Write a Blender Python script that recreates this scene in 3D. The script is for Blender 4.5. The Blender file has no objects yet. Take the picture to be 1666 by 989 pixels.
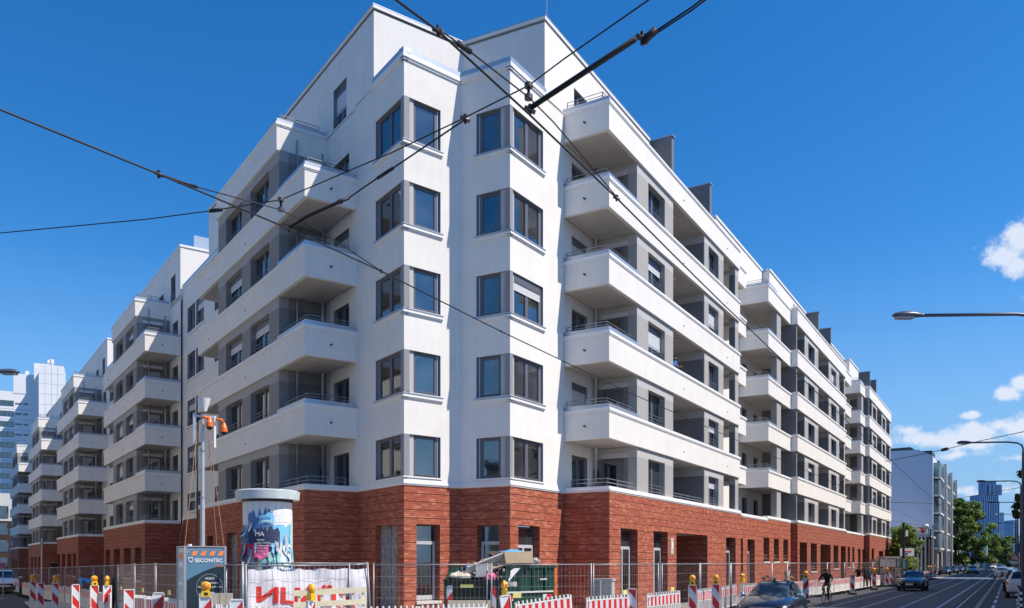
import bpy, bmesh, math, random
from mathutils import Vector, Matrix, Euler
random.seed(7)
R_ = math.radians
sc = bpy.context.scene
COL = sc.collection

# ------------------------------------------------------------------ camera
F_PX, CX, HY, CAMZ = 1345.0, 833.0, 914.0, 2.1
cam_d = bpy.data.cameras.new("camera")
cam = bpy.data.objects.new("camera", cam_d)
COL.objects.link(cam)
cam.location = (0, 0, CAMZ)
cam.rotation_euler = (R_(90), 0, 0)
cam_d.sensor_width = 36.0
cam_d.lens = F_PX / 1666 * 36.0
cam_d.shift_y = (HY - 494.5) / 1666
cam_d.clip_start = 0.1
cam_d.clip_end = 6000
sc.camera = cam

# ------------------------------------------------------------------ light
SUN_TO = Vector((0.957 * math.cos(R_(53.3)), -0.29 * math.cos(R_(53.3)), math.sin(R_(53.3)))).normalized()
SUN_AZ = math.atan2(SUN_TO.x, SUN_TO.y)
sun_d = bpy.data.lights.new("sun", 'SUN')
sun_d.energy = 4.6
sun_d.angle = R_(0.53)
sun_d.color = (1.0, 0.905, 0.79)
sun = bpy.data.objects.new("sun", sun_d)
sun.rotation_euler = (-SUN_TO).to_track_quat('-Z', 'Y').to_euler()
COL.objects.link(sun)

world = bpy.data.worlds.new("World")
sc.world = world
world.use_nodes = True
wt = world.node_tree
for n_ in list(wt.nodes):
    wt.nodes.remove(n_)


def wn(t, **kw):
    n = wt.nodes.new(t)
    for k, v in kw.items():
        setattr(n, k, v)
    return n


def wl(a, b):
    wt.links.new(a, b)


w_out = wn('ShaderNodeOutputWorld')
w_bg = wn('ShaderNodeBackground')
w_bg.inputs['Strength'].default_value = 0.125
w_sky = wn('ShaderNodeTexSky', sky_type='NISHITA')
w_sky.sun_disc = False
w_sky.sun_elevation = R_(53.3)
w_sky.sun_rotation = SUN_AZ
w_sky.air_density = 1.0
w_sky.dust_density = 0.25
w_sky.ozone_density = 3.0
w_sky.altitude = 100
w_hsv = wn('ShaderNodeHueSaturation')
w_hsv.inputs['Saturation'].default_value = 1.36
w_hsv.inputs['Value'].default_value = 1.0
wl(w_sky.outputs[0], w_hsv.inputs['Color'])
tc = wn('ShaderNodeTexCoord')
w_nz = wn('ShaderNodeTexNoise')
w_nz.inputs['Scale'].default_value = 30.0
w_nz.inputs['Detail'].default_value = 9.0
w_nz.inputs['Roughness'].default_value = 0.62
wl(tc.outputs['Generated'], w_nz.inputs['Vector'])
w_nz2 = wn('ShaderNodeTexNoise')
w_nz2.inputs['Scale'].default_value = 9.0
w_nz2.inputs['Detail'].default_value = 4.0
wl(tc.outputs['Generated'], w_nz2.inputs['Vector'])


def wmath(op, a, b=None, c=None):
    m = wn('ShaderNodeMath', operation=op)
    for i, v in enumerate((a, b, c)):
        if v is None:
            continue
        if isinstance(v, (int, float)):
            m.inputs[i].default_value = v
        else:
            wl(v, m.inputs[i])
    return m.outputs[0]


CLOUDS = [  # photo px centre, radii px, softness
    (1660, 392, 38, 42, 1.0), (1628, 420, 34, 26, 1.0), (1665, 430, 40, 26, 1.0), (1660, 620, 26, 22, 1.0), (1634, 640, 32, 18, 1.0),
    (1583, 675, 20, 7, .9), (1500, 714, 70, 20, .95), (1590, 712, 90, 26, 1.0), (1650, 694, 60, 26, 1.0), (1560, 740, 90, 10, .6), (1560, 800, 60, 15, .7),
    (1640, 795, 60, 18, .7), (1480, 700, 36, 16, .9), (1655, 745, 50, 8, .6), (1760, 480, 90, 60, 1.0), (1850, 640, 120, 60, 1.0),
    (-120, 820, 120, 30, .8), (-300, 700, 120, 50, .9)]
mask = None
for (cx, cy, rx, ry, st) in CLOUDS:
    d = Vector(((cx - CX) / F_PX, 1.0, (HY - cy) / F_PX))
    L = d.length
    d.normalize()
    az = math.atan2(d.x, d.y)
    right = Vector((math.cos(az), -math.sin(az), 0))
    up = right.cross(d)
    ex = rx / F_PX / L * (1 - (d.x ** 2) * .5) * 1.0
    ez = ry / F_PX / L
    s1 = wn('ShaderNodeVectorMath', operation='DOT_PRODUCT')
    wl(tc.outputs['Generated'], s1.inputs[0]); s1.inputs[1].default_value = right / ex
    s2 = wn('ShaderNodeVectorMath', operation='DOT_PRODUCT')
    wl(tc.outputs['Generated'], s2.inputs[0]); s2.inputs[1].default_value = up / ez
    s3 = wn('ShaderNodeVectorMath', operation='DOT_PRODUCT')
    wl(tc.outputs['Generated'], s3.inputs[0]); s3.inputs[1].default_value = d
    dd = wmath('ADD', wmath('MULTIPLY', s1.outputs['Value'], s1.outputs['Value']), wmath('MULTIPLY', s2.outputs['Value'], s2.outputs['Value']))
    v = wmath('SUBTRACT', 1.25, wmath('SQRT', dd))
    front = wmath('GREATER_THAN', s3.outputs['Value'], 0.3)
    v = wmath('MULTIPLY', wmath('MULTIPLY', v, st), front)
    mask = v if mask is None else wmath('MAXIMUM', mask, v)
nz = wmath('MULTIPLY', wmath('SUBTRACT', w_nz.outputs['Fac'], 0.5), 3.3)
m_ = wmath('ADD', mask, wmath('MULTIPLY', nz, wmath('GREATER_THAN', mask, -.4)))
mr = wn('ShaderNodeMapRange', interpolation_type='SMOOTHSTEP')
wl(m_, mr.inputs['Value'])
mr.inputs['From Min'].default_value = 0.22
mr.inputs['From Max'].default_value = 0.95
cl = wn('ShaderNodeMixRGB')
cl.inputs['Color1'].default_value = (3.6, 4.3, 5.6, 1)
cl.inputs['Color2'].default_value = (6.0, 6.2, 6.6, 1)
wl(w_nz2.outputs['Fac'], cl.inputs['Fac'])
mx = wn('ShaderNodeMixRGB')
wl(wmath('MULTIPLY', mr.outputs['Result'], 0.93), mx.inputs['Fac'])
w_sep = wn('ShaderNodeSeparateXYZ')
wl(tc.outputs['Generated'], w_sep.inputs[0])
w_hz = wn('ShaderNodeMapRange', interpolation_type='SMOOTHSTEP')
wl(w_sep.outputs['Z'], w_hz.inputs['Value'])
w_hz.inputs['From Min'].default_value = 0.36
w_hz.inputs['From Max'].default_value = -0.04
w_mh = wn('ShaderNodeMixRGB')
wl(w_hz.outputs['Result'], w_mh.inputs['Fac'])
w_tint = wn('ShaderNodeVectorMath', operation='MULTIPLY')
wl(w_hsv.outputs['Color'], w_tint.inputs[0])
w_tint.inputs[1].default_value = (0.74, 0.94, 1.05)
wl(w_tint.outputs[0], w_mh.inputs['Color1'])
w_mh.inputs['Color2'].default_value = (1.7, 3.0, 5.0, 1)
wl(w_mh.outputs['Color'], mx.inputs['Color1'])
wl(cl.outputs['Color'], mx.inputs['Color2'])
wl(mx.outputs['Color'], w_bg.inputs['Color'])
wl(w_bg.outputs[0], w_out.inputs['Surface'])

sc.view_settings.view_transform = 'Standard'
sc.view_settings.look = 'None'
sc.view_settings.exposure = 0.36
sc.view_settings.gamma = 1.0
sc.render.engine = 'CYCLES'
sc.cycles.max_bounces = 6
sc.cycles.diffuse_bounces = 4
sc.cycles.glossy_bounces = 3
sc.cycles.transparent_max_bounces = 8
sc.cycles.caustics_reflective = False
sc.cycles.caustics_refractive = False

# ------------------------------------------------------------------ materials
MATS = {}


def mat(name, col, rough=.7, metal=0.0, noise=0.0, nscale=3.0, bump=0.0, bscale=60.0, spec=.5, coat=0.0, emit=None, streak=0.0, island=0.0):
    m = bpy.data.materials.new(name)
    m.use_nodes = True
    t = m.node_tree
    b = t.nodes['Principled BSDF']
    b.inputs['Base Color'].default_value = (*col, 1)
    b.inputs['Roughness'].default_value = rough
    b.inputs['Metallic'].default_value = metal
    b.inputs['Specular IOR Level'].default_value = spec
    b.inputs['Coat Weight'].default_value = coat
    b.inputs['Coat Roughness'].default_value = .05
    if emit:
        b.inputs['Emission Color'].default_value = (*emit[0], 1)
        b.inputs['Emission Strength'].default_value = emit[1]
    co = t.nodes.new('ShaderNodeTexCoord')
    src = None
    if noise > 0 or streak > 0 or island > 0:
        fac = None
        if noise > 0:
            nt = t.nodes.new('ShaderNodeTexNoise')
            nt.inputs['Scale'].default_value = nscale
            nt.inputs['Detail'].default_value = 5
            nt.inputs['Roughness'].default_value = .6
            t.links.new(co.outputs['Object'], nt.inputs['Vector'])
            r = t.nodes.new('ShaderNodeMapRange')
            r.inputs['From Min'].default_value = .3
            r.inputs['From Max'].default_value = .7
            r.inputs['To Min'].default_value = 1 - noise
            r.inputs['To Max'].default_value = 1 + noise * .6
            t.links.new(nt.outputs['Fac'], r.inputs['Value'])
            fac = r.outputs['Result']
        if streak > 0:
            mp = t.nodes.new('ShaderNodeMapping')
            mp.inputs['Scale'].default_value = (2.2, 2.2, .16)
            t.links.new(co.outputs['Object'], mp.inputs['Vector'])
            n2 = t.nodes.new('ShaderNodeTexNoise')
            n2.inputs['Scale'].default_value = 2.0
            n2.inputs['Detail'].default_value = 6
            t.links.new(mp.outputs['Vector'], n2.inputs['Vector'])
            r2 = t.nodes.new('ShaderNodeMapRange')
            r2.inputs['From Min'].default_value = .35
            r2.inputs['From Max'].default_value = .7
            r2.inputs['To Min'].default_value = 1.0
            r2.inputs['To Max'].default_value = 1 - streak
            t.links.new(n2.outputs['Fac'], r2.inputs['Value'])
            if fac is None:
                fac = r2.outputs['Result']
            else:
                mm = t.nodes.new('ShaderNodeMath'); mm.operation = 'MULTIPLY'
                t.links.new(fac, mm.inputs[0]); t.links.new(r2.outputs['Result'], mm.inputs[1])
                fac = mm.outputs[0]
        if island > 0:
            g = t.nodes.new('ShaderNodeNewGeometry')
            r3 = t.nodes.new('ShaderNodeMapRange')
            r3.inputs['To Min'].default_value = 1 - island
            r3.inputs['To Max'].default_value = 1 + island
            t.links.new(g.outputs['Random Per Island'], r3.inputs['Value'])
            if fac is None:
                fac = r3.outputs['Result']
            else:
                mm = t.nodes.new('ShaderNodeMath'); mm.operation = 'MULTIPLY'
                t.links.new(fac, mm.inputs[0]); t.links.new(r3.outputs['Result'], mm.inputs[1])
                fac = mm.outputs[0]
        mul = t.nodes.new('ShaderNodeVectorMath'); mul.operation = 'SCALE'
        mul.inputs[0].default_value = col
        t.links.new(fac, mul.inputs['Scale'])
        t.links.new(mul.outputs[0], b.inputs['Base Color'])
    if bump > 0:
        nb = t.nodes.new('ShaderNodeTexNoise')
        nb.inputs['Scale'].default_value = bscale
        nb.inputs['Detail'].default_value = 4
        t.links.new(co.outputs['Object'], nb.inputs['Vector'])
        bp = t.nodes.new('ShaderNodeBump')
        bp.inputs['Strength'].default_value = bump
        bp.inputs['Distance'].default_value = .02
        t.links.new(nb.outputs['Fac'], bp.inputs['Height'])
        t.links.new(bp.outputs['Normal'], b.inputs['Normal'])
    MATS[name] = m
    return m


mat('white_render', (.81, .785, .74), .9, noise=.05, nscale=.9, bump=.35, bscale=35, streak=.045)
mat('white_trim', (.82, .81, .79), .7, noise=.03, nscale=2)
mat('metal_coping', (.50, .54, .60), .35, metal=.55, noise=.05)
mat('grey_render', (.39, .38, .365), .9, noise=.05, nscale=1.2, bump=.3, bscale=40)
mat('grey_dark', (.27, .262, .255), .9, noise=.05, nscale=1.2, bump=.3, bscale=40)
mat('grey_flank', (.20, .195, .195), .9, noise=.05, nscale=1.2, bump=.3, bscale=40)  # grey darkened further to hold part of the loggia shade
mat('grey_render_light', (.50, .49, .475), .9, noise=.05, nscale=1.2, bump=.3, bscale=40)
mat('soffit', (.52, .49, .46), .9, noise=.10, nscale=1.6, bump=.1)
mat('window_frame', (.125, .13, .155), .4, noise=.04)
mat('window_frame_light', (.50, .50, .52), .45)
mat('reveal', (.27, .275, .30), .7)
mat('steel', (.27, .28, .31), .45, metal=.4, noise=.08, nscale=8)
mat('galvanised', (.52, .54, .56), .42, metal=.7, noise=.12, nscale=14)
mat('dark_metal', (.035, .035, .042), .45, metal=.4, noise=.1)
mat('wire_black', (.02, .02, .024), .5, metal=.3)
mat('clamp_metal', (.16, .13, .12), .4, metal=.7, noise=.3, nscale=40)
mat('shutter', (.60, .61, .63), .5)
mat('black_box', (.015, .015, .018), .6)
mat('mortar', (.13, .045, .032), .95, noise=.2, nscale=8)
mat('dark_interior', (.012, .012, .014), .9)
mat('lamp_globe', (.8, .8, .78), .3)
mat('roof_felt', (.2, .2, .2), .9)
mat('fin_grey', (.17, .175, .185), .85, noise=.05, bump=.2)
mat('plastic_film', (.50, .50, .50), .18, noise=.35, nscale=5, bump=1.0, bscale=9)
_t = MATS['plastic_film'].node_tree
_tr = _t.nodes.new('ShaderNodeBsdfTransparent'); _mx = _t.nodes.new('ShaderNodeMixShader'); _mx.inputs[0].default_value = .55
_t.links.new(_t.nodes['Principled BSDF'].outputs[0], _mx.inputs[1]); _t.links.new(_tr.outputs[0], _mx.inputs[2])
_t.links.new(_mx.outputs[0], _t.nodes['Material Output'].inputs['Surface'])
mat('stone_sill', (.62, .60, .57), .7, noise=.08)


def mat_glass(name, base, noise=.5, scale=.8, ior=1.75):
    m = mat(name, base, .03, spec=.5)
    t = m.node_tree
    b = t.nodes['Principled BSDF']
    b.inputs['IOR'].default_value = ior
    co = t.nodes.new('ShaderNodeTexCoord')
    oi = t.nodes.new('ShaderNodeObjectInfo')
    ad = t.nodes.new('ShaderNodeVectorMath'); ad.operation = 'ADD'
    t.links.new(co.outputs['Object'], ad.inputs[0])
    t.links.new(oi.outputs['Location'], ad.inputs[1])
    nt = t.nodes.new('ShaderNodeTexNoise')
    nt.inputs['Scale'].default_value = scale
    nt.inputs['Detail'].default_value = 1.5
    t.links.new(ad.outputs[0], nt.inputs['Vector'])
    r = t.nodes.new('ShaderNodeMapRange')
    r.inputs['From Min'].default_value = .42
    r.inputs['From Max'].default_value = .68
    r.inputs['To Min'].default_value = .45
    r.inputs['To Max'].default_value = .45 + 5 * noise
    t.links.new(nt.outputs['Fac'], r.inputs['Value'])
    mul = t.nodes.new('ShaderNodeVectorMath'); mul.operation = 'SCALE'
    mul.inputs[0].default_value = base
    t.links.new(r.outputs['Result'], mul.inputs['Scale'])
    t.links.new(mul.outputs[0], b.inputs['Base Color'])
    # slight waviness of the panes
    nb = t.nodes.new('ShaderNodeTexNoise')
    nb.inputs['Scale'].default_value = 1.3
    t.links.new(ad.outputs[0], nb.inputs['Vector'])
    bp = t.nodes.new('ShaderNodeBump')
    bp.inputs['Strength'].default_value = .12
    bp.inputs['Distance'].default_value = .02
    t.links.new(nb.outputs['Fac'], bp.inputs['Height'])
    t.links.new(bp.outputs['Normal'], b.inputs['Normal'])
    return m


mat_glass('glass', (.014, .017, .021), .5, ior=2.7)


def mat_brick(name='brick', tex=False):
    m = mat(name, (.33, .09, .05), .85)
    t = m.node_tree
    b = t.nodes['Principled BSDF']
    ramp = t.nodes.new('ShaderNodeValToRGB')
    e = ramp.color_ramp.elements
    e[0].position = 0; e[0].color = (.33, .078, .043, 1)
    e[1].position = 1; e[1].color = (.53, .205, .118, 1)
    for p, c in ((.25, (.39, .098, .053, 1)), (.6, (.43, .115, .060, 1)), (.82, (.47, .14, .075, 1))):
        q = e.new(p); q.color = c
    co = t.nodes.new('ShaderNodeTexCoord')
    if not tex:
        g = t.nodes.new('ShaderNodeNewGeometry')
        oi = t.nodes.new('ShaderNodeObjectInfo')
        a = t.nodes.new('ShaderNodeMath'); a.operation = 'ADD'
        t.links.new(g.outputs['Random Per Island'], a.inputs[0])
        t.links.new(oi.outputs['Random'], a.inputs[1])
        fr = t.nodes.new('ShaderNodeMath'); fr.operation = 'FRACT'
        t.links.new(a.outputs[0], fr.inputs[0])
        t.links.new(fr.outputs[0], ramp.inputs[0])
        t.links.new(ramp.outputs[0], b.inputs['Base Color'])
        nb = t.nodes.new('ShaderNodeTexNoise'); nb.inputs['Scale'].default_value = 30
        t.links.new(co.outputs['Object'], nb.inputs['Vector'])
        bp = t.nodes.new('ShaderNodeBump'); bp.inputs['Strength'].default_value = .5; bp.inputs['Distance'].default_value = .01
        t.links.new(nb.outputs['Fac'], bp.inputs['Height']); t.links.new(bp.outputs['Normal'], b.inputs['Normal'])
    else:
        bt = t.nodes.new('ShaderNodeTexBrick')
        bt.offset = .37
        bt.inputs['Scale'].default_value = 1.0
        bt.inputs['Brick Width'].default_value = .29
        bt.inputs['Row Height'].default_value = .0675
        bt.inputs['Mortar Size'].default_value = .006
        bt.inputs['Color1'].default_value = (0, 0, 0, 1)
        bt.inputs['Color2'].default_value = (1, 1, 1, 1)
        bt.inputs['Mortar'].default_value = (0, 0, 0, 1)
        t.links.new(co.outputs['UV'], bt.inputs['Vector'])
        t.links.new(bt.outputs['Color'], ramp.inputs[0])
        mixc = t.nodes.new('ShaderNodeMixRGB')
        t.links.new(bt.outputs['Fac'], mixc.inputs['Fac'])
        t.links.new(ramp.outputs[0], mixc.inputs['Color1'])
        mixc.inputs['Color2'].default_value = (.10, .04, .03, 1)
        # deep joint each fourth course
        sp = t.nodes.new('ShaderNodeSeparateXYZ')
        t.links.new(co.outputs['UV'], sp.inputs[0])
        md = t.nodes.new('ShaderNodeMath'); md.operation = 'PINGPONG'; md.inputs[1].default_value = .135
        t.links.new(sp.outputs['Y'], md.inputs[0])
        lt = t.nodes.new('ShaderNodeMath'); lt.operation = 'LESS_THAN'; lt.inputs[1].default_value = .014
        t.links.new(md.outputs[0], lt.inputs[0])
        mixd = t.nodes.new('ShaderNodeMixRGB')
        t.links.new(lt.outputs[0], mixd.inputs['Fac'])
        t.links.new(mixc.outputs[0], mixd.inputs['Color1'])
        mixd.inputs['Color2'].default_value = (.07, .02, .015, 1)
        t.links.new(mixd.outputs[0], b.inputs['Base Color'])
        bp = t.nodes.new('ShaderNodeBump'); bp.inputs['Strength'].default_value = .6; bp.inputs['Distance'].default_value = .02
        bp.invert = True
        mxm = t.nodes.new('ShaderNodeMath'); mxm.operation = 'MAXIMUM'
        t.links.new(bt.outputs['Fac'], mxm.inputs[0]); t.links.new(lt.outputs[0], mxm.inputs[1])
        t.links.new(mxm.outputs[0], bp.inputs['Height']); t.links.new(bp.outputs['Normal'], b.inputs['Normal'])


mat_brick('brick')
mat_brick('brick_far', True)


# ------------------------------------------------------------------ mesh helpers
class MB:
    def __init__(self):
        self.v = []; self.f = []; self.m = []; self.mats = []; self.smooth = []

    def mi(self, name):
        if name not in self.mats:
            self.mats.append(name)
        return self.mats.index(name)

    def add(self, verts, faces, m, smooth=False):
        o = len(self.v)
        self.v += [tuple(p) for p in verts]
        k = self.mi(m)
        for f in faces:
            self.f.append(tuple(i + o for i in f)); self.m.append(k); self.smooth.append(smooth)

    def quad(self, a, b, c, d, m):
        self.add([a, b, c, d], [(0, 1, 2, 3)], m)

    def hexa(self, p, m):  # p: 8 corners, bottom 4 then top 4
        self.add(p, [(0, 3, 2, 1), (4, 5, 6, 7), (0, 1, 5, 4), (1, 2, 6, 5), (2, 3, 7, 6), (3, 0, 4, 7)], m)

    def box(self, F, u0, u1, n0, n1, z0, z1, m):
        p = [F.pt(u0, n0, z0), F.pt(u1, n0, z0), F.pt(u1, n1, z0), F.pt(u0, n1, z0),
             F.pt(u0, n0, z1), F.pt(u1, n0, z1), F.pt(u1, n1, z1), F.pt(u0, n1, z1)]
        self.hexa(p, m)

    def tube(self, pts, r, m, sides=6, cap=True, r2=None):
        pts = [Vector(p) for p in pts]
        n = len(pts)
        rings = []
        up = Vector((0, 0, 1))
        for i, p in enumerate(pts):
            d = (pts[min(i + 1, n - 1)] - pts[max(i - 1, 0)])
            if d.length < 1e-9:
                d = Vector((0, 0, 1))
            d.normalize()
            a = d.cross(up)
            if a.length < .05:
                a = d.cross(Vector((1, 0, 0)))
            a.normalize()
            b = d.cross(a)
            rr = r if r2 is None else r + (r2 - r) * i / max(1, n - 1)
            rings.append([p + (a * math.cos(2 * math.pi * k / sides) + b * math.sin(2 * math.pi * k / sides)) * rr for k in range(sides)])
        vs = [q for ring in rings for q in ring]
        fs = []
        for i in range(n - 1):
            for k in range(sides):
                k2 = (k + 1) % sides
                fs.append((i * sides + k, i * sides + k2, (i + 1) * sides + k2, (i + 1) * sides + k))
        if cap:
            fs.append(tuple(range(sides))[::-1]); fs.append(tuple((n - 1) * sides + k for k in range(sides)))
        self.add(vs, fs, m, sides > 5)

    def cyl(self, c, r, h, m, sides=16, r2=None):
        r2 = r if r2 is None else r2
        c = Vector(c)
        vs = [c + Vector((r * math.cos(2 * math.pi * k / sides), r * math.sin(2 * math.pi * k / sides), 0)) for k in range(sides)]
        vs += [c + Vector((r2 * math.cos(2 * math.pi * k / sides), r2 * math.sin(2 * math.pi * k / sides), h)) for k in range(sides)]
        self.add(vs, [(k, (k + 1) % sides, sides + (k + 1) % sides, sides + k) for k in range(sides)], m, True)
        self.add(vs, [tuple(range(sides))[::-1], tuple(range(sides, 2 * sides))], m)

    def prism(self, poly, z0, z1, m, top=None):
        n = len(poly)
        vs = [(x, y, z0) for x, y in poly] + [(x, y, z1) for x, y in poly]
        self.add(vs, [(k, (k + 1) % n, n + (k + 1) % n, n + k) for k in range(n)], m)
        self.add(vs, [tuple(range(n))[::-1], tuple(range(n, 2 * n))], top or m)

    def mesh(self, name):
        me = bpy.data.meshes.new(name)
        me.from_pydata(self.v, [], self.f)
        for mn in self.mats:
            me.materials.append(MATS[mn])
        me.polygons.foreach_set('material_index', self.m)
        me.polygons.foreach_set('use_smooth', self.smooth)
        uv = me.uv_layers.new(name='UVMap')
        data = [0.0] * (2 * len(me.loops))
        vs = me.vertices
        for p in me.polygons:
            nn = p.normal
            if abs(nn.z) < .6:
                t = Vector((-nn.y, nn.x, 0)).normalized()
                for li in p.loop_indices:
                    c = vs[me.loops[li].vertex_index].co
                    data[2 * li] = c.x * t.x + c.y * t.y
                    data[2 * li + 1] = c.z
            else:
                for li in p.loop_indices:
                    c = vs[me.loops[li].vertex_index].co
                    data[2 * li] = c.x
                    data[2 * li + 1] = c.y
        uv.data.foreach_set('uv', data)
        me.update()
        return me


def tag(o, label=None, cat=None, group=None, kind=None):
    if label: o['label'] = label
    if cat: o['category'] = cat
    if group: o['group'] = group
    if kind: o['kind'] = kind
    return o


def link(name, me, parent=None, label=None, kind=None, matrix=None):
    o = bpy.data.objects.new(name, me)
    COL.objects.link(o)
    if parent is not None:
        o.parent = parent
    if matrix is not None:
        o.matrix_basis = matrix
    if label: o['label'] = label
    if kind: o['kind'] = kind
    return o


def build(name, mb, parent=None, root=None, **kw):
    """link the collected world-space geometry as ONE mesh object under its part or thing"""
    if not mb.v:
        return None
    me = mb.mesh(name)
    r = root or parent
    if r is not None and r.name in WORLD:
        me.transform(WORLD[r.name].inverted())
    return link(name, me, parent, **kw)


WORLD = {}


def empty(name, loc=(0, 0, 0), rz=0.0, label=None, cat=None, group=None):
    o = bpy.data.objects.new(name, None)
    COL.objects.link(o)
    o.location = loc
    o.rotation_euler = (0, 0, rz)
    o.empty_display_size = .3
    WORLD[o.name] = Matrix.Translation(Vector(loc)) @ Matrix.Rotation(rz, 4, 'Z')
    tag(o, label, cat, group)
    return o


def copy_tree(src, parent=None):
    c = src.copy(); COL.objects.link(c)
    if parent is not None:
        c.parent = parent
        c.matrix_parent_inverse = src.matrix_parent_inverse.copy()
    for ch in src.children:
        copy_tree(ch, c)
    return c


class Frame:
    def __init__(self, o, u, n, z=0.0):
        self.o = Vector((o[0], o[1])); self.u = Vector(u).normalized(); self.n = Vector(n).normalized(); self.z = z
        self.theta = math.atan2(-self.n.x, self.n.y)
        self.flip = (Vector((self.n.y, -self.n.x)).dot(self.u) < 0)

    def pt(self, u, n, z):
        p = self.o + self.u * u + self.n * n
        return (p.x, p.y, z + self.z)

    def U(self, px, n):
        """distance along the wall of the point of plane n seen in column px of the photograph"""
        t = (px - CX) / F_PX
        x0, y0 = self.o.x + self.n.x * n, self.o.y + self.n.y * n
        return (x0 - t * y0) / (t * self.u.y - self.u.x)

    def shifted(self, du, dn, dz=0):
        p = self.o + self.u * du + self.n * dn
        return Frame(p, self.u, self.n, self.z + dz)


def px(x, D, y=None, z=None):
    """world point seen at photo column x at depth D; height from photo row y or given z"""
    if z is None:
        z = CAMZ - (y - HY) / F_PX * D
    return Vector(((x - CX) / F_PX * D, D, z))


FR = Frame((3.78, 32.16), (.5165, .8563), (.8563, -.5165))
FL = Frame((-7.84, 31.25), (-.578, .816), (-.816, -.578))


def gz(x, y):
    """ground height: the left street falls away gently"""
    p = Vector((x, y)) - FL.o
    u, n = p.dot(FL.u), p.dot(FL.n)
    w = min(1, max(0, (n + 12) / 8))
    w = w * w * (3 - 2 * w)
    return -.0095 * max(0, u) * w * (1 if u < 150 else 150 / u)

# ================================================================== apartment blocks
ZB = {k: 6.94 + 3.0 * (k - 2) for k in range(2, 7)}      # underside of parapet bands
ZBAND, ZBAND2 = 4.84, 5.06                                # white band on top of the bricks
PAR_H = 1.02                                              # parapet wall height
MOULD = .17


def zfloor(k):       # top of the parapet that stands in front of floor k
    return ZBAND2 if k == 1 else ZB[k] + PAR_H + MOULD + .03


def zceil(k):
    return ZB[k + 1]


WIN_CACHE = {}


def win_mesh(w, h, kind):
    """meshes of one window: frame, panes, shutter, rails. x across, y outwards, z up, origin bottom centre"""
    key = (round(w, 1), round(h, 1), kind)
    if key in WIN_CACHE:
        return WIN_CACHE[key]
    w2 = w / 2
    L = Frame((0, 0), (1, 0), (0, 1))
    fr = MB()
    t = .06
    fr.box(L, -w2, w2, -.06, 0, 0, t, 'window_frame')
    fr.box(L, -w2, w2, -.06, 0, h - t, h, 'window_frame')
    fr.box(L, -w2, -w2 + t, -.06, 0, t, h - t, 'window_frame')
    fr.box(L, w2 - t, w2, -.06, 0, t, h - t, 'window_frame')
    panes = []
    top = h - t
    if kind.startswith('door'):     # ground floor door with a transom light
        zt = h * .76
        fr.box(L, -w2 + t, w2 - t, -.06, .004, zt - .05, zt + .07, 'window_frame_light')
        panes.append((-w2 + t, w2 - t, zt + .07, h - t))
        top = zt - .05
        fr.box(L, -w2 + t, -w2 + t + .09, -.05, .01, t, top, 'window_frame_light')
        fr.box(L, w2 - t - .09, w2 - t, -.05, .01, t, top, 'window_frame_light')
        fr.box(L, -w2 + t + .09, w2 - t - .09, -.05, .01, t, t + .16, 'window_frame_light')
        if w > 1.4:
            fr.box(L, -.05, .05, -.05, .012, t + .16, top, 'window_frame_light')
            panes.append((-w2 + t + .09, -.05, t + .16, top)); panes.append((.05, w2 - t - .09, t + .16, top))
        else:
            panes.append((-w2 + t + .09, w2 - t - .09, t + .16, top))
    elif kind.startswith('single'):
        fr.box(L, -w2 + t, -w2 + t + .05, -.05, .012, t, top, 'window_frame')
        fr.box(L, w2 - t - .05, w2 - t, -.05, .012, t, top, 'window_frame')
        fr.box(L, -w2 + t + .05, w2 - t - .05, -.05, .012, t, t + .05, 'window_frame')
        fr.box(L, -w2 + t + .05, w2 - t - .05, -.05, .012, top - .05, top, 'window_frame')
        panes.append((-w2 + t + .05, w2 - t - .05, t + .05, top - .05))
    else:
        fr.box(L, -.06, .06, -.05, .016, t, top, 'window_frame')
        for sx in (-1, 1):
            a, b = (-w2 + t, -.06) if sx < 0 else (.06, w2 - t)
            fr.box(L, a, a + .045, -.05, .012, t, top, 'window_frame')
            fr.box(L, b - .045, b, -.05, .012, t, top, 'window_frame')
            fr.box(L, a + .045, b - .045, -.05, .012, t, t + .045, 'window_frame')
            fr.box(L, a + .045, b - .045, -.05, .012, top - .045, top, 'window_frame')
            panes.append((a + .045, b - .045, t + .045, top - .045))
    pm = []
    for (a, b, c, d) in panes:
        m = MB(); m.box(L, a, b, -.035, -.02, c, d, 'glass')
        pm.append(m.mesh('pane'))
    sh = MB()
    sh.box(L, -w2 + .02, w2 - .02, .016, .06, h - .30, h, 'window_frame')
    shm = sh.mesh('shutter_box')
    def slats(frac):
        s = MB()
        z = h - .30
        n = int((h - .3) * frac / .075)
        for i in range(n):
            s.box(L, -w2 + .04, w2 - .04, .018, .034, z - .072, z, 'shutter')
            z -= .075
        return s.mesh('shutter')
    rl = MB()
    yo = .17
    for z in (.16, .30, .44):
        rl.tube([(-w2 - .02, yo, z), (w2 + .02, yo, z)], .013, 'steel', 5)
    for x in (-w2 + .02, -w2 * .33, w2 * .33, w2 - .02):
        rl.tube([(x, yo - .02, 0.02), (x, yo - .02, .46)], .011, 'steel', 4)
    WIN_CACHE[key] = (fr.mesh('window_frame'), pm, shm, slats(.28), slats(.62), rl.mesh('window_rail'))
    return WIN_CACHE[key]


wrand = random.Random(5)


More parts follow.
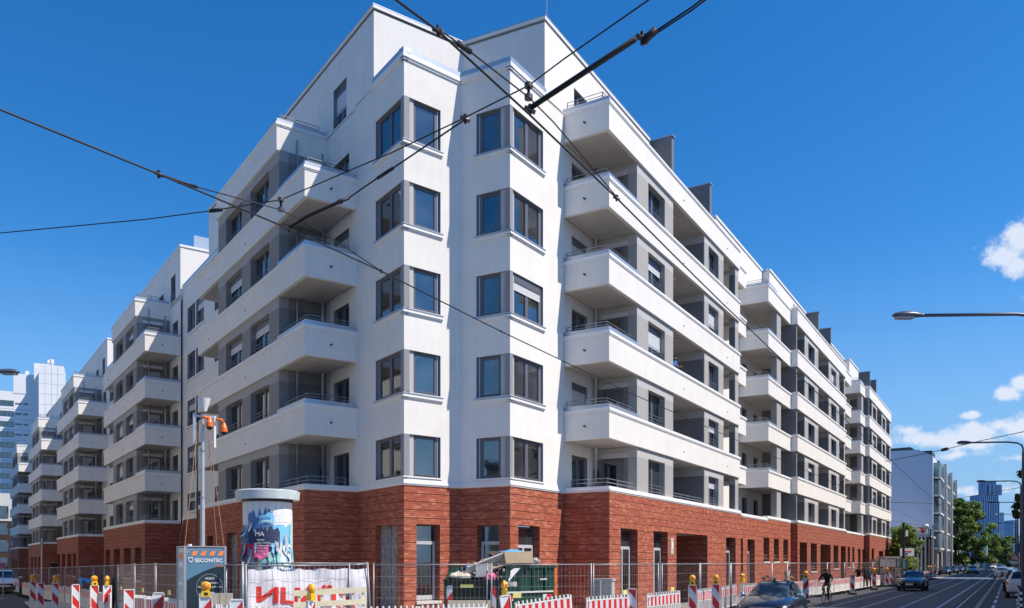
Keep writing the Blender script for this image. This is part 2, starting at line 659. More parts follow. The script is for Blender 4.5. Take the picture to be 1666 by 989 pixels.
def add_window(root, F, u0, u1, z0, z1, n, kind='double', rail=False, shutter=None, name='window'):
    w, h = abs(u1 - u0), z1 - z0
    fm, panes, sbox, s1, s2, rl = win_mesh(w, h, kind)
    W = Matrix.Translation(Vector(F.pt((u0 + u1) / 2, n, z0))) @ Matrix.Rotation(F.theta, 4, 'Z') @ Matrix.Diagonal((w / round(w, 1), 1, h / round(h, 1), 1))
    o = link(name, fm, root, matrix=WORLD[root.name].inverted() @ W)
    for p in panes:
        link('pane', p, o)
    if shutter is None and kind == 'double' and name == 'window':
        r = wrand.random()
        shutter = 0 if r < .68 else (1 if r < .95 else 2)
    if shutter:
        link('shutter', s1 if shutter == 1 else s2, o)
        link('shutter_box', sbox, o)
    if rail:
        link('window_rail', rl, o)
    return o


def wall_open(mb, F, u0, u1, z0, z1, n, ops, depth, m, rm=None):
    """wall sheet in plane n with rectangular openings whose reveals go back by depth"""
    rm = rm or m
    us = sorted(set([u0, u1] + [min(max(a, u0), u1) for o in ops for a in o[:2]]))
    zs = sorted(set([z0, z1] + [min(max(a, z0), z1) for o in ops for a in o[2:]]))
    for i in range(len(us) - 1):
        for j in range(len(zs) - 1):
            a, b, c, d = us[i], us[i + 1], zs[j], zs[j + 1]
            if b - a < 1e-5 or d - c < 1e-5:
                continue
            cu, cz = (a + b) / 2, (c + d) / 2
            if any(o[0] < cu < o[1] and o[2] < cz < o[3] for o in ops):
                continue
            mb.quad(F.pt(a, n, c), F.pt(b, n, c), F.pt(b, n, d), F.pt(a, n, d), m)
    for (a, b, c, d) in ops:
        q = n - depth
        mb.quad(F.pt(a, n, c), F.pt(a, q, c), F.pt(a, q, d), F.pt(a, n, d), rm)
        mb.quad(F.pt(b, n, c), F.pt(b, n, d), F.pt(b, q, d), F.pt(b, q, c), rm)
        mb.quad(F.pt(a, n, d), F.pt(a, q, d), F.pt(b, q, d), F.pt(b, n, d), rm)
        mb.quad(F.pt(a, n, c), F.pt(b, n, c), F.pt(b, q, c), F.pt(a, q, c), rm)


BRICKS = []          # (frame, ua, ub, za, zb, n) of every brick near enough to be built


def brick_face(F, u0, u1, z0, z1, n, ops, seed=0):
    rr = random.Random(seed * 77 + 5)
    z = z1
    c = 0
    while z > z0 + .03:
        h = .0625
        zb = z - h
        off = rr.uniform(-.29, 0)
        u = u0 + off
        while u < u1:
            L = rr.choice((.285, .285, .285, .24, .14, .21))
            a, b = max(u, u0), min(u + L, u1)
            segs = [(a, b)]
            for o in ops:
                if o[3] > zb + .01 and o[2] < z - .01:
                    ns = []
                    for (p, q) in segs:
                        if q <= o[0] or p >= o[1]:
                            ns.append((p, q)); continue
                        if p < o[0]: ns.append((p, o[0]))
                        if q > o[1]: ns.append((o[1], q))
                    segs = ns
            for (p, q) in segs:
                if q - p > .02:
                    BRICKS.append((F, p, q, zb, z, n, rr.uniform(.008, .016)))
            u += L + .006
        c += 1
        z = zb - .006
        if c % 4 == 0:
            z -= .021


def moulding(mb, F, u0, u1, n, z, out=.05, m='white_trim', h=MOULD, e0=0, e1=0):
    """rounded white coping moulding in front of plane n"""
    mb.box(F, u0 - e0 * .5, u1 + e1 * .5, n - .16, n + out * .55, z, z + h * .3, m)
    mb.box(F, u0 - e0, u1 + e1, n - .17, n + out, z + h * .3, z + h * .8, m)
    mb.box(F, u0 - e0 * .7, u1 + e1 * .7, n - .165, n + out * .7, z + h * .8, z + h, m)


def railing(root, F, pts, z, h=.26, inset=.09, dx=.85, bars=2, part=None):
    """thin steel railing along a path of (u, n)"""
    mb = MB()
    for b in range(bars):
        zz = z + h * (b + 1) / bars
        mb.tube([F.pt(u, n, zz) for u, n in pts], .016, 'steel', 5)
    for (ua, na), (ub, nb) in zip(pts[:-1], pts[1:]):
        L = math.hypot(ub - ua, nb - na)
        k = max(1, int(L / dx))
        for i in range(k + 1):
            f = i / k
            mb.box(F, ua + (ub - ua) * f - .015, ua + (ub - ua) * f + .015, na + (nb - na) * f - .015, na + (nb - na) * f + .015, z - .02, z + h, 'steel')
    return build('railing', mb, part or root, root=root)


def balcony(root, F, u0, u1, zb, dl=0.0, dr=0.0, upstand=None, rail=False, back=2.0, n=0.0, spout=False, h=PAR_H, soff=True, low=False, drop=0.0):
    """parapet band with its returns, moulding, slab and soffit"""
    p = MB()
    T = .16
    p.box(F, u0, u1, n - T, n, zb, zb + h, 'white_render')
    if dl > 0: p.box(F, u0, u0 + T, n - dl, n - T, zb, zb + h, 'white_render')
    if dr > 0: p.box(F, u1 - T, u1, n - dr, n - T, zb, zb + h, 'white_render')
    o = build('balcony', p, root)
    m = MB()
    zt = zb + h
    moulding(m, F, u0, u1, n, zt, e0=.05 if dl > 0 else .012, e1=.05 if dr > 0 else .012)
    G = Frame(F.pt(u0, n, 0)[:2], -F.n, -F.u, F.z)      # left return
    if dl > 0:
        moulding(m, G, .175, dl, 0, zt)
    G2 = Frame(F.pt(u1, n, 0)[:2], -F.n, F.u, F.z)
    if dr > 0:
        moulding(m, G2, .175, dr, 0, zt)
    build('moulding', m, o, root=root)
    c = MB()
    z2 = zt + MOULD
    c.box(F, u0 + .02, u1 - .02, n - T - .05, n + .015, z2, z2 + .025, 'metal_coping')
    if upstand:
        a, b = upstand
        c.box(F, a + .03, b, n - .10, n - .02, z2 + .025, z2 + .17, 'metal_coping')
        if dl > 0:
            c.box(F, a + .03, a + .11, n - dl, n - .10, z2 + .0255, z2 + .171, 'metal_coping')
        if dl > 0:
            c.box(F, a + .02, a + .16, n - dl, n - T - .05, z2 - .002, z2 + .0252, 'metal_coping')
    build('coping', c, o, root=root)
    if soff:
        s = MB()
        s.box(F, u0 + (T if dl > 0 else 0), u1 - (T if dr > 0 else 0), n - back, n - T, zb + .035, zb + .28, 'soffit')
        build('soffit', s, o, root=root)
    if rail:
        a, b = upstand
        z3 = z2 + .17
        pts = ([(a + .2, n - dl + .25)] if dl > 0 else []) + [(a + .2, n - .2), (b + (.3 if b - a > 1 else 0), n - .2)]
        railing(root, F, pts, z3, .24, part=o)
    if spout:
        sp = MB()
        sp.tube([F.pt(u0 + .03, n - 1.05, zb + .52), F.pt(u0 - .10, n - 1.05, zb + .515)], .035, 'black_box', 8)
        build('water_spout', sp, o, root=root)
        for uu in (u0 + (u1 - u0) * .47, u0 + (u1 - u0) * .86):
            sp = MB(); sp.tube([F.pt(uu, n - .05, zb + .42), F.pt(uu, n + .05, zb + .415)], .022, 'cabinet_dark' if 'cabinet_dark' in MATS else 'black_box', 6)
            build('water_spout', sp, o, root=root)
    # joints of the metal coping and fine vertical joints of the render
    jm = MB()
    k = max(1, int((u1 - u0) / 3.0))
    for i in range(1, k):
        uu = u0 + (u1 - u0) * i / k
        jm.box(F, uu - .02, uu + .02, n - T - .06, n + .02, z2 + .003, z2 + .034, 'steel')
    build('coping_joint', jm, o, root=root)
    return o


def spec_segments(F, n, lst):
    return [(k, F.U(a, n) if a > 60 or a < 0 else a, F.U(b, n) if b > 60 or b < 0 else b) for k, a, b in lst]


def storeys(root, F, segs, floors, right, top_open=False, n=0.0, seed=1, back=1.75, dark_side=None):
    """piers, windows and loggias between the parapet bands of one block"""
    rr = random.Random(seed)
    for k in floors:
        z0, z1 = zfloor(k) - (.0 if k > 1 else 0), zceil(k)
        zh = z1 - .42
        for i, (kind, a, b) in enumerate(segs):
            w = MB()
            if kind == 'pier' or kind == 'post':
                nb = n - back if (i > 0 and segs[i - 1][0] == 'log') or (i + 1 < len(segs) and segs[i + 1][0] == 'log') else n - .5
                if kind == 'post': nb = n - .45
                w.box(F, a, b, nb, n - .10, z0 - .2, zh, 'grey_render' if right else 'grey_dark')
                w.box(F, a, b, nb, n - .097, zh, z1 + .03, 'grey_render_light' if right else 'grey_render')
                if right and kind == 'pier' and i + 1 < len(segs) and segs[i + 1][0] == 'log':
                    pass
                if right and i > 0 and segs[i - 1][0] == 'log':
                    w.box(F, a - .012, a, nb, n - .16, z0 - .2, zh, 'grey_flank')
            elif kind == 'win':
                w.box(F, a, b, n - .5, n - .097, zh + .06, z1 + .03, 'grey_render_light' if right else 'grey_render')
                zb_ = z0 - .02
                sh = None
                add_window(root, F, a, b, zb_, zh + .06, n - .36, 'double', rail=True)
            elif kind == 'log':
                w.box(F, a, b, n - back - .12, n - back, z0 - .3, z1 + .03, 'grey_render_light')
                add_window(root, F, a + .35, min(a + 2.6, b - .3), z0 - .5, z1 - .45, n - back + .03, 'double')
                if b - a > 3:
                    l = MB(); l.cyl(F.pt((a + b) / 2 - .6, n - .75, z1 - .04), .17, .07, 'lamp_globe', 16)
                    build('ceiling_lamp', l, root)
            build({'pier': 'pier', 'post': 'pier', 'win': 'lintel', 'log': 'loggia_wall'}[kind], w, root)


def corner_loggia(root, F, u1, floors, right, win_side=True, seed=1):
    """open corner balconies: door in the rear wall, window in the flank wall, downpipe"""
    for k in floors:
        z0, z1 = zfloor(k), zceil(k)
        zf = z0 - .95 if k > 1 else z0 - .1
        if win_side:
            G = Frame(F.pt(u1, 0, 0)[:2], -F.n, -F.u, F.z)
            m = MB(); m.box(G, .5, 1.75, -.02, .012, z1 - .42, z1 - .22, 'shutter'); build('shutter_box', m, root)
            add_window(root, G, .72, 1.70, zf, z1 - .44, .03, 'single', name='balcony_door')
        d = MB(); d.box(F, u1 - .25, u1 - .12, -1.93, -1.8, z0 + .55, z0 + .95, 'black_box')
        build('wall_lamp', d, root)
    p = MB()
    p.tube([F.pt(u1 - .3, -1.86, ZBAND2), F.pt(u1 - .3, -1.86, ZB[6] + (.9 if right else .2))], .055, 'galvanised', 8)
    if not right:
        p.tube([F.pt(u1 - .06, -.85, ZBAND2), F.pt(u1 - .06, -.85, ZB[6] + (.8 if right else .6))], .035, 'galvanised', 6)
    build('downpipe', p, root)


def band(root, F, u0, u1, n=0.0, dl=0.0, dr=0.0, drop=0.0):
    """the white band that caps the bricks"""
    m = MB()
    z = ZBAND - drop
    m.box(F, u0, u1, n - .3, n + .03, z, z + .14, 'white_trim')
    m.box(F, u0 - .0, u1, n - .28, n + .055, z + .05, z + .12, 'white_trim')
    m.box(F, u0 + .01, u1 - .01, n - .32, n + .015, z + .14, ZBAND2 - drop, 'white_trim')
    if dl > 0:
        G = Frame(F.pt(u0, n, 0)[:2], -F.n, -F.u, F.z)
        m.box(G, 0.0, dl, -.28, .031, z + .001, z + .141, 'white_trim')
        m.box(G, -.05, dl, -.27, .054, z + .051, z + .121, 'white_trim')
        m.box(G, 0, dl, -.26, .014, z + .141, ZBAND2 - drop - .001, 'white_trim')
        m.box(F, u0 + .1, u0 + 3, n - dl, n - .32, z, ZBAND2 - drop - .04, 'soffit')
    build('band_course', m, root)


def ground_floor(root, F, u0, u1, n, ops, near, dl=0.0, dr=0.0, zg=0.0, seed=1):
    """brick plinth storey. ops: (u0, u1, z0, z1, kind)"""
    m = MB()
    rects = [(min(a, b), max(a, b), c, d) for a, b, c, d, k in ops]
    wall_open(m, F, u0, u1, zg, ZBAND, n, rects, .5, 'mortar' if near else 'brick_far', 'brick_far')
    if dl > 0:
        m.quad(F.pt(u0, n, zg), F.pt(u0, n - dl, zg), F.pt(u0, n - dl, ZBAND), F.pt(u0, n, ZBAND), 'mortar' if near else 'brick_far')
    if dr > 0:
        m.quad(F.pt(u1, n, zg), F.pt(u1, n - dr, zg), F.pt(u1, n - dr, ZBAND), F.pt(u1, n, ZBAND), 'brick_far')
    build('brick_wall', m, root)
    if near:
        brick_face(F, u0, u1, max(zg, 0), ZBAND, n, rects, seed)
        if dl > 0:
            G = Frame(F.pt(u0, n, 0)[:2], -F.n, -F.u, F.z)
            brick_face(G, 0, dl, max(zg, 0), ZBAND, 0, [], seed + 50)
    for (a, b, c, d, k) in ops:
        a, b = min(a, b), max(a, b)
        if k == 'gate':
            g = MB()
            g.box(F, a, b, n - 2.6, n - 2.5, 0, d, 'brick_far')
            g.box(F, a - .01, a, n - 2.5, n - .5, 0, d, 'brick_far')
            g.box(F, b, b + .01, n - 2.5, n - .5, 0, d, 'brick_far')
            g.box(F, a, b, n - 2.5, n - .5, d, d + .05, 'soffit')
            build('passage', g, root)
            add_window(root, F, a + .3, a + 1.3, 0.05, 2.25, n - 2.46, 'door', name='door')
        elif k == 'slot':
            g = MB(); g.box(F, a, b, n - .52, n - .5, c, d, 'dark_interior'); build('slot_back', g, root)
        elif k == 'film':
            g = MB(); g.box(F, a, b, n - .25, n - .22, c, d, 'plastic_film'); build('plastic_sheet', g, root)
            add_window(root, F, a, b, c, d, n - .36, 'door', name='door')
        elif k == 'door':
            add_window(root, F, a, b, c, d, n - .32, 'door', name='door')
        else:
            add_window(root, F, a, b, c, d, n - .36, 'double' if b - a > 1.25 else 'single', shutter=0)
            g = MB(); g.box(F, a - .04, b + .04, n - .3, n + .06, c - .07, c + .02, 'stone_sill'); build('sill', g, root)
            r = MB()
            for z in (.25, .42): r.tube([F.pt(a, n - .12, c + z), F.pt(b, n - .12, c + z)], .014, 'galvanised', 5)
            build('window_rail', r, root)


# ---------------------------------------------------------------- corner block
corner = empty('apartment_building', (-1.9, 31.5, 0), label='white corner block with red brick ground floor and bay windows nearest the camera', cat='building', group='blocks of the apartment complex')
A = Vector((-6.19, 32.62)); B = Vector((-3.83, 29.32)); C = Vector((-1.93, 30.92)); D = Vector((-.07, 29.91)); E = Vector((2.07, 33.15))
cen = Vector((0, 40))


def facet(p, q):
    d = (q - p)
    n = Vector((d.y, -d.x)).normalized()
    if n.dot((p + q) / 2 - cen) < 0:
        n = -n
    return Frame(p, d, n), d.length


FBA, LBA = facet(B, A); FBC, LBC = facet(B, C); FDC, LDC = facet(D, C); FDE, LDE = facet(D, E)
BAYTOP = 20.12
bay = MB()
sill = MB()
pierm = MB()
WZ = [(5.14 + 3 * k, 6.62 + 3 * k) for k in range(5)]
WZ = [(5.16 + 3.0 * k, 6.66 + 3.0 * k) for k in range(5)]
specs = [(FBA, LBA, .28, 2.24, 'double', 1), (FBC, LBC, .45, 1.58, 'single', 1), (FDC, LDC, .425, 1.42, 'single', 2), (FDE, LDE, .36, 2.30, 'double', 2)]
for (F, L, a, b, kind, cid) in specs:
    ops = [(0.0, b, z0, z1) for z0, z1 in WZ]
    extra = []
    if F is FDE: pass
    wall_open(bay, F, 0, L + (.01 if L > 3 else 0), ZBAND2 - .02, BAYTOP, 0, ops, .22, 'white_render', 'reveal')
    for k, (z0, z1) in enumerate(WZ):
        # recessed grey corner pier, set back 6 cm
        pierm = MB(); pierm.box(F, .07, a, -.22, -.07, z0 - .02, z1 + .02, 'grey_render_light'); build('corner_pier', pierm, corner)
        sill = MB()
        add_window(corner, F, a, b - .10, z0, z1, -.12, kind, shutter=(1 if (F is FDE and k == 2) else 0))
        r_ = MB(); r_.box(F, b - .10, b - .03, -.2, -.10, z0, z1, 'metal_coping'); build('guide_rail', r_, corner)
        # moulded sill
        e = .055
        if k == 0:
            sill.box(F, -.045, b + .06, -.14, .045, z0 - .05, z0, 'white_trim')
        else:
            moulding(sill, F, 0, b + .08, 0, z0 - .23, out=.075, h=.15, e0=.07, e1=0)
            sill.box(F, -.08, b + .08, -.20, .09, z0 - .08, z0 - .045, 'metal_coping')
            sill.box(F, 0.0, b, -.22, -.17, z0 - .045, z0 + .02, 'window_frame')
        build('window_sill', sill, corner)
    # band
    bb = MB()
    bb.box(F, -.028, L, -.02, .03, ZBAND, ZBAND + .14, 'white_trim')
    bb.box(F, -.05, L, -.02, .055, ZBAND + .05, ZBAND + .12, 'white_trim')
    bb.box(F, -.01, L, -.02, .014, ZBAND + .14, ZBAND2, 'white_trim')
    build('band_course', bb, corner)
build('bay_wall', bay, corner)
# parapet moulding and coping of the bays; ends where the penthouse stands flush
cop = MB(); mo = MB()
for (F, L, s0, s1) in ((FBA, LBA, 0, 2.47), (FBC, LBC, 0, LBC), (FDC, LDC, 0, LDC), (FDE, LDE, 0, 2.45)):
    moulding(mo, F, s0, s1, 0, 19.93, out=.085, h=.26, e0=.08, e1=0 if s1 == L else .0)
    cop.box(F, -.06, s1 - .01, -.24, .06, 20.19, 20.36, 'metal_coping')
build('parapet_moulding', mo, corner)
build('parapet_coping', cop, corner)
lp = MB()
lp.prism([A, B, C, D, E, (0.6, 41)], 20.0, 20.1, 'roof_felt')
build('roof', lp, corner)
# penthouse
PA = FBA.o + FBA.u * 2.40; PE = FDE.o + FDE.u * 2.42
PC = Vector((-2.0, 33.55))
pent = MB()
ZP = 23.05
fPA = facet(PA, PC); fPE = facet(PE, PC)
for F, L in (fPA, fPE):
    pent.quad(F.pt(0, 0, 19.9), F.pt(L, 0, 19.9), F.pt(L, 0, ZP), F.pt(0, 0, ZP), 'white_render')
for F, F0, uu0, uu1 in ((FL, FBA, 0, 20.9), (FR, FDE, 0, 9.3)):
    pass
LP0 = (PA - FL.o).dot(FL.u); LPn = (PA - FL.o).dot(FL.n)
RP0 = (PE - FR.o).dot(FR.u); RPn = (PE - FR.o).dot(FR.n)
pwl = [(1.0, 2.3, 20.05, 21.65)]
wall_open(pent, FL, LP0, 20.9, 19.9, ZP, LPn, pwl + [(15.6, 16.9, 20.05, 21.65)], .2, 'white_render', 'reveal')
wall_open(pent, FR, RP0, 9.3, 19.9, ZP, RPn, pwl, .2, 'white_render', 'reveal')
pent.quad(FR.pt(9.3, RPn, 19.9), FR.pt(9.3, -6, 19.9), FR.pt(9.3, -6, ZP), FR.pt(9.3, RPn, ZP), 'white_render')
pent.quad(FL.pt(20.9, LPn, 17), FL.pt(20.9, -8, 17), FL.pt(20.9, -8, ZP), FL.pt(20.9, LPn, ZP), 'white_render')
poly = [FL.pt(20.9, LPn, 0)[:2], PA, PC, PE, FR.pt(9.3, RPn, 0)[:2], FR.pt(9.3, -9, 0)[:2], (0.5, 45), FL.pt(20.9, -9, 0)[:2]]
build('penthouse_wall', pent, corner)
for F, n_ in ((FL, LPn), (FR, RPn)):
    add_window(corner, F, 1.0, 2.3, 20.05, 21.65, n_ - .16, 'double', rail=True, shutter=2 if F is FL else 0)
pc = MB()
for F, a, b, n_ in ((FL, LP0, 20.9, LPn), (FR, RP0, 9.3, RPn)):
    pc.box(F, a - .05, b, n_ - .3, n_ + .05, ZP, ZP + .12, 'white_trim')
    pc.box(F, a - .06, b, n_ - .28, n_ + .06, ZP + .12, ZP + .15, 'metal_coping')
for F, L in (fPA, fPE):
    pc.box(F, .0, L, -.3, .05, ZP + .001, ZP + .121, 'white_trim')
    pc.box(F, -.0, L, -.28, .06, ZP + .121, ZP + .151, 'metal_coping')
pc.prism(poly, ZP - .1, ZP + .02, 'roof_felt')
build('penthouse_coping', pc, corner)
# ground floor of the corner
zt = 3.46
gfs = [(FBA, LBA, .53, 2.28, .02, 'film', 11), (FBC, LBC, .53, 1.56, .66, 'door', 12), (FDC, LDC, .44, 1.40, .66, 'door', 13), (FDE, LDE, .55, 2.05, .3, 'door', 14)]
for (F, L, a, b, z0, kind, sd) in gfs:
    m = MB()
    wall_open(m, F, 0, L + .04, 0, ZBAND, -.012, [(a, b, z0, zt)], .45, 'mortar', 'brick_far')
    build('brick_wall', m, corner)
    brick_face(F, 0, L, 0, ZBAND, -.012, [(a, b, z0, zt)], sd)
    if kind == 'film':
        for (u, v) in ((a, (a + b) / 2 - .03), ((a + b) / 2 + .03, b)):
            g = MB(); g.box(F, u, v, -.24, -.22, z0, zt, 'plastic_film'); build('plastic_sheet', g, corner)
    add_window(corner, F, a, b, z0, zt, -.28, 'door', name='door')
    if z0 > .3:
        g = MB(); g.box(F, a - .03, b + .03, -.3, .07, z0 - .08, z0 + .02, 'stone_sill'); build('sill', g, corner)

# left wing of the corner block -------------------------------------------------
LSEG = [('pier', 3.06, 4.26), ('win', 4.26, 6.70), ('pier', 6.70, 7.93), ('win', 7.93, 10.4), ('pier', 10.4, 11.66)]


def left_unit(root, F, first, ln, wn_, ops, win_pairs=((22.0, 23.75), (24.0, 25.85)), seed=1, pent_end=20.9, far_wall=27.0):
    """one toothed block of the left street; ln = rear wall plane"""
    # rear wall (plane ln) from the corner loggia to the next tooth
    w = MB()
    doors = [(.75, 2.25, zfloor(k) - .9 if k > 1 else ZBAND2, zceil(k) - .45) for k in range(1, 6)]
    pairs = [(a, b, zfloor(k) - .35 if k > 1 else ZBAND2 + .3, zceil(k) - .45) for k in range(1, 6) for a, b in win_pairs] + [(18.4, 19.6, zfloor(k) - .35 if k > 1 else ZBAND2 + .3, zceil(k) - .45) for k in range(1, 6)]
    wall_open(w, F, 0, far_wall + (1.2 if first else .3), ZBAND, 20.0, ln, doors + pairs, .2, 'white_render', 'reveal')
    wall_open(w, F, 15.0, far_wall + (1.2 if first else .3), -1.5, ZBAND, ln, [], .2, 'brick_far')
    build('rear_wall', w, root)
    for i, d in enumerate(doors):
        add_window(root, F, d[0], d[1], d[2], d[3], ln - .14, 'double', shutter=2 if (first and i == 3) else 0, name='balcony_door')
    for d in pairs:
        add_window(root, F, d[0], d[1], d[2], d[3], ln - .14, 'double', rail=True)
    for k in range(1, 6):
        s = MB()
        z = (zfloor(k) - .35 if k > 1 else ZBAND2 + .3) - .12
        s.box(F, win_pairs[0][0] - .1, win_pairs[1][1] + .1, ln - .1, ln + .08, z, z + .12, 'white_trim')
        build('window_sill', s, root)
    s = MB()
    s.box(F, 15.0, far_wall, ln - .2, ln + .06, 20.0, 20.16, 'white_trim')
    s.box(F, 15.0, far_wall, ln - .2, ln + .07, 20.16, 20.3, 'metal_coping')
    s.box(F, 15.0, far_wall, ln - .2, ln + .06, ZBAND, ZBAND2, 'white_trim')
    build('string_course', s, root)
    storeys(root, F, LSEG, range(1, 6), False, seed=seed)
    # flank wall of the storeys that faces the corner, and the far flank
    for k in range(1, 6):
        w = MB()
        z0, z1 = zfloor(k) - .3, zceil(k)
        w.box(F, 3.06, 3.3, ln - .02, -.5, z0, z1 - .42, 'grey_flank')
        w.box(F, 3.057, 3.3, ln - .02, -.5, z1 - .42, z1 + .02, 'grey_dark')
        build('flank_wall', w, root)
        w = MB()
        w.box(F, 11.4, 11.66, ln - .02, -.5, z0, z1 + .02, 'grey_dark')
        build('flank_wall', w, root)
    corner_loggia(root, F, 3.06, range(1, 6), False, win_side=not first, seed=seed)
    for k in range(2, 6):
        balcony(root, F, 0, 15.05, ZB[k], dl=-ln, dr=-ln, upstand=(0, 3.06), rail=True, spout=True)
    o = balcony(root, F, 3.06, 11.66, ZB[6], dl=-ln, dr=-ln, upstand=(3.06, 4.6), rail=True, back=2.0, h=.98)
    band(root, F, 0, 15.05, 0, dl=-ln)
    railing(root, F, [(.2, -1.75), (.2, -.2), (3.2, -.2)], ZBAND2 + .02, .3)
    ground_floor(root, F, 0, 15.05, 0, ops, first, dl=.15 - ln, dr=.15 - ln, zg=-1.5, seed=seed + 3)
    rf = MB()
    rf.box(F, 3.25, 11.4, -8, -.165, ZB[6] + .3, ZB[6] + .5, 'roof_felt')
    rf.box(F, 11, far_wall, -8, ln - .02, 19.7, 19.95, 'roof_felt')
    build('roof', rf, root)


left_unit(corner, FL, True, LPn, None, [
    (FL.U(386, 0), FL.U(369, 0), .05, 3.46, 'film'), (FL.U(347, 0), FL.U(337, 0), 1.4, 3.4, 'window')], seed=2)

# right wing of the corner block --------------------------------------------------
n0 = 0.0
RSEG = spec_segments(FR, 0, [('pier', 3.04, 4.31), ('win', 4.31, 6.31), ('pier', 6.31, 7.39), ('log', 7.39, 11.97), ('pier', 11.97, 12.68), ('win', 12.68, 14.39),
                             ('pier', 14.39, 15.28), ('log', 15.28, 17.54), ('post', 17.54, 18.16)])
storeys(corner, FR, RSEG, range(1, 6), True, seed=3)
w = MB()
doors = [(.8, 2.25, zfloor(k) - .9 if k > 1 else ZBAND2, zceil(k) - .45) for k in range(1, 6)]
wall_open(w, FR, 0, 3.2, ZBAND, 20.0, RPn, doors, .2, 'white_render', 'reveal')
recw = [(25.7, 26.9), (28.6, 29.8)]
rops = [(a, b, zfloor(k) - .8 if k > 1 else ZBAND2 + .1, zceil(k) - .5) for k in range(1, 6) for a, b in recw]
build('rear_wall', w, corner)
w = MB()
wall_open(w, FR, 17.0, 31.0, ZBAND, 20.0, -2.0, rops, .2, 'white_render', 'reveal')
build('rear_wall', w, corner)
for a, b, z0, z1 in rops:
    add_window(corner, FR, a, b, z0, z1, -2.14, 'double', shutter=0)
for i, d in enumerate(doors):
    add_window(corner, FR, d[0], d[1], d[2], d[3], RPn - .14, 'double', shutter=(2 if i in (1, 3) else 0), name='balcony_door')
for k in range(1, 6):
    w = MB()
    z0, z1 = zfloor(k) - .3, zceil(k)
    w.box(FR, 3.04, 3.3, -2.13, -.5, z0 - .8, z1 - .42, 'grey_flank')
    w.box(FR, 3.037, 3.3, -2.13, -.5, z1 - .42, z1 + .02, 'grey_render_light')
    build('flank_wall', w, corner)
corner_loggia(corner, FR, 3.04, range(1, 6), True)
for k in range(2, 7):
    balcony(corner, FR, 0, 18.16, ZB[k], dl=2.2, dr=.6, upstand=(0, 3.04) if k < 6 else (0, .3), rail=(k < 6), spout=True, h=PAR_H if k < 6 else 1.0)
    balcony(corner, FR, 18.17, 21.26, ZB[k] - .14, n=-.5, dr=1.5, h=.92, back=1.5)
band(corner, FR, 0, 18.3, 0, dl=2.2)
band(corner, FR, 18.32, 24.4, -.0, drop=.13)
band(corner, FR, 24.42, 31.03, -.0)
railing(corner, FR, [(.2, -1.75), (.2, -.2), (3.4, -.2)], ZBAND2 + .02, .3)
railing(corner, FR, [(7.6, -.2), (11.8, -.2)], ZBAND2 + .02, .26)
z6 = ZB[6] + 1.0 + MOULD + .03
railing(corner, FR, [(.15, -1.9), (.15, -.35), (17.9, -.35)], z6, .42, bars=3)
rops = []
for a, b, c, d, k in ((1009.4, 1037, .25, 3.44, 'door'), (1063, 1086, .25, 3.44, 'door'), (1100, 1150.6, .0, 3.46, 'gate'), (1181, 1196.5, .25, 3.44, 'door'), (1205, 1208.4, .2, 3.44, 'slot'),
                      (1216, 1227.6, .25, 3.44, 'door'), (1242, 1251.5, 2.1, 3.62, 'window'), (1258.7, 1267, 2.1, 3.62, 'window'), (1274, 1282, 2.1, 3.62, 'window')):
    rops.append((FR.U(a, 0), FR.U(b, 0), c, d, k))
ground_floor(corner, FR, 0, 31.0, 0, rops, True, dl=2.25, seed=9)
pq = MB(); q0 = FR.U(1090.5, 0); pq.box(FR, q0, q0 + .35, 0.01, .035, 2.45, 3.2, 'grey_render_light'); pq.box(FR, q0 + .1, q0 + .25, 0.03, .045, 2.7, 3.0, 'white_trim'); build('intercom_panel', pq, corner)


def fins(root, F, us, n0_, n1_):
    for u in us:
        m = MB()
        m.box(F, u, u + .3, n0_, n1_, 20.0, ZP + .15, 'fin_grey')
        m.box(F, u - .03, u + .33, n0_, n1_ + .06, ZP + .15, ZP + .22, 'metal_coping')
        build('party_fin', m, root)


fins(corner, FR, (9.65, 15.7), -5.5, -1.0)
rb = MB()
rb.box(FR, 9.3, 22, -9, -4.5, 19.9, ZP - .6, 'white_render')
rb.box(FR, .2, 18, -9, -.165, 19.3, 19.45, 'roof_felt')
rb.box(FR, 17, 31, -9, -2.02, 19.6, 19.8, 'roof_felt')
build('roof', rb, corner)


def right_recess(root, F, ub, nb, depth, ue, piers=True, setn=0.0):
    """balcony stack in front of a recess; F frame, ub..ue along, nb front plane"""
    for k in range(2, 7):
        balcony(root, F, ub, ue, ZB[k], dl=depth, n=nb, upstand=(ub, ub + min(2.4, ue - ub - .2)), rail=True, back=depth, h=PAR_H - .08)
    for k in range(1, 6):
        w = MB()
        z0, z1 = zfloor(k) - .2, zceil(k)
        a = ub + (ue - ub) * .42
        w.box(F, a, a + 1.15, nb - .5, nb - .1, z0, z1 + .03, 'grey_render')
        build('pier', w, root)


right_recess(corner, FR, 24.7, 0.0, 2.0, 31.0)
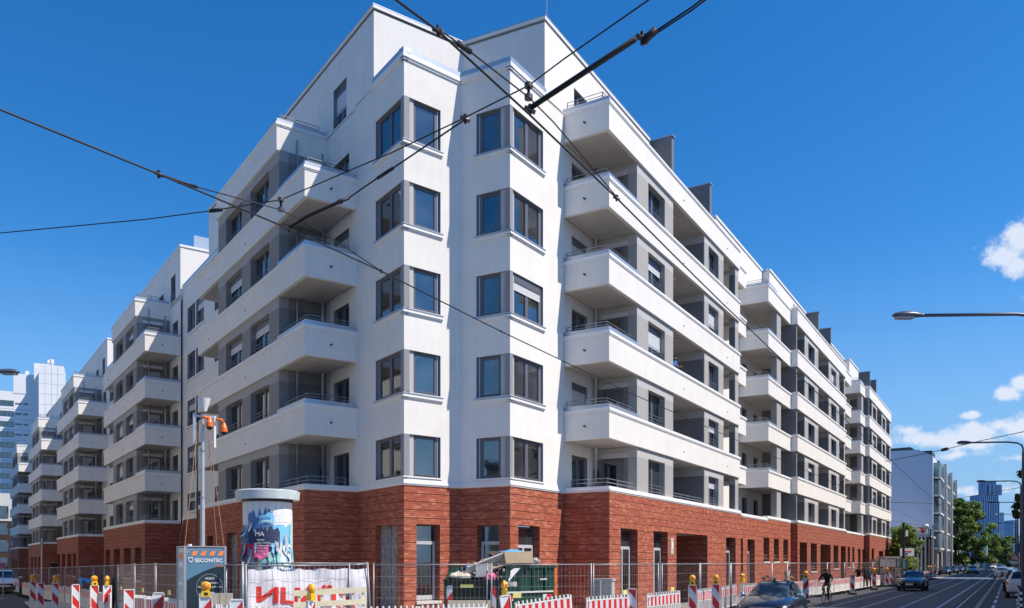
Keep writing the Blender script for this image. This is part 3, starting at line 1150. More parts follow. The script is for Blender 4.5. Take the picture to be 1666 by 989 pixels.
# string courses of the recess penthouse
m = MB()
wall_open(m, FR, 21.9 - 2, 30.9, 19.6, ZP, -2.0, [(24.2, 25.4, 20.0, 21.7)], .2, 'white_render', 'reveal')
m.box(FR, 19.9, 20.1, -8, -2.02, 19.6, ZP, 'white_render')
build('penthouse_wall', m, corner)
add_window(corner, FR, 24.2, 25.4, 20.0, 21.7, -2.14, 'double')
m = MB()
m.box(FR, 19.9, 30.9, -2.3, -1.94, ZP, ZP + .15, 'white_trim')
m.box(FR, 19.9, 30.9, -8, -2.2, ZP - .1, ZP + .02, 'roof_felt')
build('penthouse_coping', m, corner)
for (x, y, z) in ((PE.x + .1, PE.y + .5, ZP), (FL.pt(23.0, -3, 0)[0], FL.pt(23, -3, 0)[1], 20.3)):
    lr = MB()
    lr.tube([(x, y, z), (x, y, z + 1.3)], .02, 'galvanised', 5)
    build('lightning_rod', lr, corner)

# ---------------------------------------------------------------- further blocks, right street
UNIT_R2 = [('log', 1299.8, 1311.4), ('pier', 1311.4, 1317.3), ('win', 1317.3, 1327.5), ('pier', 1327.5, 1333.4), ('log', 1333.4, 1350.3), ('pier', 1350.3, 1354.4),
           ('win', 1354.4, 1362.6), ('pier', 1362.6, 1367), ('log', 1367, 1375), ('post', 1375, 1376.6)]
UNIT_R3 = [('log', 1416, 1420), ('pier', 1420, 1422), ('win', 1422, 1427), ('pier', 1427, 1428.5), ('log', 1428.5, 1436), ('pier', 1436, 1437.5),
           ('win', 1437.5, 1441.5), ('pier', 1441.5, 1443), ('log', 1443, 1448.6), ('post', 1448.6, 1450.2)]


def right_unit(label, F, unit, nsegs, ops, pent, finsu, dl, recess=None, seed=4):
    """F is shifted so that plane 0 is the block's front and u = 0 its near corner"""
    root = empty('apartment_building', F.pt(0, 0, 0), label=label, cat='building', group='blocks of the apartment complex')
    segs = [(k, F.U(a, 0), F.U(b, 0)) for k, a, b in unit]
    end = segs[-1][2]
    storeys(root, F, segs, range(1, 6), True, seed=seed)
    w = MB()
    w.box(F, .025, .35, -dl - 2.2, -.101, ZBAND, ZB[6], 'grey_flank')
    build('flank_wall', w, root)
    for k in range(2, 7):
        balcony(root, F, 0, end, ZB[k], dl=dl, dr=.5)
    band(root, F, 0, end, 0, dl=dl)
    ground_floor(root, F, 0, end, 0, [(F.U(a, 0), F.U(b, 0), c, d, k) for a, b, c, d, k in ops], False, dl=dl, dr=1.5)
    m = MB()
    m.box(F, 0, pent, -8, -1.95, 19.8, ZP, 'white_render')
    m.box(F, pent, end, -8, -5, 19.8, ZP - .4, 'white_render')
    m.box(F, .2, end - .2, -8, -.2, 19.4, 19.6, 'roof_felt')
    build('penthouse_wall', m, root)
    m = MB()
    m.box(F, -.05, pent, -2.2, -1.88, ZP, ZP + .15, 'white_trim')
    m.box(F, -.05, pent, -8, -2.0, ZP + .001, ZP + .02, 'roof_felt')
    build('penthouse_coping', m, root)
    fins(root, F, finsu, -4.5, -1.0)
    railing(root, F, [(.3, -.35), (end - .3, -.35)], z6, .35, bars=3)
    return root, end


FR2 = FR.shifted(31.03, .465)
r2, e2 = right_unit('second white block along the right street, between two balcony recesses', FR2, UNIT_R2, None, [
    (1301, 1313, .1, 3.5, 'slot'), (1319, 1329, 1.35, 3.5, 'window'), (1334.8, 1351.5, 0, 3.5, 'gate'), (1356, 1364, 1.5, 3.5, 'window'), (1368, 1376, .1, 3.5, 'slot')],
    12.2, (12.6, 18.2), .5)
FR3 = FR.shifted(62.0, 1.0)
# recess between second and third block belongs to the second
w = MB()
wall_open(w, FR2, e2, 31.2, ZBAND, 20.0, -2.0, [(a, a + 1.2, zfloor(k) - .8 if k > 1 else ZBAND2 + .1, zceil(k) - .5) for k in range(1, 6) for a in (26.2, 28.6)], .2, 'white_render', 'reveal')
build('rear_wall', w, r2)
for k in range(1, 6):
    for a in (26.2, 28.6):
        add_window(r2, FR2, a, a + 1.2, zfloor(k) - .8 if k > 1 else ZBAND2 + .1, zceil(k) - .5, -2.14, 'double')
for k in range(2, 7):
    balcony(r2, FR2, e2 + .02, e2 + 3.6, ZB[k] - .12, n=-.12, dr=1.5, h=.9, back=1.5)
right_recess(r2, FR2, 27.6, .14, 2.1, 30.9)
band(r2, FR2, e2 + .02, 31.0, 0, drop=.1)
g = []
for a, b, c, d, k in ((1379, 1383, 1.6, 3.5, 'window'), (1386.7, 1390, 1.6, 3.5, 'window'), (1396, 1400, .1, 3.4, 'slot'), (1403, 1406, .1, 3.4, 'slot')):
    g.append((FR2.U(a, 0), FR2.U(b, 0), c, d, k))
ground_floor(r2, FR2, e2, 31.2, 0, g, False)
m = MB()
m.box(FR2, 22.9, 31.0, -8, -1.95, 19.6, ZP, 'white_render')
m.box(FR2, 22.9, 31.0, -2.2, -1.88, ZP, ZP + .15, 'white_trim')
build('penthouse_wall', m, r2)
r3, e3 = right_unit('farthest white block of the complex at the end of the right street', FR3, UNIT_R3, None, [
    (1418, 1422, .1, 3.5, 'slot'), (1430, 1437, .1, 3.3, 'slot'), (1439.5, 1442, 1.6, 3.5, 'slot'), (1445.6, 1448, 1.6, 3.5, 'slot')], 6.0, (7.5, 12.5), .45, seed=6)
m = MB()
m.box(FR3, 0, e3 - .15, -10, -1.9, -.1, 19.5, 'white_render')
build('rear_wall', m, r3)

# ---------------------------------------------------------------- further blocks, left street
LN = [('second white block on the left street, behind the camera mast', 27.0, .2, -.25),
      ('third white block on the left street, in shade', 54.0, .4, -.42),
      ('fourth white block on the left street, in shade', 81.0, .66, -.62),
      ('farthest white block on the left street, beside the tower block', 108.0, .84, -.82)]
LOPS = [[(179, 171.5, 1.2, 3.3, 'window'), (195, 185, .1, 3.3, 'slot'), (212.6, 201.5, 1.2, 3.3, 'window'), (230, 219, 1.1, 3.3, 'window')],
        [(98, 93, 1.2, 3.3, 'window'), (106, 100.6, .1, 3.3, 'slot'), (116, 109.5, 1.2, 3.3, 'window'), (123.6, 118.4, 1.2, 3.3, 'window')],
        [(49, 45.8, 1.2, 3.3, 'window'), (53.7, 50.6, .1, 3.3, 'slot'), (59.7, 56, 1.2, 3.3, 'window'), (65.6, 62, 1.2, 3.3, 'window')],
        [(20.6, 19.2, 1.2, 3.3, 'window'), (24.5, 22, 1.2, 3.3, 'window'), (28, 26.5, 1.2, 3.3, 'window')]]
for (lab, du, dn, dz), lops in zip(LN, LOPS):
    F = FL.shifted(du, dn, dz)
    root = empty('apartment_building', F.pt(0, 0, 0), label=lab, cat='building', group='blocks of the apartment complex')
    ops = []
    for a, b, c, d, k in lops:
        ua, ub = F.U(a, 0), F.U(b, 0)
        if ua > ub: ua, ub = ub, ua
        if ua > 0 and ub < 15.1: ops.append((ua, ub, c, d, k))
    left_unit(root, F, False, -2.0 - dn - .004 * int(du / 27), None, ops, seed=int(du))
    m = MB()
    nn = -2.0 - dn - .004 * int(du / 27)
    wall_open(m, F, .1, 21.0, 19.7, ZP + .1, nn, [(1.4, 2.7, 20.05, 21.75), (4.8, 6.2, 20.05, 21.3)], .2, 'white_render', 'reveal')
    m.quad(F.pt(.1, nn, 19.7), F.pt(.1, nn - 8, 19.7), F.pt(.1, nn - 8, ZP + .1), F.pt(.1, nn, ZP + .1), 'white_render')
    m.quad(F.pt(21, nn, 17), F.pt(21, nn - 8, 17), F.pt(21, nn - 8, ZP + .1), F.pt(21, nn, ZP + .1), 'white_render')
    build('penthouse_wall', m, root)
    for a, b, c, d in ((1.4, 2.7, 20.05, 21.75), (4.8, 6.2, 20.05, 21.3)):
        add_window(root, F, a, b, c, d, nn - .14, 'double', rail=True)
    m = MB()
    m.box(F, .05, 21.05, nn - .3, nn + .05, ZP + .1, ZP + .24, 'white_trim')
    m.box(F, .04, .3, nn - 8, nn - .3, ZP + .1, ZP + .24, 'white_trim')
    m.box(F, .3, 21, nn - 8, nn - .3, ZP, ZP + .12, 'roof_felt')
    m.box(F, .25, .3, nn - 5.5, nn - .9, ZP + .24, ZP + 1.1, 'metal_coping')
    build('penthouse_coping', m, root)

# ---------------------------------------------------------------- bricks
camp = Vector((0, 0, CAMZ))
full = []
rest = MB()
mid = MB()
for (F, a, b, zb, zt_, n, pr) in BRICKS:
    c = Vector(F.pt((a + b) / 2, n, (zb + zt_) / 2))
    dv = camp - c
    facing = F.n.x * dv.x + F.n.y * dv.y
    yv = HY - (c.z - CAMZ) / c.y * F_PX
    vis = yv < 985 and facing > 0 and not (718 < CX + c.x / c.y * F_PX < 890 and yv > 905)
    score = (b - a) * facing / dv.length ** 3 if vis and abs((b - a) - .285) < 1e-4 else -1
    full.append((score, F, a, b, zb, zt_, n, pr))
full.sort(key=lambda r: -r[0])
unit = MB()
UL = Frame((0, 0), (1, 0), (0, 1))
unit.box(UL, -.1425, .1425, -.02, .012, 0, .0625, 'brick')
ume = unit.mesh('brick')
for i, (s, F, a, b, zb, zt_, n, pr) in enumerate(full):
    if i < 300 and s > 0:
        M = Matrix.Translation(Vector(F.pt((a + b) / 2, n, zb))) @ Matrix.Rotation(F.theta, 4, 'Z')
        link('brick', ume, corner, matrix=WORLD[corner.name].inverted() @ M)
    else:
        p = [F.pt(a, n, zb), F.pt(b, n, zb), F.pt(b, n + pr, zb), F.pt(a, n + pr, zb),
             F.pt(a, n, zt_), F.pt(b, n, zt_), F.pt(b, n + pr, zt_), F.pt(a, n + pr, zt_)]
        rest.add(p, [(0, 3, 2, 1), (4, 5, 6, 7), (1, 2, 6, 5), (2, 3, 7, 6), (3, 0, 4, 7)], 'brick')
build('brickwork', rest, corner, kind='stuff')

# ================================================================== ground
mat('asphalt', (.050, .052, .058), .85, noise=.22, nscale=.5, bump=.4, bscale=60)
mat('paving', (.27, .255, .235), .9, noise=.2, nscale=1.2, bump=.3)
mat('kerb_stone', (.30, .29, .28), .85, noise=.15)
mat('road_paint_and_sun_band', (.62, .62, .60), .7, noise=.25, nscale=4)
mat('rail_steel', (.42, .43, .46), .3, metal=.9, noise=.1)
mat('rail_bed', (.085, .085, .09), .85, noise=.2)
mat('cycle_lane', (.082, .076, .078), .85, noise=.2, nscale=1)


def plane_strip(F, u0, u1, n0, n1, z, m, mb, step=6.0, uz=True):
    k = max(1, int(abs(u1 - u0) / step))
    for i in range(k):
        a = u0 + (u1 - u0) * i / k; b = u0 + (u1 - u0) * (i + 1) / k
        q = []
        for (u, n) in ((a, n0), (b, n0), (b, n1), (a, n1)):
            p = F.pt(u, n, 0)
            q.append((p[0], p[1], (gz(p[0], p[1]) if uz else 0) + z))
        mb.add(q, [(0, 1, 2, 3)], m)


g = MB()
xs = [-900, -500, -300, -200, -150, -120, -100, -80, -70, -60] + list(range(-52, 30, 4)) + [40, 60, 100, 200, 400, 900, 2500]
ys = [-400, -100, -40, -12] + list(range(0, 100, 4)) + [110, 120, 130, 145, 160, 200, 260, 400, 800, 1600, 5000]
vs = [(x, y, gz(x, y) - .008) for y in ys for x in xs]
nx = len(xs)
g.add(vs, [(j * nx + i, j * nx + i + 1, (j + 1) * nx + i + 1, (j + 1) * nx + i) for j in range(len(ys) - 1) for i in range(nx - 1)], 'asphalt', True)
tag(build('ground', g), kind='structure')
mat('bounce_gravel', (.50, .45, .37), .95, noise=.25, nscale=1.5, bump=.8, bscale=25)  # pale gravel added to bounce sunlight up onto the facades
mat('bounce_concrete', (.42, .405, .38), .9, noise=.2, nscale=.7, bump=.3)  # light crossing ground, unseen, added as a bounce surface for the shaded walls
sg_ = MB()
c0 = Vector((0, 25))
sg_.add([(-26, 44, .0), (-12, 22, .004), (4, 18.5, .004), (12, 30, .004), (8, 40, .004), (-3, 33, .004), (-14, 42, .0)], [(0, 1, 5, 6), (1, 2, 5), (2, 3, 4, 5)], 'bounce_gravel')
tag(build('bounce_gravel_yard', sg_), kind='structure')
sg_ = MB()
sg_.add([(-60, -30, .002), (30, -30, .002), (14, 24, .002), (4, 18.4, .002), (-12, 21.9, .002), (-30, 32, -.05)], [(0, 1, 2, 3, 4, 5)], 'bounce_concrete')
tag(build('bounce_crossing', sg_), kind='structure')
pv = MB()
plane_strip(FR, -3, 260, .9, 2.9, .118, 'paving', pv, 10)
plane_strip(FR, -3, 260, 2.9, 3.05, .122, 'kerb_stone', pv, 10)
plane_strip(FR, 64, 260, -3, .9, .114, 'paving', pv, 10)
plane_strip(FR, -3, 64, -.2, .9, .115, 'paving', pv, 10)
plane_strip(FR, 16, 260, 15.9, 19, .118, 'paving', pv, 10)
plane_strip(FR, 16, 260, 15.75, 15.9, .122, 'kerb_stone', pv, 10)
plane_strip(FL, -3, 180, -.6, 2.9, .118, 'paving', pv, 6)
tag(build('pavement', pv), kind='structure')
rd = MB()
plane_strip(FR, -30, 260, 5.4, 11.1, .004, 'rail_bed', rd, 20)
plane_strip(FR, 0, 250, 12.75, 13.6, .004, 'cycle_lane', rd, 20)
tag(build('tram_bed', rd), kind='structure')
rl = MB()
for n in (6.1, 7.535, 9.05, 10.485):
    plane_strip(FR, -30, 300, n, n + .075, .009, 'rail_steel', rl, 30)
    plane_strip(FR, -30, 300, n + .085, n + .13, .0085, 'dark_metal', rl, 30)
tag(build('tram_rail', rl), kind='structure')
mk = MB()
u = 8
while u < 110:
    mk_len = .45
    plane_strip(FR, u, u + mk_len, 11.95, 12.13, .009, 'road_paint_and_sun_band', mk, 5); u += .95
u = 6
while u < 130:
    plane_strip(FR, u, u + 4.2, 12.62, 12.75, .0095, 'road_paint_and_sun_band', mk, 5); u += 6.5
plane_strip(FR, 5, 130, 11.25, 11.32, .009, 'road_paint_and_sun_band', mk, 20)
u = 4
while u < 90:
    plane_strip(FR, u, u + 3.2, 13.62, 13.80, .009, 'road_paint_and_sun_band', mk, 5); u += 4.4
for u in (20, 26, 32, 38, 44, 50):
    plane_strip(FR, u, u + .12, 13.8, 15.7, .009, 'road_paint_and_sun_band', mk, 5)
plane_strip(FR, 92.5, 96.5, 3.2, 13.4, .009, 'road_paint_and_sun_band', mk, 5)  # sunlit band at the cross street, painted on as a pale strip
tag(build('road_marking_and_sun_band', mk), kind='structure')

# ================================================================== street furniture helpers
mat('barrier_white', (.74, .74, .73), .55, noise=.12, nscale=5, streak=.12)
mat('barrier_dirty', (.80, .78, .75), .7, noise=.15, nscale=4, streak=.2)
mat('signal_red', (.62, .018, .02), .5, noise=.08)
mat('fence_tube', (.28, .285, .295), .45, metal=.4, noise=.15, nscale=12)
mat('faded_red', (.34, .045, .05), .7, noise=.3, nscale=6)
mat('rubber', (.02, .02, .021), .8, noise=.2)
mat('lamp_yellow', (.80, .50, .015), .4, noise=.05)
mat('lamp_orange', (.75, .22, .01), .2, coat=.6)
mat('wood_pale', (.80, .72, .50), .75, noise=.15, nscale=3)
mat('note_yellow', (.72, .68, .22), .7)


def stripes(name, c1, c2, axis_scale, diag=0.0, rough=.5):
    """red and white foil: bands along local x, optionally slanted by z"""
    m = bpy.data.materials.new(name); m.use_nodes = True
    t = m.node_tree; b = t.nodes['Principled BSDF']; b.inputs['Roughness'].default_value = rough
    co = t.nodes.new('ShaderNodeTexCoord'); sp = t.nodes.new('ShaderNodeSeparateXYZ')
    t.links.new(co.outputs['Object'], sp.inputs[0])
    mz = t.nodes.new('ShaderNodeMath'); mz.operation = 'MULTIPLY'; mz.inputs[1].default_value = diag
    t.links.new(sp.outputs['Z'], mz.inputs[0])
    ad = t.nodes.new('ShaderNodeMath'); ad.operation = 'ADD'
    t.links.new(sp.outputs['X'], ad.inputs[0]); t.links.new(mz.outputs[0], ad.inputs[1])
    sc_ = t.nodes.new('ShaderNodeMath'); sc_.operation = 'MULTIPLY'; sc_.inputs[1].default_value = axis_scale
    t.links.new(ad.outputs[0], sc_.inputs[0])
    fr = t.nodes.new('ShaderNodeMath'); fr.operation = 'FRACT'; t.links.new(sc_.outputs[0], fr.inputs[0])
    gt = t.nodes.new('ShaderNodeMath'); gt.operation = 'GREATER_THAN'; gt.inputs[1].default_value = .5
    t.links.new(fr.outputs[0], gt.inputs[0])
    mx_ = t.nodes.new('ShaderNodeMixRGB'); mx_.inputs['Color1'].default_value = (*c1, 1); mx_.inputs['Color2'].default_value = (*c2, 1)
    t.links.new(gt.outputs[0], mx_.inputs['Fac'])
    nt = t.nodes.new('ShaderNodeTexNoise'); nt.inputs['Scale'].default_value = 7; nt.inputs['Detail'].default_value = 5
    t.links.new(co.outputs['Object'], nt.inputs['Vector'])
    mr_ = t.nodes.new('ShaderNodeMapRange'); mr_.inputs['To Min'].default_value = .72; mr_.inputs['To Max'].default_value = 1.1
    t.links.new(nt.outputs['Fac'], mr_.inputs['Value'])
    ml = t.nodes.new('ShaderNodeVectorMath'); ml.operation = 'SCALE'
    t.links.new(mx_.outputs[0], ml.inputs[0]); t.links.new(mr_.outputs[0], ml.inputs['Scale'])
    t.links.new(ml.outputs[0], b.inputs['Base Color'])
    MATS[name] = m


stripes('stripes_upright', (.62, .66, .70), (.64, .02, .022), 4.4)
stripes('stripes_slant', (.66, .70, .75), (.60, .02, .025), 1.75, .8)
stripes('stripes_slant_back', (.66, .70, .75), (.60, .02, .025), 1.75, -.8)
L0 = Frame((0, 0), (1, 0), (0, 1))


def barrier_proto(name, dirty):
    """plastic construction barrier: pickets, striped board, lower slats, feet. 2 m long, along x"""
    r = bpy.data.objects.new(name, None)
    wm = 'barrier_dirty' if dirty else 'barrier_white'
    f = MB()
    f.box(L0, -.98, .98, -.022, .022, .93, .965, wm)
    f.box(L0, -.98, .98, -.022, .022, .60, .63, wm)
    f.box(L0, -.98, .98, -.022, .022, .14, .18, wm)
    f.box(L0, -1.0, -.955, -.025, .025, .10, 1.03, wm)
    f.box(L0, .955, 1.0, -.025, .025, .10, 1.03, wm)
    n = 13
    k = MB()
    for i in range(n):
        x = -.88 + 1.76 * i / (n - 1)
        if not dirty:
            k.box(L0, x - .02, x + .02, -.02, .02, .965, 1.055, wm)
        k.box(L0, x - .024, x + .024, -.015, .015, .18, .60, wm)
    fo = [f.mesh('frame'), k.mesh('pickets')]
    b = MB(); b.box(L0, -.95, .95, -.03, .03, .64, .925, 'stripes_upright')
    ft = MB()
    for x in (-.9, .9):
        ft.box(L0, x - .06, x + .06, -.38, .38, 0, .10, 'rubber')
    pl = MB()
    if dirty:
        pl.box(L0, -.95, .95, -.012, .012, .16, .62, wm)
    return r, fo, b.mesh('striped_board'), ft.mesh('foot'), (pl.mesh('panel') if dirty else None)


def inst_barrier(P, x, y, ang, z, label, group, roll=0.0):
    r, fo, b, ft, pl = P
    e = r.copy(); e.name = 'construction_barrier'
    COL.objects.link(e)
    e.location = (x, y, z); e.rotation_euler = (0, roll, ang)
    tag(e, label, 'barrier', group)
    link('frame', fo[0], e); link('picket_row', fo[1], e, kind='stuff'); link('striped_board', b, e); link('foot', ft, e)
    if pl: link('panel', pl, e)
    return e


BP = barrier_proto('construction_barrier', False)
BD = barrier_proto('construction_barrier', True)


def beacon_proto(back):
    p = MB()
    p.box(L0, -.125, .125, -.012, .012, .24, 1.24, 'stripes_slant_back' if back else 'stripes_slant')
    fr = MB()
    fr.box(L0, -.15, -.126, -.03, .03, .2, 1.27, 'barrier_white'); fr.box(L0, .126, .15, -.03, .03, .2, 1.27, 'barrier_white')
    fr.box(L0, -.15, .15, -.03, .03, 1.241, 1.27, 'barrier_white'); fr.box(L0, -.15, .15, -.03, .03, .17, .2, 'barrier_white')
    fr.box(L0, -.03, .03, -.03, .03, .1, .17, 'barrier_white')
    ft = MB(); ft.box(L0, -.2, .2, -.4, .4, 0, .11, 'rubber')
    return p.mesh('striped_plate'), fr.mesh('frame'), ft.mesh('foot')


BC_ = {0: beacon_proto(0), 1: beacon_proto(1)}
lb = MB()
lb.box(L0, -.10, .10, -.055, .055, 0, .13, 'lamp_yellow')
lb.box(L0, -.075, .075, -.05, .05, .13, .17, 'lamp_yellow')
ring = []
lensm = MB()
for (mb_, r, y0, y1, m) in ((lb, .115, -.045, .045, 'lamp_yellow'), (lensm, .09, -.085, .085, 'lamp_orange')):
    k = 18
    prof = [(y0, r * .55), (y0 * .5, r), (y1 * .5, r), (y1, r * .55)]
    vs = [(rr * math.cos(2 * math.pi * i / k), yy, .245 + rr * math.sin(2 * math.pi * i / k)) for yy, rr in prof for i in range(k)]
    fs = [(j * k + i, j * k + (i + 1) % k, (j + 1) * k + (i + 1) % k, (j + 1) * k + i) for j in range(3) for i in range(k)]
    fs += [tuple(range(k))[::-1], tuple(3 * k + i for i in range(k))]
    mb_.add(vs, fs, m, True)
lb.box(L0, -.045, .045, -.058, -.05, .03, .10, 'black_box')
LAMPM = (lb.mesh('housing'), lensm.mesh('lens'))


def inst_beacon(x, y, ang, z, label, back=0, lamp=None, roll=0.0):
    pm_, fm_, tm_ = BC_[back]
    e = empty('warning_beacon', (x, y, z), ang, label, 'beacon', 'striped warning beacons along the site')
    e.rotation_euler = (0, roll, ang)
    link('striped_plate', pm_, e); link('frame', fm_, e); link('foot', tm_, e)
    if lamp is not None:
        l = empty('warning_lamp', (x + 1.27 * math.sin(roll) * math.cos(ang), y, z + 1.27), ang, lamp[0], 'warning lamp', 'yellow site lamps on beacons')
        l.rotation_euler = (0, roll, ang + lamp[1])
        link('housing', LAMPM[0], l); link('lens', LAMPM[1], l)


def at_top(xp, yp, h, D0=25):
    """ground point (x, y) under an object of height h whose top is seen at (xp, yp)"""
    D = D0
    for _ in range(30):
        x = (xp - CX) / F_PX * D
        g_ = gz(x, D)
        D = .5 * D + .5 * (CAMZ - g_ - h) * F_PX / (yp - HY)
    return (xp - CX) / F_PX * D, D


def ang_to_cam(x, y, extra=0.0):
    """rotation that turns local -y (front) to the camera"""
    return math.atan2(-x, y) * 1.0 + extra if False else -math.atan2(x, y) + extra


# barriers follow a polyline of ground points given by photo column and depth
BRR = random.Random(11)


def chain(pts, P, group, labels, gap=.06, skip=()):
    W = [Vector(((x - CX) / F_PX * D, D)) for x, D in pts]
    segs = [(W[i], W[i + 1]) for i in range(len(W) - 1)]
    total = sum((b - a).length for a, b in segs)
    n = int(total / (2.0 + gap))
    out = []
    def at(s):
        for a, b in segs:
            L = (b - a).length
            if s <= L: return a + (b - a) * (s / L)
            s -= L
        return segs[-1][1]
    s = 0
    i = 0
    while s + 2 < total:
        p0, p1 = at(s), at(s + 2)
        c = (p0 + p1) / 2
        d = (p1 - p0)
        a = math.atan2(d.y, d.x) + BRR.uniform(-.04, .04)
        if i not in skip:
            xi = c.x / c.y * F_PX + CX
            inst_barrier(P, c.x, c.y, a, gz(c.x, c.y) + .115 * 0, labels(i, xi), group, BRR.uniform(-.015, .015))
            out.append(c)
        s += 2.0 + gap; i += 1
    return out


ordw = ['first', 'second', 'third', 'fourth', 'fifth', 'sixth', 'seventh', 'eighth', 'ninth', 'tenth', 'eleventh', 'twelfth', 'thirteenth', 'fourteenth',
        'fifteenth', 'sixteenth', 'seventeenth', 'eighteenth', 'nineteenth', 'twentieth', 'twenty-first', 'twenty-second', 'twenty-third', 'twenty-fourth', 'twenty-fifth', 'twenty-sixth', 'twenty-seventh', 'twenty-eighth', 'twenty-ninth'] + ['thirty-' + w for w in ('zeroth', 'first', 'second', 'third', 'fourth', 'fifth', 'sixth', 'seventh', 'eighth', 'ninth')] + ['fortieth']
# left street, in the shade of the blocks
chain([(-40, 69), (2, 67), (34, 66)], BD, 'white barriers along the left street', lambda i, x: 'grey white slatted barrier across the left street, %s from the left edge' % ordw[i])
chain([(36, 60), (62, 52), (92, 45.5), (124, 40.5), (156, 33), (196, 28)], BD, 'white barriers along the left street',
      lambda i, x: 'dusty white barrier in the shaded left row, %s from its far end' % ordw[i])
# near row round the corner of the site
chain([(203, 27), (262, 24.6), (325, 21.6), (372, 19.6), (450, 18.9), (600, 19.0), (700, 20.0), (822, 21.4)], BP, 'picket barriers around the corner of the site',
      lambda i, x: 'white picket barrier before the corner site, %s from the left' % ordw[i])


def one_barrier(x0, y0, x1, y1, D0, D1, lab, P=BP, h=1.055, group='picket barriers around the corner of the site'):
    a = px(x0, D0, y0); b = px(x1, D1, y1)
    c = (a + b) / 2
    d = b - a
    L = math.hypot(d.x, d.y)
    e = inst_barrier(P, c.x, c.y, math.atan2(d.y, d.x), c.z - h, lab, group, -math.atan2(d.z, L))
    return e


one_barrier(838, 979, 936, 965, 22.3, 23.6, 'striped barrier tilting up right of the yellow lamp before the skip')
one_barrier(941, 972, 1044, 965, 24.6, 26.2, 'red and white striped barrier standing level before the grey cabinet')
one_barrier(1046, 966, 1112, 959.5, 26.6, 28.4, 'striped picket barrier directly left of the beacon pair')
one_barrier(1133, 958.5, 1158, 956, 30.4, 32.3, 'short looking white picket barrier between the two lit beacons')
one_barrier(1171, 955, 1200, 949, 34.0, 36.0, 'white picket barrier right of the lit beacons')
one_barrier(1203, 951, 1232, 948, 37.5, 39.2, 'last white picket barrier left of the dark car')
chain([(1262, 43), (1290, 47), (1336, 50.5), (1356, 53), (1416, 66.5), (1448, 74), (1482, 84), (1520, 103)], BD, 'shaded white barriers along the right street',
      lambda i, x: 'shaded white barrier in the right row, %s beyond the dark car' % ordw[i])

# beacons: photo column, row of the plate's top, lamp?
BEACONS = [
    (53.5, 945.6, 0, 1, 'small striped beacon with lamp, farthest of the left row', .2),
    (66, 948, 0, 0, 'striped beacon without lamp, second from the far end of the left row', .3),
    (90, 948, 0, 1, 'striped beacon with orange lamp before the third block', .1),
    (123, 950.5, 0, 0, 'striped beacon without lamp right of the thin sign post', .3),
    (153.5, 952.5, 0, 2, 'striped beacon carrying two lamps on the left street', .4),
    (210, 958.5, 0, 0, 'striped beacon behind curved pickets, left of the plastic trailer box', .2),
    (258, 963.5, 1, 0, 'bright striped beacon in white frame before the advertising trailer', .0),
    (335, 970.5, 1, 1, 'striped beacon with round yellow lamp in front of the dark trailer poster', .0),
    (385, 974.5, 1, 0, 'striped beacon without lamp between trailer and advertising column', .0),
    (506, 977, 1, 3, 'striped beacon seen edge-on in front of the pale wooden slats', 1.0),
    (831, 967, 1, 4, 'tilted striped beacon in front of the green skip', .5),
    (1028, 957.2, 0, 0, 'broad striped beacon without lamp left of the passage', .0),
    (1126.5, 951.3, 0, 1, 'striped beacon with yellow lamp before the brick passage', .0),
    (1164.5, 950, 0, 1, 'striped beacon with yellow lamp right of the brick passage', .0),
    (1207.5, 946.5, 1, 3, 'white beacon edge-on just left of the dark car', 1.5),
    (1311, 940, 1, 1, 'shaded beacon with orange lamp behind the dark car', .0),
    (1386.5, 935, 0, 0, 'shaded striped beacon below the two standing workers', .2),
    (1422, 932, 0, 1, 'shaded striped beacon with lamp left of the stacked formwork', .2),
    (1443, 930, 0, 1, 'shaded striped beacon with lamp in front of the stacked formwork', .2),
    (1450, 930, 0, 0, 'narrow shaded beacon right of the stacked formwork lamp', .3),
    (1468, 929, 0, 0, 'last shaded striped beacon left of the black oncoming car', .3),
]
for (bx, by, back, lamp, lab, tw) in BEACONS:
    x, y = at_top(bx, by, 1.27)
    g_ = gz(x, y)
    a = ang_to_cam(x, y) + tw
    roll = -.14 if lamp == 4 else 0
    ll = None
    if lamp:
        near = lab.replace('striped beacon', 'beacon')
        ll = ('site lamp of the ' + ' '.join(near.split()[:12]), 0 if lamp in (1, 2) else (1.1 if lamp == 3 else .9))
    inst_beacon(x, y, a, g_, lab, back, ll, roll)
    if lamp == 2:
        inst_beacon(x + .42, y + .1, a, g_, 'second beacon close behind the pair of lamps on the left street', 1, ('right one of two yellow lamps standing side by side on the left street', 1.0))

# ------------------------------------------------------------------ mesh fence
fence_wires = {}


mat('fence_wire', (.30, .31, .32), .5, metal=.3)


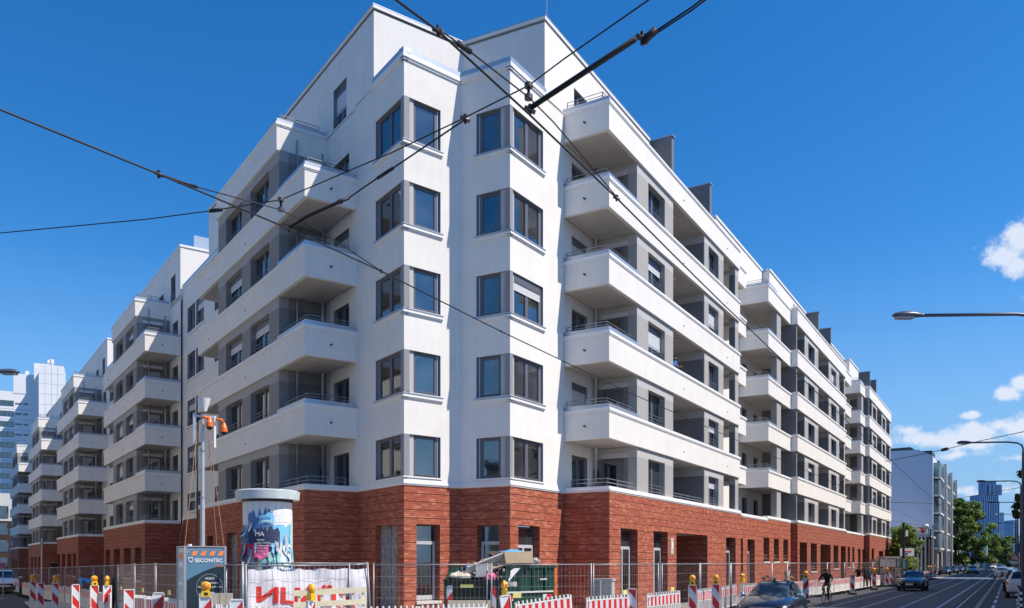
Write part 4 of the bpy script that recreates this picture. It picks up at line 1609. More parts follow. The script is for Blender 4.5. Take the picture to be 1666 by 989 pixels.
def fence_panel(p0, p1, z0, z1, lab, note=None, tarp=None, h=2.0, lean=0.0):
    d = Vector((p1[0] - p0[0], p1[1] - p0[1]))
    L = d.length
    a = math.atan2(d.y, d.x)
    e = empty('fence_panel', (p0[0], p0[1], z0), a, lab, 'fence', 'mesh fence panels around the building site')
    e.rotation_euler = (lean, -math.atan2(z1 - z0, L), a)
    f = MB()
    f.tube([(0, 0, h), (L, 0, h)], .021, 'fence_tube', 6)
    f.tube([(0, 0, .12), (L, 0, .12)], .016, 'fence_tube', 5)
    link('rail', f.mesh('rail'), e)
    for x in (.03, L - .03):
        q = MB(); q.tube([(x, 0, 0), (x, 0, h + .04)], .024, 'fence_tube', 6)
        link('post', q.mesh('post'), e)
    w = MB()
    n = int(L / .125)
    for i in range(1, n):
        x = L * i / n
        w.tube([(x, .004, .13), (x, .004, h - .01)], .0032, 'fence_wire', 3, cap=False)
    for zz in (.13 + .31 * j for j in range(1, 6)):
        w.tube([(.03, -.004, zz), (L - .03, -.004, zz)], .0036, 'fence_wire', 3, cap=False)
    link('wire_mesh', w.mesh('wire_mesh'), e, kind='stuff')
    ft = MB(); ft.box(L0, -.25, .1, -.35, .35, 0, .11, 'rubber')
    link('foot', ft.mesh('foot'), e)
    if note is not None:
        q = MB(); q.box(L0, L * note - .13, L * note + .13, -.03, -.02, 1.05, 1.2, 'note_yellow')
        link('plate', q.mesh('plate'), e)
    return e


def fence_line(pts, labels, notes=(), h=2.02):
    for i in range(len(pts) - 1):
        (x0, D0), (x1, D1) = pts[i], pts[i + 1]
        a = Vector(((x0 - CX) / F_PX * D0, D0)); b = Vector(((x1 - CX) / F_PX * D1, D1))
        d = (b - a)
        a2 = a + d * (.02 / d.length); b2 = b - d * (.02 / d.length)
        fence_panel((a2.x, a2.y), (b2.x, b2.y), gz(a.x, a.y), gz(b.x, b.y), labels(i), note=.45 + .2 * (i % 3 - 1) if i in notes else None, h=h)


fence_line([(-60, 74), (-20, 73), (20, 71), (56, 63), (80, 57), (105, 51), (130, 45), (152, 40), (170, 36.5), (192, 33), (219, 30), (253, 27.5), (290, 25.6), (346, 24.2)],
           lambda i: 'shaded galvanised mesh fence panel on the left street, %s counted from far' % ordw[i], (7, 9, 10, 11))
fence_line([(366, 21.6), (398, 21.2)], lambda i: 'narrow mesh fence panel between the trailer and the banner')
fence_line([(605, 23.8), (795, 23.9)], lambda i: 'wide mesh fence panel in front of the corner windows and the skip')
fence_line([(797, 23.8), (964, 25.0), (1072, 28.3)], lambda i: ['mesh fence panel in front of the right half of the skip', 'mesh fence panel in front of the grey cabinet'][i], (0, 1))
fence_line([(1076, 28.6), (1139, 31.4), (1189, 34.5), (1256, 40), (1281, 43.5), (1346, 52), (1374, 58), (1388, 62), (1420, 70), (1445, 80), (1462, 88)],
           lambda i: 'mesh fence panel along the right brick front, %s right of the cabinet' % ordw[i], (0, 1, 3))

# ================================================================== things before the corner
mat('poster_dark', (.018, .035, .05), .35, noise=.1)
mat('poster_blue', (.10, .22, .32), .35, noise=.08)
mat('print_white', (.80, .80, .80), .5)
mat('print_grey', (.42, .50, .56), .5)
mat('print_orange', (.85, .24, .08), .5)
mat('banner_white', (.76, .74, .77), .6, noise=.07, nscale=3, bump=.5, bscale=3)
mat('banner_red', (.74, .035, .02), .6, noise=.06)
mat('orange_plastic', (.80, .16, .02), .35)
mat('aluminium', (.62, .63, .65), .35, metal=.5, noise=.08, nscale=10)
mat('rope', (.42, .22, .14), .8)
mat('column_white', (.82, .82, .80), .6, noise=.08, nscale=5)
mat('column_roof', (.60, .66, .67), .55, noise=.12, nscale=4, streak=.1)
mat('skip_green', (.008, .052, .036), .42, noise=.35, nscale=5, streak=.2)
mat('skip_dark', (.008, .022, .018), .6, noise=.4, nscale=5)
mat('cardboard', (.50, .39, .25), .85, noise=.12, nscale=4)
mat('cardboard_dark', (.14, .11, .09), .85, noise=.2)
mat('foam_board', (.50, .49, .47), .9, noise=.3, nscale=14)
mat('blue_sheet', (.12, .38, .62), .45, noise=.15, nscale=4)
mat('cream_film', (.62, .56, .43), .5, noise=.2, nscale=6, bump=.6, bscale=6)
mat('cabinet_grey', (.50, .50, .49), .6, noise=.08, streak=.1)
mat('cabinet_dark', (.24, .24, .25), .6, noise=.1)
mat('paper_blue', (.10, .20, .42), .7, noise=.2)
mat('paper_navy', (.03, .05, .11), .7, noise=.2)
mat('paper_sky', (.20, .55, .78), .6, noise=.12)
mat('paper_teal', (.30, .60, .56), .7, noise=.1)
mat('paper_grey', (.42, .44, .48), .8, noise=.2)
mat('paper_white', (.72, .73, .74), .8, noise=.1)
mat('paper_pink', (.75, .12, .30), .7)
mat('paper_red', (.55, .03, .06), .7)
mat('paper_ochre', (.66, .42, .10), .7)
mat('paper_skin', (.62, .42, .32), .7)
mat('vest_lime', (.45, .62, .05), .6)


def text_mesh(body, size, m, name='lettering', bold=.0, extrude=.004):
    c = bpy.data.curves.new(name, 'FONT')
    c.body = body; c.size = size; c.extrude = extrude; c.offset = bold
    c.resolution_u = 3
    o = bpy.data.objects.new(name, c)
    COL.objects.link(o)
    dg = bpy.context.evaluated_depsgraph_get()
    me = bpy.data.meshes.new_from_object(o.evaluated_get(dg))
    bpy.data.objects.remove(o); bpy.data.curves.remove(c)
    me.name = name
    me.materials.clear(); me.materials.append(MATS[m])
    return me


def put_text(body, size, m, parent, x, y, z, mirror=False, width=None, bold=0.0, name='lettering'):
    me = text_mesh(body, size, m, name, bold)
    xs_ = [v.co.x for v in me.vertices]
    w = max(xs_) - min(xs_)
    s = (width / w) if width else 1
    M = Matrix.Translation((x, y, z)) @ Matrix.Rotation(R_(90), 4, 'X') @ Matrix.Diagonal(((-s if mirror else s), s if not width or True else 1, 1, 1)) @ Matrix.Translation((-min(xs_), 0, 0))
    me.transform(M)
    return link(name, me, parent)


# --- camera trailer box with mast: local x right, y away from the camera
Db = 21.5
xb = (334 - CX) / F_PX * Db
box = empty('surveillance_box', (xb, Db, 0), .56, 'dark poster clad surveillance cabinet with SECONTEC lettering and tall camera mast', 'security cabinet')
b = MB()
H = 2.46
b.box(L0, -.50, .50, 0, .95, .12, H, 'aluminium')
link('body', b.mesh('body'), box)
b = MB()
for (x0, x1, y0, y1) in ((-.53, -.47, -.03, .03), (.47, .53, -.03, .03), (-.53, -.47, .92, .98)):
    b.box(L0, x0, x1, y0, y1, .1, H + .02, 'galvanised')
b.box(L0, -.53, .53, -.03, .98, H + .021, H + .05, 'galvanised')
link('frame', b.mesh('frame'), box)
b = MB(); b.box(L0, -.465, .465, -.022, 0, .30, H - .04, 'poster_blue')
pst = link('poster', b.mesh('poster'), box)
b = MB()
pts = [(-.465, .30)] + [(-.465 + .93 * i / 12, 1.62 + .36 * math.sin(i / 12 * math.pi * .5)) for i in range(13)] + [(.465, .30)]
vs = [(x, -.026, z) for x, z in pts]
b.add(vs, [tuple(range(len(vs)))], 'poster_dark')
link('print', b.mesh('print'), pst)
b = MB()
for i in range(4):
    x = -.36 + .22 * i
    b.add([(x, -.030, H - .20), (x + .12, -.030, H - .20), (x + .18, -.030, H - .08), (x + .06, -.030, H - .08)], [(0, 1, 2, 3)], 'print_orange')
b.add([(-.46, -.030, H - .16), (-.40, -.030, H - .08), (-.46, -.030, H - .08)], [(0, 1, 2)], 'print_orange')
link('print', b.mesh('print'), pst)
put_text('SECONTEC', .15, 'print_white', pst, -.27, -.030, H - .37, width=.70, bold=.003)
put_text('rent', .11, 'print_orange', pst, .24, -.030, H - .49, width=.19)
b = MB()
hx, hz = -.37, H - .315
cpts = [(-.055, .05), (-.03, .062), (0, .045), (.03, .062), (.055, .05), (.05, 0), (.015, -.06), (-.015, -.06), (-.05, 0)]
b.tube([(hx + x, -.034, hz + z) for x, z in cpts + cpts[:1]], .011, 'print_white', 4)
circ = [(.10 + .40 * .82 * math.cos(t * math.pi / 16), -.030, 1.42 + .36 * math.sin(t * math.pi / 16)) for t in range(33)]
b.tube(circ, .004, 'print_grey', 4)
b.box(L0, -.06, .24, -.034, -.026, 1.20, 1.31, 'print_grey'); b.box(L0, -.1, -.06, -.034, -.026, 1.22, 1.29, 'print_grey'); b.box(L0, .07, .08, -.034, -.026, 1.08, 1.20, 'print_grey')
b.box(L0, .08, .24, -.034, -.026, 1.08, 1.09, 'print_grey')
link('print', b.mesh('print'), pst)
for t_, z, w_, x in (('VIDEO', 1.64, .24, -.02), ('Überwachung', 1.53, .42, -.10), ('Mobil. Sofort. Jederzeit.', 1.43, .60, -.19), ('Service-Nummer:', .80, .46, -.40), ('0800', .70, .16, -.40), ('www.', .52, .14, -.40)):
    put_text(t_, .07, 'print_white', pst, x, -.032, z, width=w_)
b = MB(); b.box(L0, -.512, -.502, .1, .85, .35, H - .1, 'print_grey')
sp_ = link('side_poster', b.mesh('side_poster'), box)
b = MB()
for z0, z1, m in ((H - .28, H - .16, 'print_orange'), (H - .5, H - .36, 'print_white'), (1.5, 1.56, 'print_white'), (.6, 1.1, 'print_white')):
    b.box(L0, -.52, -.512, .2, .72, z0, z1, m)
link('print', b.mesh('print'), sp_)
b = MB()
b.cyl((0.02, .42, H + .05), .060, 1.3, 'aluminium', 16); b.cyl((0.02, .42, H + 1.35), .050, 1.25, 'aluminium', 16); b.cyl((0.02, .42, H + 2.6), .040, .95, 'aluminium', 16)
for z in (1.35, 2.6): b.cyl((0.02, .42, H + z - .03), .072, .06, 'galvanised', 16)
link('mast', b.mesh('mast'), box)
b = MB(); b.tube([(-.12, .42, H + .05), (-.10, .42, H + 3.45)], .022, 'black_box', 6); link('cable', b.mesh('cable'), box)
b = MB()
zt_ = H + 3.30
b.box(L0, -.22, -.16, .38, .46, zt_ - .55, zt_ + .25, 'galvanised')
b.box(L0, -.18, .34, .39, .45, zt_ + .16, zt_ + .21, 'aluminium')
b.box(L0, .30, .35, .36, .46, zt_ - .62, zt_ + .21, 'print_white')
link('camera_bracket', b.mesh('camera_bracket'), box)
for (x, y, z) in ((.16, .25, zt_ + .02), (.54, .3, zt_ - .08)):
    b = MB()
    b.cyl((x, y, z), .085, .12, 'orange_plastic', 16, .035)
    b.cyl((x, y, z - .12), .095, .12, 'orange_plastic', 16, .085)
    if x > .5: b.tube([(.32, y, z + .2), (x - .05, y, z + .20), (x, y, z + .10)], .032, 'orange_plastic', 8)
    else: b.tube([(x - .2, y, z + .12), (x, y, z + .12)], .038, 'orange_plastic', 8)
    c = link('dome_camera', b.mesh('dome_camera'), box)
    d = MB()
    vs, fs = [], []
    for j in range(5):
        for i in range(12):
            a, t = 2 * math.pi * i / 12, j / 4 * math.pi / 2
            vs.append((x + .082 * math.cos(a) * math.cos(t), y + .082 * math.sin(a) * math.cos(t), z - .125 - .082 * math.sin(t)))
    fs = [(j * 12 + i, j * 12 + (i + 1) % 12, (j + 1) * 12 + (i + 1) % 12, (j + 1) * 12 + i) for j in range(4) for i in range(12)]
    d.add(vs, fs, 'black_box', True)
    link('dome', d.mesh('dome'), c)
b = MB()
b.cyl((.03, .3, zt_ + .30), .07, .34, 'column_white', 14, .17)
link('loudspeaker', b.mesh('loudspeaker'), box)
for (x, y) in ((-.5, .02), (-.48, .93), (.48, .02), (.5, .93)):
    b = MB(); b.tube([(x, y, H + .04), (0.02 + x * .25, .42, H + 3.3)], .008, 'rope', 4); link('guy_rope', b.mesh('guy_rope'), box)
b = MB(); b.cyl((-.35, .2, H + .05), .06, .05, 'print_white', 12); link('knob', b.mesh('knob'), box)
pl_ = empty('timber_stack', (px(352, 20.6, z=0).x, 20.6, 0), .1, 'weathered wooden box behind the barrier right of the surveillance cabinet', 'wooden box')
b = MB()
for i in range(5):
    b.box(L0, -.42 + i * .165, -.42 + i * .165 + .15, 0, .03, .1, 1.32, 'wood_old' if 'wood_old' in MATS else 'cream_film')
link('plank', b.mesh('plank'), pl_)

# --- advertising column
Dk = 23.2
xk = (435.5 - CX) / F_PX * Dk
kio = empty('advertising_column', (xk, Dk, 0), .29, 'round white advertising column covered in torn posters under a flat disc roof', 'advertising column')
b = MB(); b.cyl((0, 0, 0), .665, 3.82, 'column_white', 48); link('body', b.mesh('body'), kio)
b = MB()
b.cyl((0, 0, 3.83), .86, .23, 'column_roof', 56, .88); b.cyl((0, 0, 4.06), .88, .03, 'column_roof', 56, .80); b.cyl((0, 0, 3.76), .70, .07, 'dark_metal', 40)
link('cap', b.mesh('cap'), kio)
kr = random.Random(4)


def curl_patch(a0, a1, z0, z1, m, name='poster', lift=.004, ragged=.06, seed=0, rad=.665, n=10, curl=0.0, base=0):
    """paper on the drum between angles a0..a1 (0 faces the camera, degrees, + to the right), ragged outline"""
    rr = random.Random(seed)
    q = MB()
    vs = []
    top = [z1 + rr.uniform(-ragged, ragged) for _ in range(n + 1)]
    bot = [z0 + rr.uniform(-ragged, ragged) for _ in range(n + 1)]
    rows = 5
    for i in range(n + 1):
        a = R_(a0 + (a1 - a0) * i / n + rr.uniform(-.5, .5))
        for j in range(rows):
            z = bot[i] + (top[i] - bot[i]) * j / (rows - 1)
            r = rad + lift + (curl * rr.uniform(.2, 1) * (1 - j / (rows - 1)) ** 2 if curl else 0)
            vs.append((r * math.sin(a), -r * math.cos(a), z))
    fs = [(i * rows + j, (i + 1) * rows + j, (i + 1) * rows + j + 1, i * rows + j + 1) for i in range(n) for j in range(rows - 1)]
    q.add(vs, fs, m)
    return link(name, q.mesh(name), kio)


# big base sheets (angles: visible half runs -90 .. 90)
curl_patch(-88, 90, 3.30, 3.72, 'paper_white', lift=.003, ragged=.02, seed=1)
curl_patch(2, 88, 3.18, 3.42, 'paper_white', lift=.007, ragged=.015, seed=2)
curl_patch(-50, 12, 2.92, 3.46, 'paper_blue', lift=.006, ragged=.16, seed=3, n=14)
curl_patch(-20, 14, 3.16, 3.42, 'paper_sky', lift=.009, ragged=.05, seed=4)
curl_patch(12, 66, 1.45, 3.10, 'paper_sky', lift=.006, ragged=.04, seed=5)
curl_patch(-48, 28, 2.18, 3.0, 'paper_navy', lift=.010, ragged=.13, seed=6, n=16)
curl_patch(-86, -42, 1.6, 3.1, 'paper_blue', lift=.008, ragged=.15, seed=7, n=8)
curl_patch(-58, -34, 2.28, 2.60, 'paper_red', lift=.016, ragged=.03, seed=8, n=6)
curl_patch(-34, 2, 2.22, 2.55, 'paper_pink', lift=.02, ragged=.08, seed=9, n=6, curl=.04)
curl_patch(-50, -30, .9, 2.25, 'paper_grey', lift=.012, ragged=.04, seed=10, n=6)
curl_patch(-24, 14, 1.2, 2.2, 'paper_teal', lift=.012, ragged=.07, seed=11)
curl_patch(-27, -23, 1.3, 2.25, 'print_orange', lift=.014, ragged=.02, seed=12, n=2)
curl_patch(-88, -52, 1.0, 2.2, 'paper_blue', lift=.02, ragged=.22, seed=13, n=8, curl=.15)
curl_patch(-16, 70, .8, 1.5, 'paper_white', lift=.012, ragged=.2, seed=31, n=14, curl=.03)
curl_patch(-70, -30, .6, 1.3, 'paper_navy', lift=.012, ragged=.2, seed=32, n=10, curl=.03)
curl_patch(10, 62, .8, 1.9, 'paper_white', lift=.013, ragged=.24, seed=14, n=14, curl=.05)
curl_patch(24, 46, 1.9, 2.6, 'paper_white', lift=.011, ragged=.2, seed=15, n=6)
curl_patch(66, 90, .6, 3.2, 'paper_white', lift=.010, ragged=.05, seed=16, n=6)
curl_patch(60, 70, .8, 3.15, 'paper_teal', lift=.016, ragged=.02, seed=17, n=2)
# child-like figure print
curl_patch(-13, 5, 1.30, 1.62, 'paper_ochre', lift=.018, ragged=.02, seed=18, n=4)
curl_patch(-10, 3, 1.60, 1.86, 'paper_skin', lift=.019, ragged=.03, seed=19, n=6)
curl_patch(-13, 8, 1.84, 2.0, 'paper_navy', lift=.02, ragged=.06, seed=20, n=6)
curl_patch(-11, 3, 1.08, 1.30, 'paper_blue', lift=.018, ragged=.01, seed=21, n=4)
# torn strips that hang off the left rim and over the face
for i in range(96):
    left = i < 52
    a = kr.uniform(-112, -38) if left else kr.uniform(-50, 75)
    z = kr.uniform(1.0, 3.2) if left else kr.uniform(.9, 2.9)
    w = kr.uniform(5, 12); hh = kr.uniform(.18, .5)
    m = kr.choice(['paper_grey', 'paper_blue', 'paper_grey', 'paper_navy', 'paper_sky']) if left else kr.choice(['paper_white', 'paper_grey', 'paper_white', 'paper_sky', 'paper_blue', 'paper_navy', 'paper_teal'])
    q = MB()
    vs = []
    cl = kr.uniform(.05, .20) if left else kr.uniform(.02, .09)
    for j in range(5):
        f = j / 4
        for s in (-1, 1):
            aa = R_(a + s * w * (1 - f * .85) * .5 + 6 * f * kr.uniform(-.5, .5))
            r = .668 + .018 + cl * f * f + (0.01 if s > 0 else 0)
            vs.append((r * math.sin(aa), -r * math.cos(aa), z - hh * f))
    q.add(vs, [(2 * j, 2 * j + 1, 2 * j + 3, 2 * j + 2) for j in range(4)], m)
    link('torn_paper', q.mesh('torn_paper'), kio)


def drum_text(body, a0, z, size, m, lift=.028, width=None, rot=0):
    me = text_mesh(body, size, m, 'lettering', .0)
    x0 = min(v.co.x for v in me.vertices)
    ww = max(v.co.x for v in me.vertices) - x0
    s = width / ww if width else 1
    for v in me.vertices:
        x, y = (v.co.x - x0) * s, v.co.y * (s if width else 1)
        a = R_(a0) + x / .665
        r = .665 + lift + v.co.z
        v.co = (r * math.sin(a), -r * math.cos(a), z + y)
    return link('lettering', me, kio)


drum_text('esche', -18, 3.30, .12, 'paper_sky', width=.30)
drum_text('mol', -12, 3.17, .12, 'print_white', width=.22)
drum_text('MA', -28, 2.80, .14, 'print_white', width=.24)
for z, t_ in ((2.68, 'BEGINN'), (2.60, 'ALLE STUNDE'), (2.52, 'BÜHNEN & EINLASS'), (2.45, 'IN ALLEN'), (2.38, 'ORTEN')):
    drum_text(t_, -24, z, .05, 'print_white', width=.05 * len(t_) * .62)
drum_text('09/10', -10, 2.28, .10, 'print_white', width=.2)
drum_text('S', 34, 2.0, .62, 'print_white', lift=.045, width=.34)
drum_text('oh', -22, 2.44, .12, 'paper_pink', width=.14, lift=.03)

# --- banner fence panels
Df = 19.9
fa = px(399, 19.2, z=0); fb = px(602, 20.9, z=0)
fence_panel((fa.x, fa.y), (px(571, 20.65, z=0).x, 20.65), 0.0, .02, 'mesh fence panel that carries the white banner')
fence_panel((px(573, 20.67, z=0).x, 20.67), (px(606, 20.9, z=0).x, 20.95), 0.02, 0.05, 'narrow mesh fence panel at the right end of the banner')
fence_panel((px(392, 19.9, z=0).x, 19.9), (px(598, 21.4, z=0).x, 21.4), .07, .06, 'second mesh fence panel standing directly behind the banner')
ban = empty('banner', (fa.x, fa.y - .04, 0), math.atan2(fb.y - fa.y, fb.x - fa.x), 'white site banner hung on the fence with red mirrored ZÜBLIN lettering', 'banner')
bw = (fb - fa).length - .12
q = MB()
nxb, nzb = 40, 14
rr = random.Random(8)
ph = [rr.uniform(0, 6.28) for _ in range(8)]


def bwave(x, z):
    return .018 * math.sin(9 * x + ph[0] + 2 * z) + .012 * math.sin(23 * x + ph[1]) + .02 * math.sin(5 * z + 3 * x + ph[2])


vs = []
for i in range(nxb + 1):
    for j in range(nzb + 1):
        x = .09 + bw * i / nxb; z = .55 + (1.94 - .55) * j / nzb
        if j == nzb: z -= .035 * math.sin(i / nxb * math.pi * 5) ** 2
        vs.append((x, .075 + bwave(x, z), z))
q.add(vs, [(i * (nzb + 1) + j, (i + 1) * (nzb + 1) + j, (i + 1) * (nzb + 1) + j + 1, i * (nzb + 1) + j + 1) for i in range(nxb) for j in range(nzb)], 'banner_white', True)
link('cloth', q.mesh('cloth'), ban)
me = text_mesh('ZÜBLIN', 1.0, 'banner_red', 'lettering', .035)
x0 = min(v.co.x for v in me.vertices); x1 = max(v.co.x for v in me.vertices)
y0 = min(v.co.y for v in me.vertices); y1 = max(v.co.y for v in me.vertices)
bmt = bmesh.new(); bmt.from_mesh(me)
bmesh.ops.subdivide_edges(bmt, edges=[e for e in bmt.edges if e.calc_length() > .12], cuts=3)
bmt.to_mesh(me); bmt.free()
tl, tr_ = .30, bw - .22
for v in me.vertices:
    fx = (v.co.x - x0) / (x1 - x0)
    x = tr_ - fx * (tr_ - tl)                       # seen from behind: mirrored
    fz = (v.co.y - y0) / (y1 - y0)
    z = 1.00 + .46 * fz * (1.06) + .17 * (1 - fx) * (fz - .9) * 0 - .14 * fx * 0 + .06 * fx
    hgt = .46 + .10 * (1 - fx)
    z = 1.10 + .05 * fx - .16 * (1 - fx) + hgt * fz
    v.co = (x, .075 + bwave(x, z) - .012 - v.co.z, z)
link('lettering', me, ban)
hv = empty('safety_vest', (px(404, 21, z=0).x, 21.2, 0), 0, 'lime safety vest hanging on the fence left of the banner', 'safety vest')
q = MB()
vs = []
for i in range(5):
    for j in range(7):
        vs.append((-.09 + .18 * i / 4 + .02 * math.sin(j), .02 * math.sin(i * 2 + j), .98 + .36 * j / 6))
q.add(vs, [(i * 7 + j, (i + 1) * 7 + j, (i + 1) * 7 + j + 1, i * 7 + j + 1) for i in range(4) for j in range(6)], 'vest_lime', True)
link('cloth', q.mesh('cloth'), hv)

# --- pale slatted wooden guard
Dp = 18.7
pa = px(481, Dp, z=0); pb = px(598, Dp, z=0)
pal = empty('wooden_guard', (pa.x, Dp - .2, 0), .30, 'cream painted slatted wooden guard standing in front of the banner', 'wooden slats')
wid = pb.x - pa.x
for z0, z1, s in ((1.33, 1.46, .07), (1.07, 1.19, .06), (.83, .93, .05), (.55, .66, .04)):
    q = MB()
    q.add([(0, -.02, z0), (wid, -.02, z0 + s), (wid, 0, z0 + s), (0, 0, z0), (0, -.02, z1), (wid, -.02, z1 + s), (wid, 0, z1 + s), (0, 0, z1)],
          [(0, 3, 2, 1), (4, 5, 6, 7), (0, 1, 5, 4), (1, 2, 6, 5), (2, 3, 7, 6), (3, 0, 4, 7)], 'wood_pale')
    link('slat', q.mesh('slat'), pal)
for x in (.10, .60, 1.09, 1.52):
    q = MB(); q.box(L0, x, x + .06, .002, .05, 0.0, 1.45, 'wood_pale'); link('upright', q.mesh('upright'), pal)

# --- skip
Dsk = 25.6
sa = px(722, Dsk, z=0)
skip = empty('waste_skip', (sa.x, Dsk, 0), -.06, 'green open waste skip with worn paint, striped corners and heaped building rubbish', 'skip')
W_, Ls = 1.78, 2.35
ang = .80            # the long side runs away to the right
dx_, dy_ = math.cos(ang), math.sin(ang)
SK = Frame((W_, 0), (dx_, dy_), (dy_, -dx_))   # u along long side, n outwards to the camera side
q = MB()
# front end plate
q.hexa([(.10, .12, .3), (W_ - .0, .0, .3), (W_ - .0, .05, .3), (.10, .17, .3), (0, -.02, 1.50), (W_, -.02, 1.50), (W_, .04, 1.50), (0, .04, 1.50)], 'skip_dark')
# long side
def sidepoly(F, n, m, flip=False):
    prof = [(0.0, .3), (Ls * .82, .3), (Ls, .95), (Ls, 1.93), (.28, 1.95), (0, 1.5)]
    vs = [F.pt(u, n, z) for u, z in prof] + [F.pt(u, n - .05, z) for u, z in prof]
    k = len(prof)
    return vs, [tuple(range(k)), tuple(range(2 * k - 1, k - 1, -1))] + [(i, (i + 1) % k, k + (i + 1) % k, k + i) for i in range(k)]
vs, fs = sidepoly(SK, 0, '')
q.add(vs, fs, 'skip_green')
SK2 = Frame((0, 0), (dx_, dy_), (dy_, -dx_))
vs, fs = sidepoly(SK2, 0.05, '')
q.add(vs, fs, 'skip_green')
# rear plate and floor
c1, c2 = SK.pt(Ls, 0, 0), SK2.pt(Ls, 0, 0)
q.hexa([(c2[0], c2[1], .5), (c1[0], c1[1], .5), (c1[0], c1[1] + .06, .5), (c2[0], c2[1] + .06, .5), (c2[0], c2[1], 1.93), (c1[0], c1[1], 1.93), (c1[0], c1[1] + .06, 1.93), (c2[0], c2[1] + .06, 1.93)], 'skip_green')
q.add([(0, 0, .32), (W_, 0, .32), c1[:2] + (.32,), c2[:2] + (.32,)], [(0, 1, 2, 3)], 'skip_dark')
link('body', q.mesh('body'), skip)
q = MB()
q.box(L0, -.04, W_ + .03, -.05, .0, 1.50, 1.56, 'dark_metal')
q.box(SK, .28, Ls + .03, -.03, .05, 1.90, 1.98, 'skip_green')
q.add([SK.pt(0, .04, 1.50), SK.pt(.06, .04, 1.48), SK.pt(.34, .04, 1.92), SK.pt(.28, .04, 1.96)], [(0, 1, 2, 3)], 'skip_green')
q.box(SK, .1, Ls - .12, .0, .06, 1.12, 1.17, 'stone_sill')
link('rim', q.mesh('rim'), skip)
for u in (.72, 1.28, 1.84):
    r = MB(); r.box(SK, u, u + .07, .0, .06, 1.17, 1.89, 'skip_green'); link('rib', r.mesh('rib'), skip)
    r = MB(); r.box(SK, u - .42, u - .08, .0, .008, 1.60, 1.78, 'skip_dark'); link('slot', r.mesh('slot'), skip)
for x in (.12, W_ - .30):
    r = MB(); r.box(L0, -.09, .09, -.035, -.028, .4, 1.46, 'stripes_slant' if x > 1 else 'stripes_slant_back')
    o = link('warning_stripe', r.mesh('warning_stripe'), skip); o.location = (x + .06, .03, 0)
for u in (.28, 2.0):
    r = MB(); r.box(L0, -.2, .2, -.006, .006, .88, 1.06, 'stripes_slant_back')
    o = link('warning_stripe', r.mesh('warning_stripe'), skip); p_ = SK.pt(u, .012, 0); o.location = p_; o.rotation_euler = (0, 0, ang)
r = MB(); r.box(L0, .52, .92, -.03, -.02, 1.30, 1.41, 'note_yellow'); link('plate', r.mesh('plate'), skip)
for t_, u, z, s in (('12/100', .05, 1.34, .20), ('umwelt', 1.62, 1.52, .10)):
    me = text_mesh(t_, s, 'print_white', 'lettering', .002)
    me.transform(Matrix.Rotation(R_(90), 4, 'X'))
    o = link('lettering', me, skip); o.location = SK.pt(u, .065, z); o.rotation_euler = (0, 0, ang)
for i, (lab, x0, z0) in enumerate(()): pass

# rubbish: every piece a thing resting in the skip
SM = WORLD[skip.name]


def rubbish(name, lab, cat, verts, faces, m, smooth=False, loc=(0, 0, 0)):
    q = MB(); q.add(verts, faces, m, smooth)
    me = q.mesh(name)
    me.transform(SM)
    c = sum((v.co for v in me.vertices), Vector()) / len(me.vertices)
    for v in me.vertices: v.co -= c
    o = link(name, me); o.location = c
    tag(o, lab, cat, 'rubbish heaped in the green skip')
    return o


def slab(c, ex, ey, t):
    c, ex, ey = Vector(c), Vector(ex), Vector(ey)
    nrm = ex.cross(ey).normalized() * t
    v = [c, c + ex, c + ex + ey, c + ey]
    return v + [p + nrm for p in v], [(0, 3, 2, 1), (4, 5, 6, 7), (0, 1, 5, 4), (1, 2, 6, 5), (2, 3, 7, 6), (3, 0, 4, 7)]


rubbish('foam_board', 'long speckled grey foam board leaning up over the skip', 'board', *slab((.60, .35, 1.72), (1.10, .25, .44), (.1, -.1, .24), .07), 'foam_board')
rubbish('insulation_board', 'square grey insulation panel hanging over the front of the skip', 'board', *slab((.98, .12, 1.62), (.50, 0, .02), (.02, .06, .40), .05), 'foam_board')
rubbish('cardboard_box', 'large brown cardboard box on top of the skip', 'cardboard box', *slab((1.75, .8, 1.98), (.85, .30, .03), (-.06, .03, .36), .5), 'cardboard')
rubbish('cardboard_flap', 'pale cardboard flap leaning against the large box', 'cardboard', *slab((1.72, .45, 1.98), (.62, .05, .14), (-.02, .1, .26), .02), 'cardboard')
rubbish('dark_cardboard', 'folded dark cardboard sheet on top of the heap', 'cardboard', *slab((1.25, .8, 2.36), (.75, .1, -.05), (.1, .5, -.10), .10), 'cardboard_dark')
rubbish('cardboard_sheet', 'crumpled light cardboard sheet in the middle of the skip', 'cardboard', *slab((1.2, .25, 1.75), (.75, .1, .25), (.05, .3, .12), .04), 'cardboard')
rubbish('white_board', 'white board leaning behind the sloping skip edge', 'board', *slab((1.78, .12, 1.48), (.35, .2, .42), (.22, .1, .0), .03), 'column_white')


def lump(c, s, seed, n=14, m=9, amp=.22):
    rr = random.Random(seed)
    vs, fs = [], []
    k1, k2, k3 = rr.uniform(0, 6), rr.uniform(0, 6), rr.uniform(0, 6)
    for j in range(m + 1):
        t = math.pi * j / m
        for i in range(n):
            a = 2 * math.pi * i / n
            r = 1 + amp * (math.sin(3 * a + k1 + 2 * t) * .5 + math.sin(5 * a + k2) * .3 * math.sin(t) + math.sin(4 * t + k3) * .4) + rr.uniform(-.09, .09)
            vs.append((c[0] + s[0] * r * math.sin(t) * math.cos(a), c[1] + s[1] * r * math.sin(t) * math.sin(a), c[2] + s[2] * r * math.cos(t)))
    fs = [(j * n + i, j * n + (i + 1) % n, (j + 1) * n + (i + 1) % n, (j + 1) * n + i) for j in range(m) for i in range(n)]
    return vs, fs


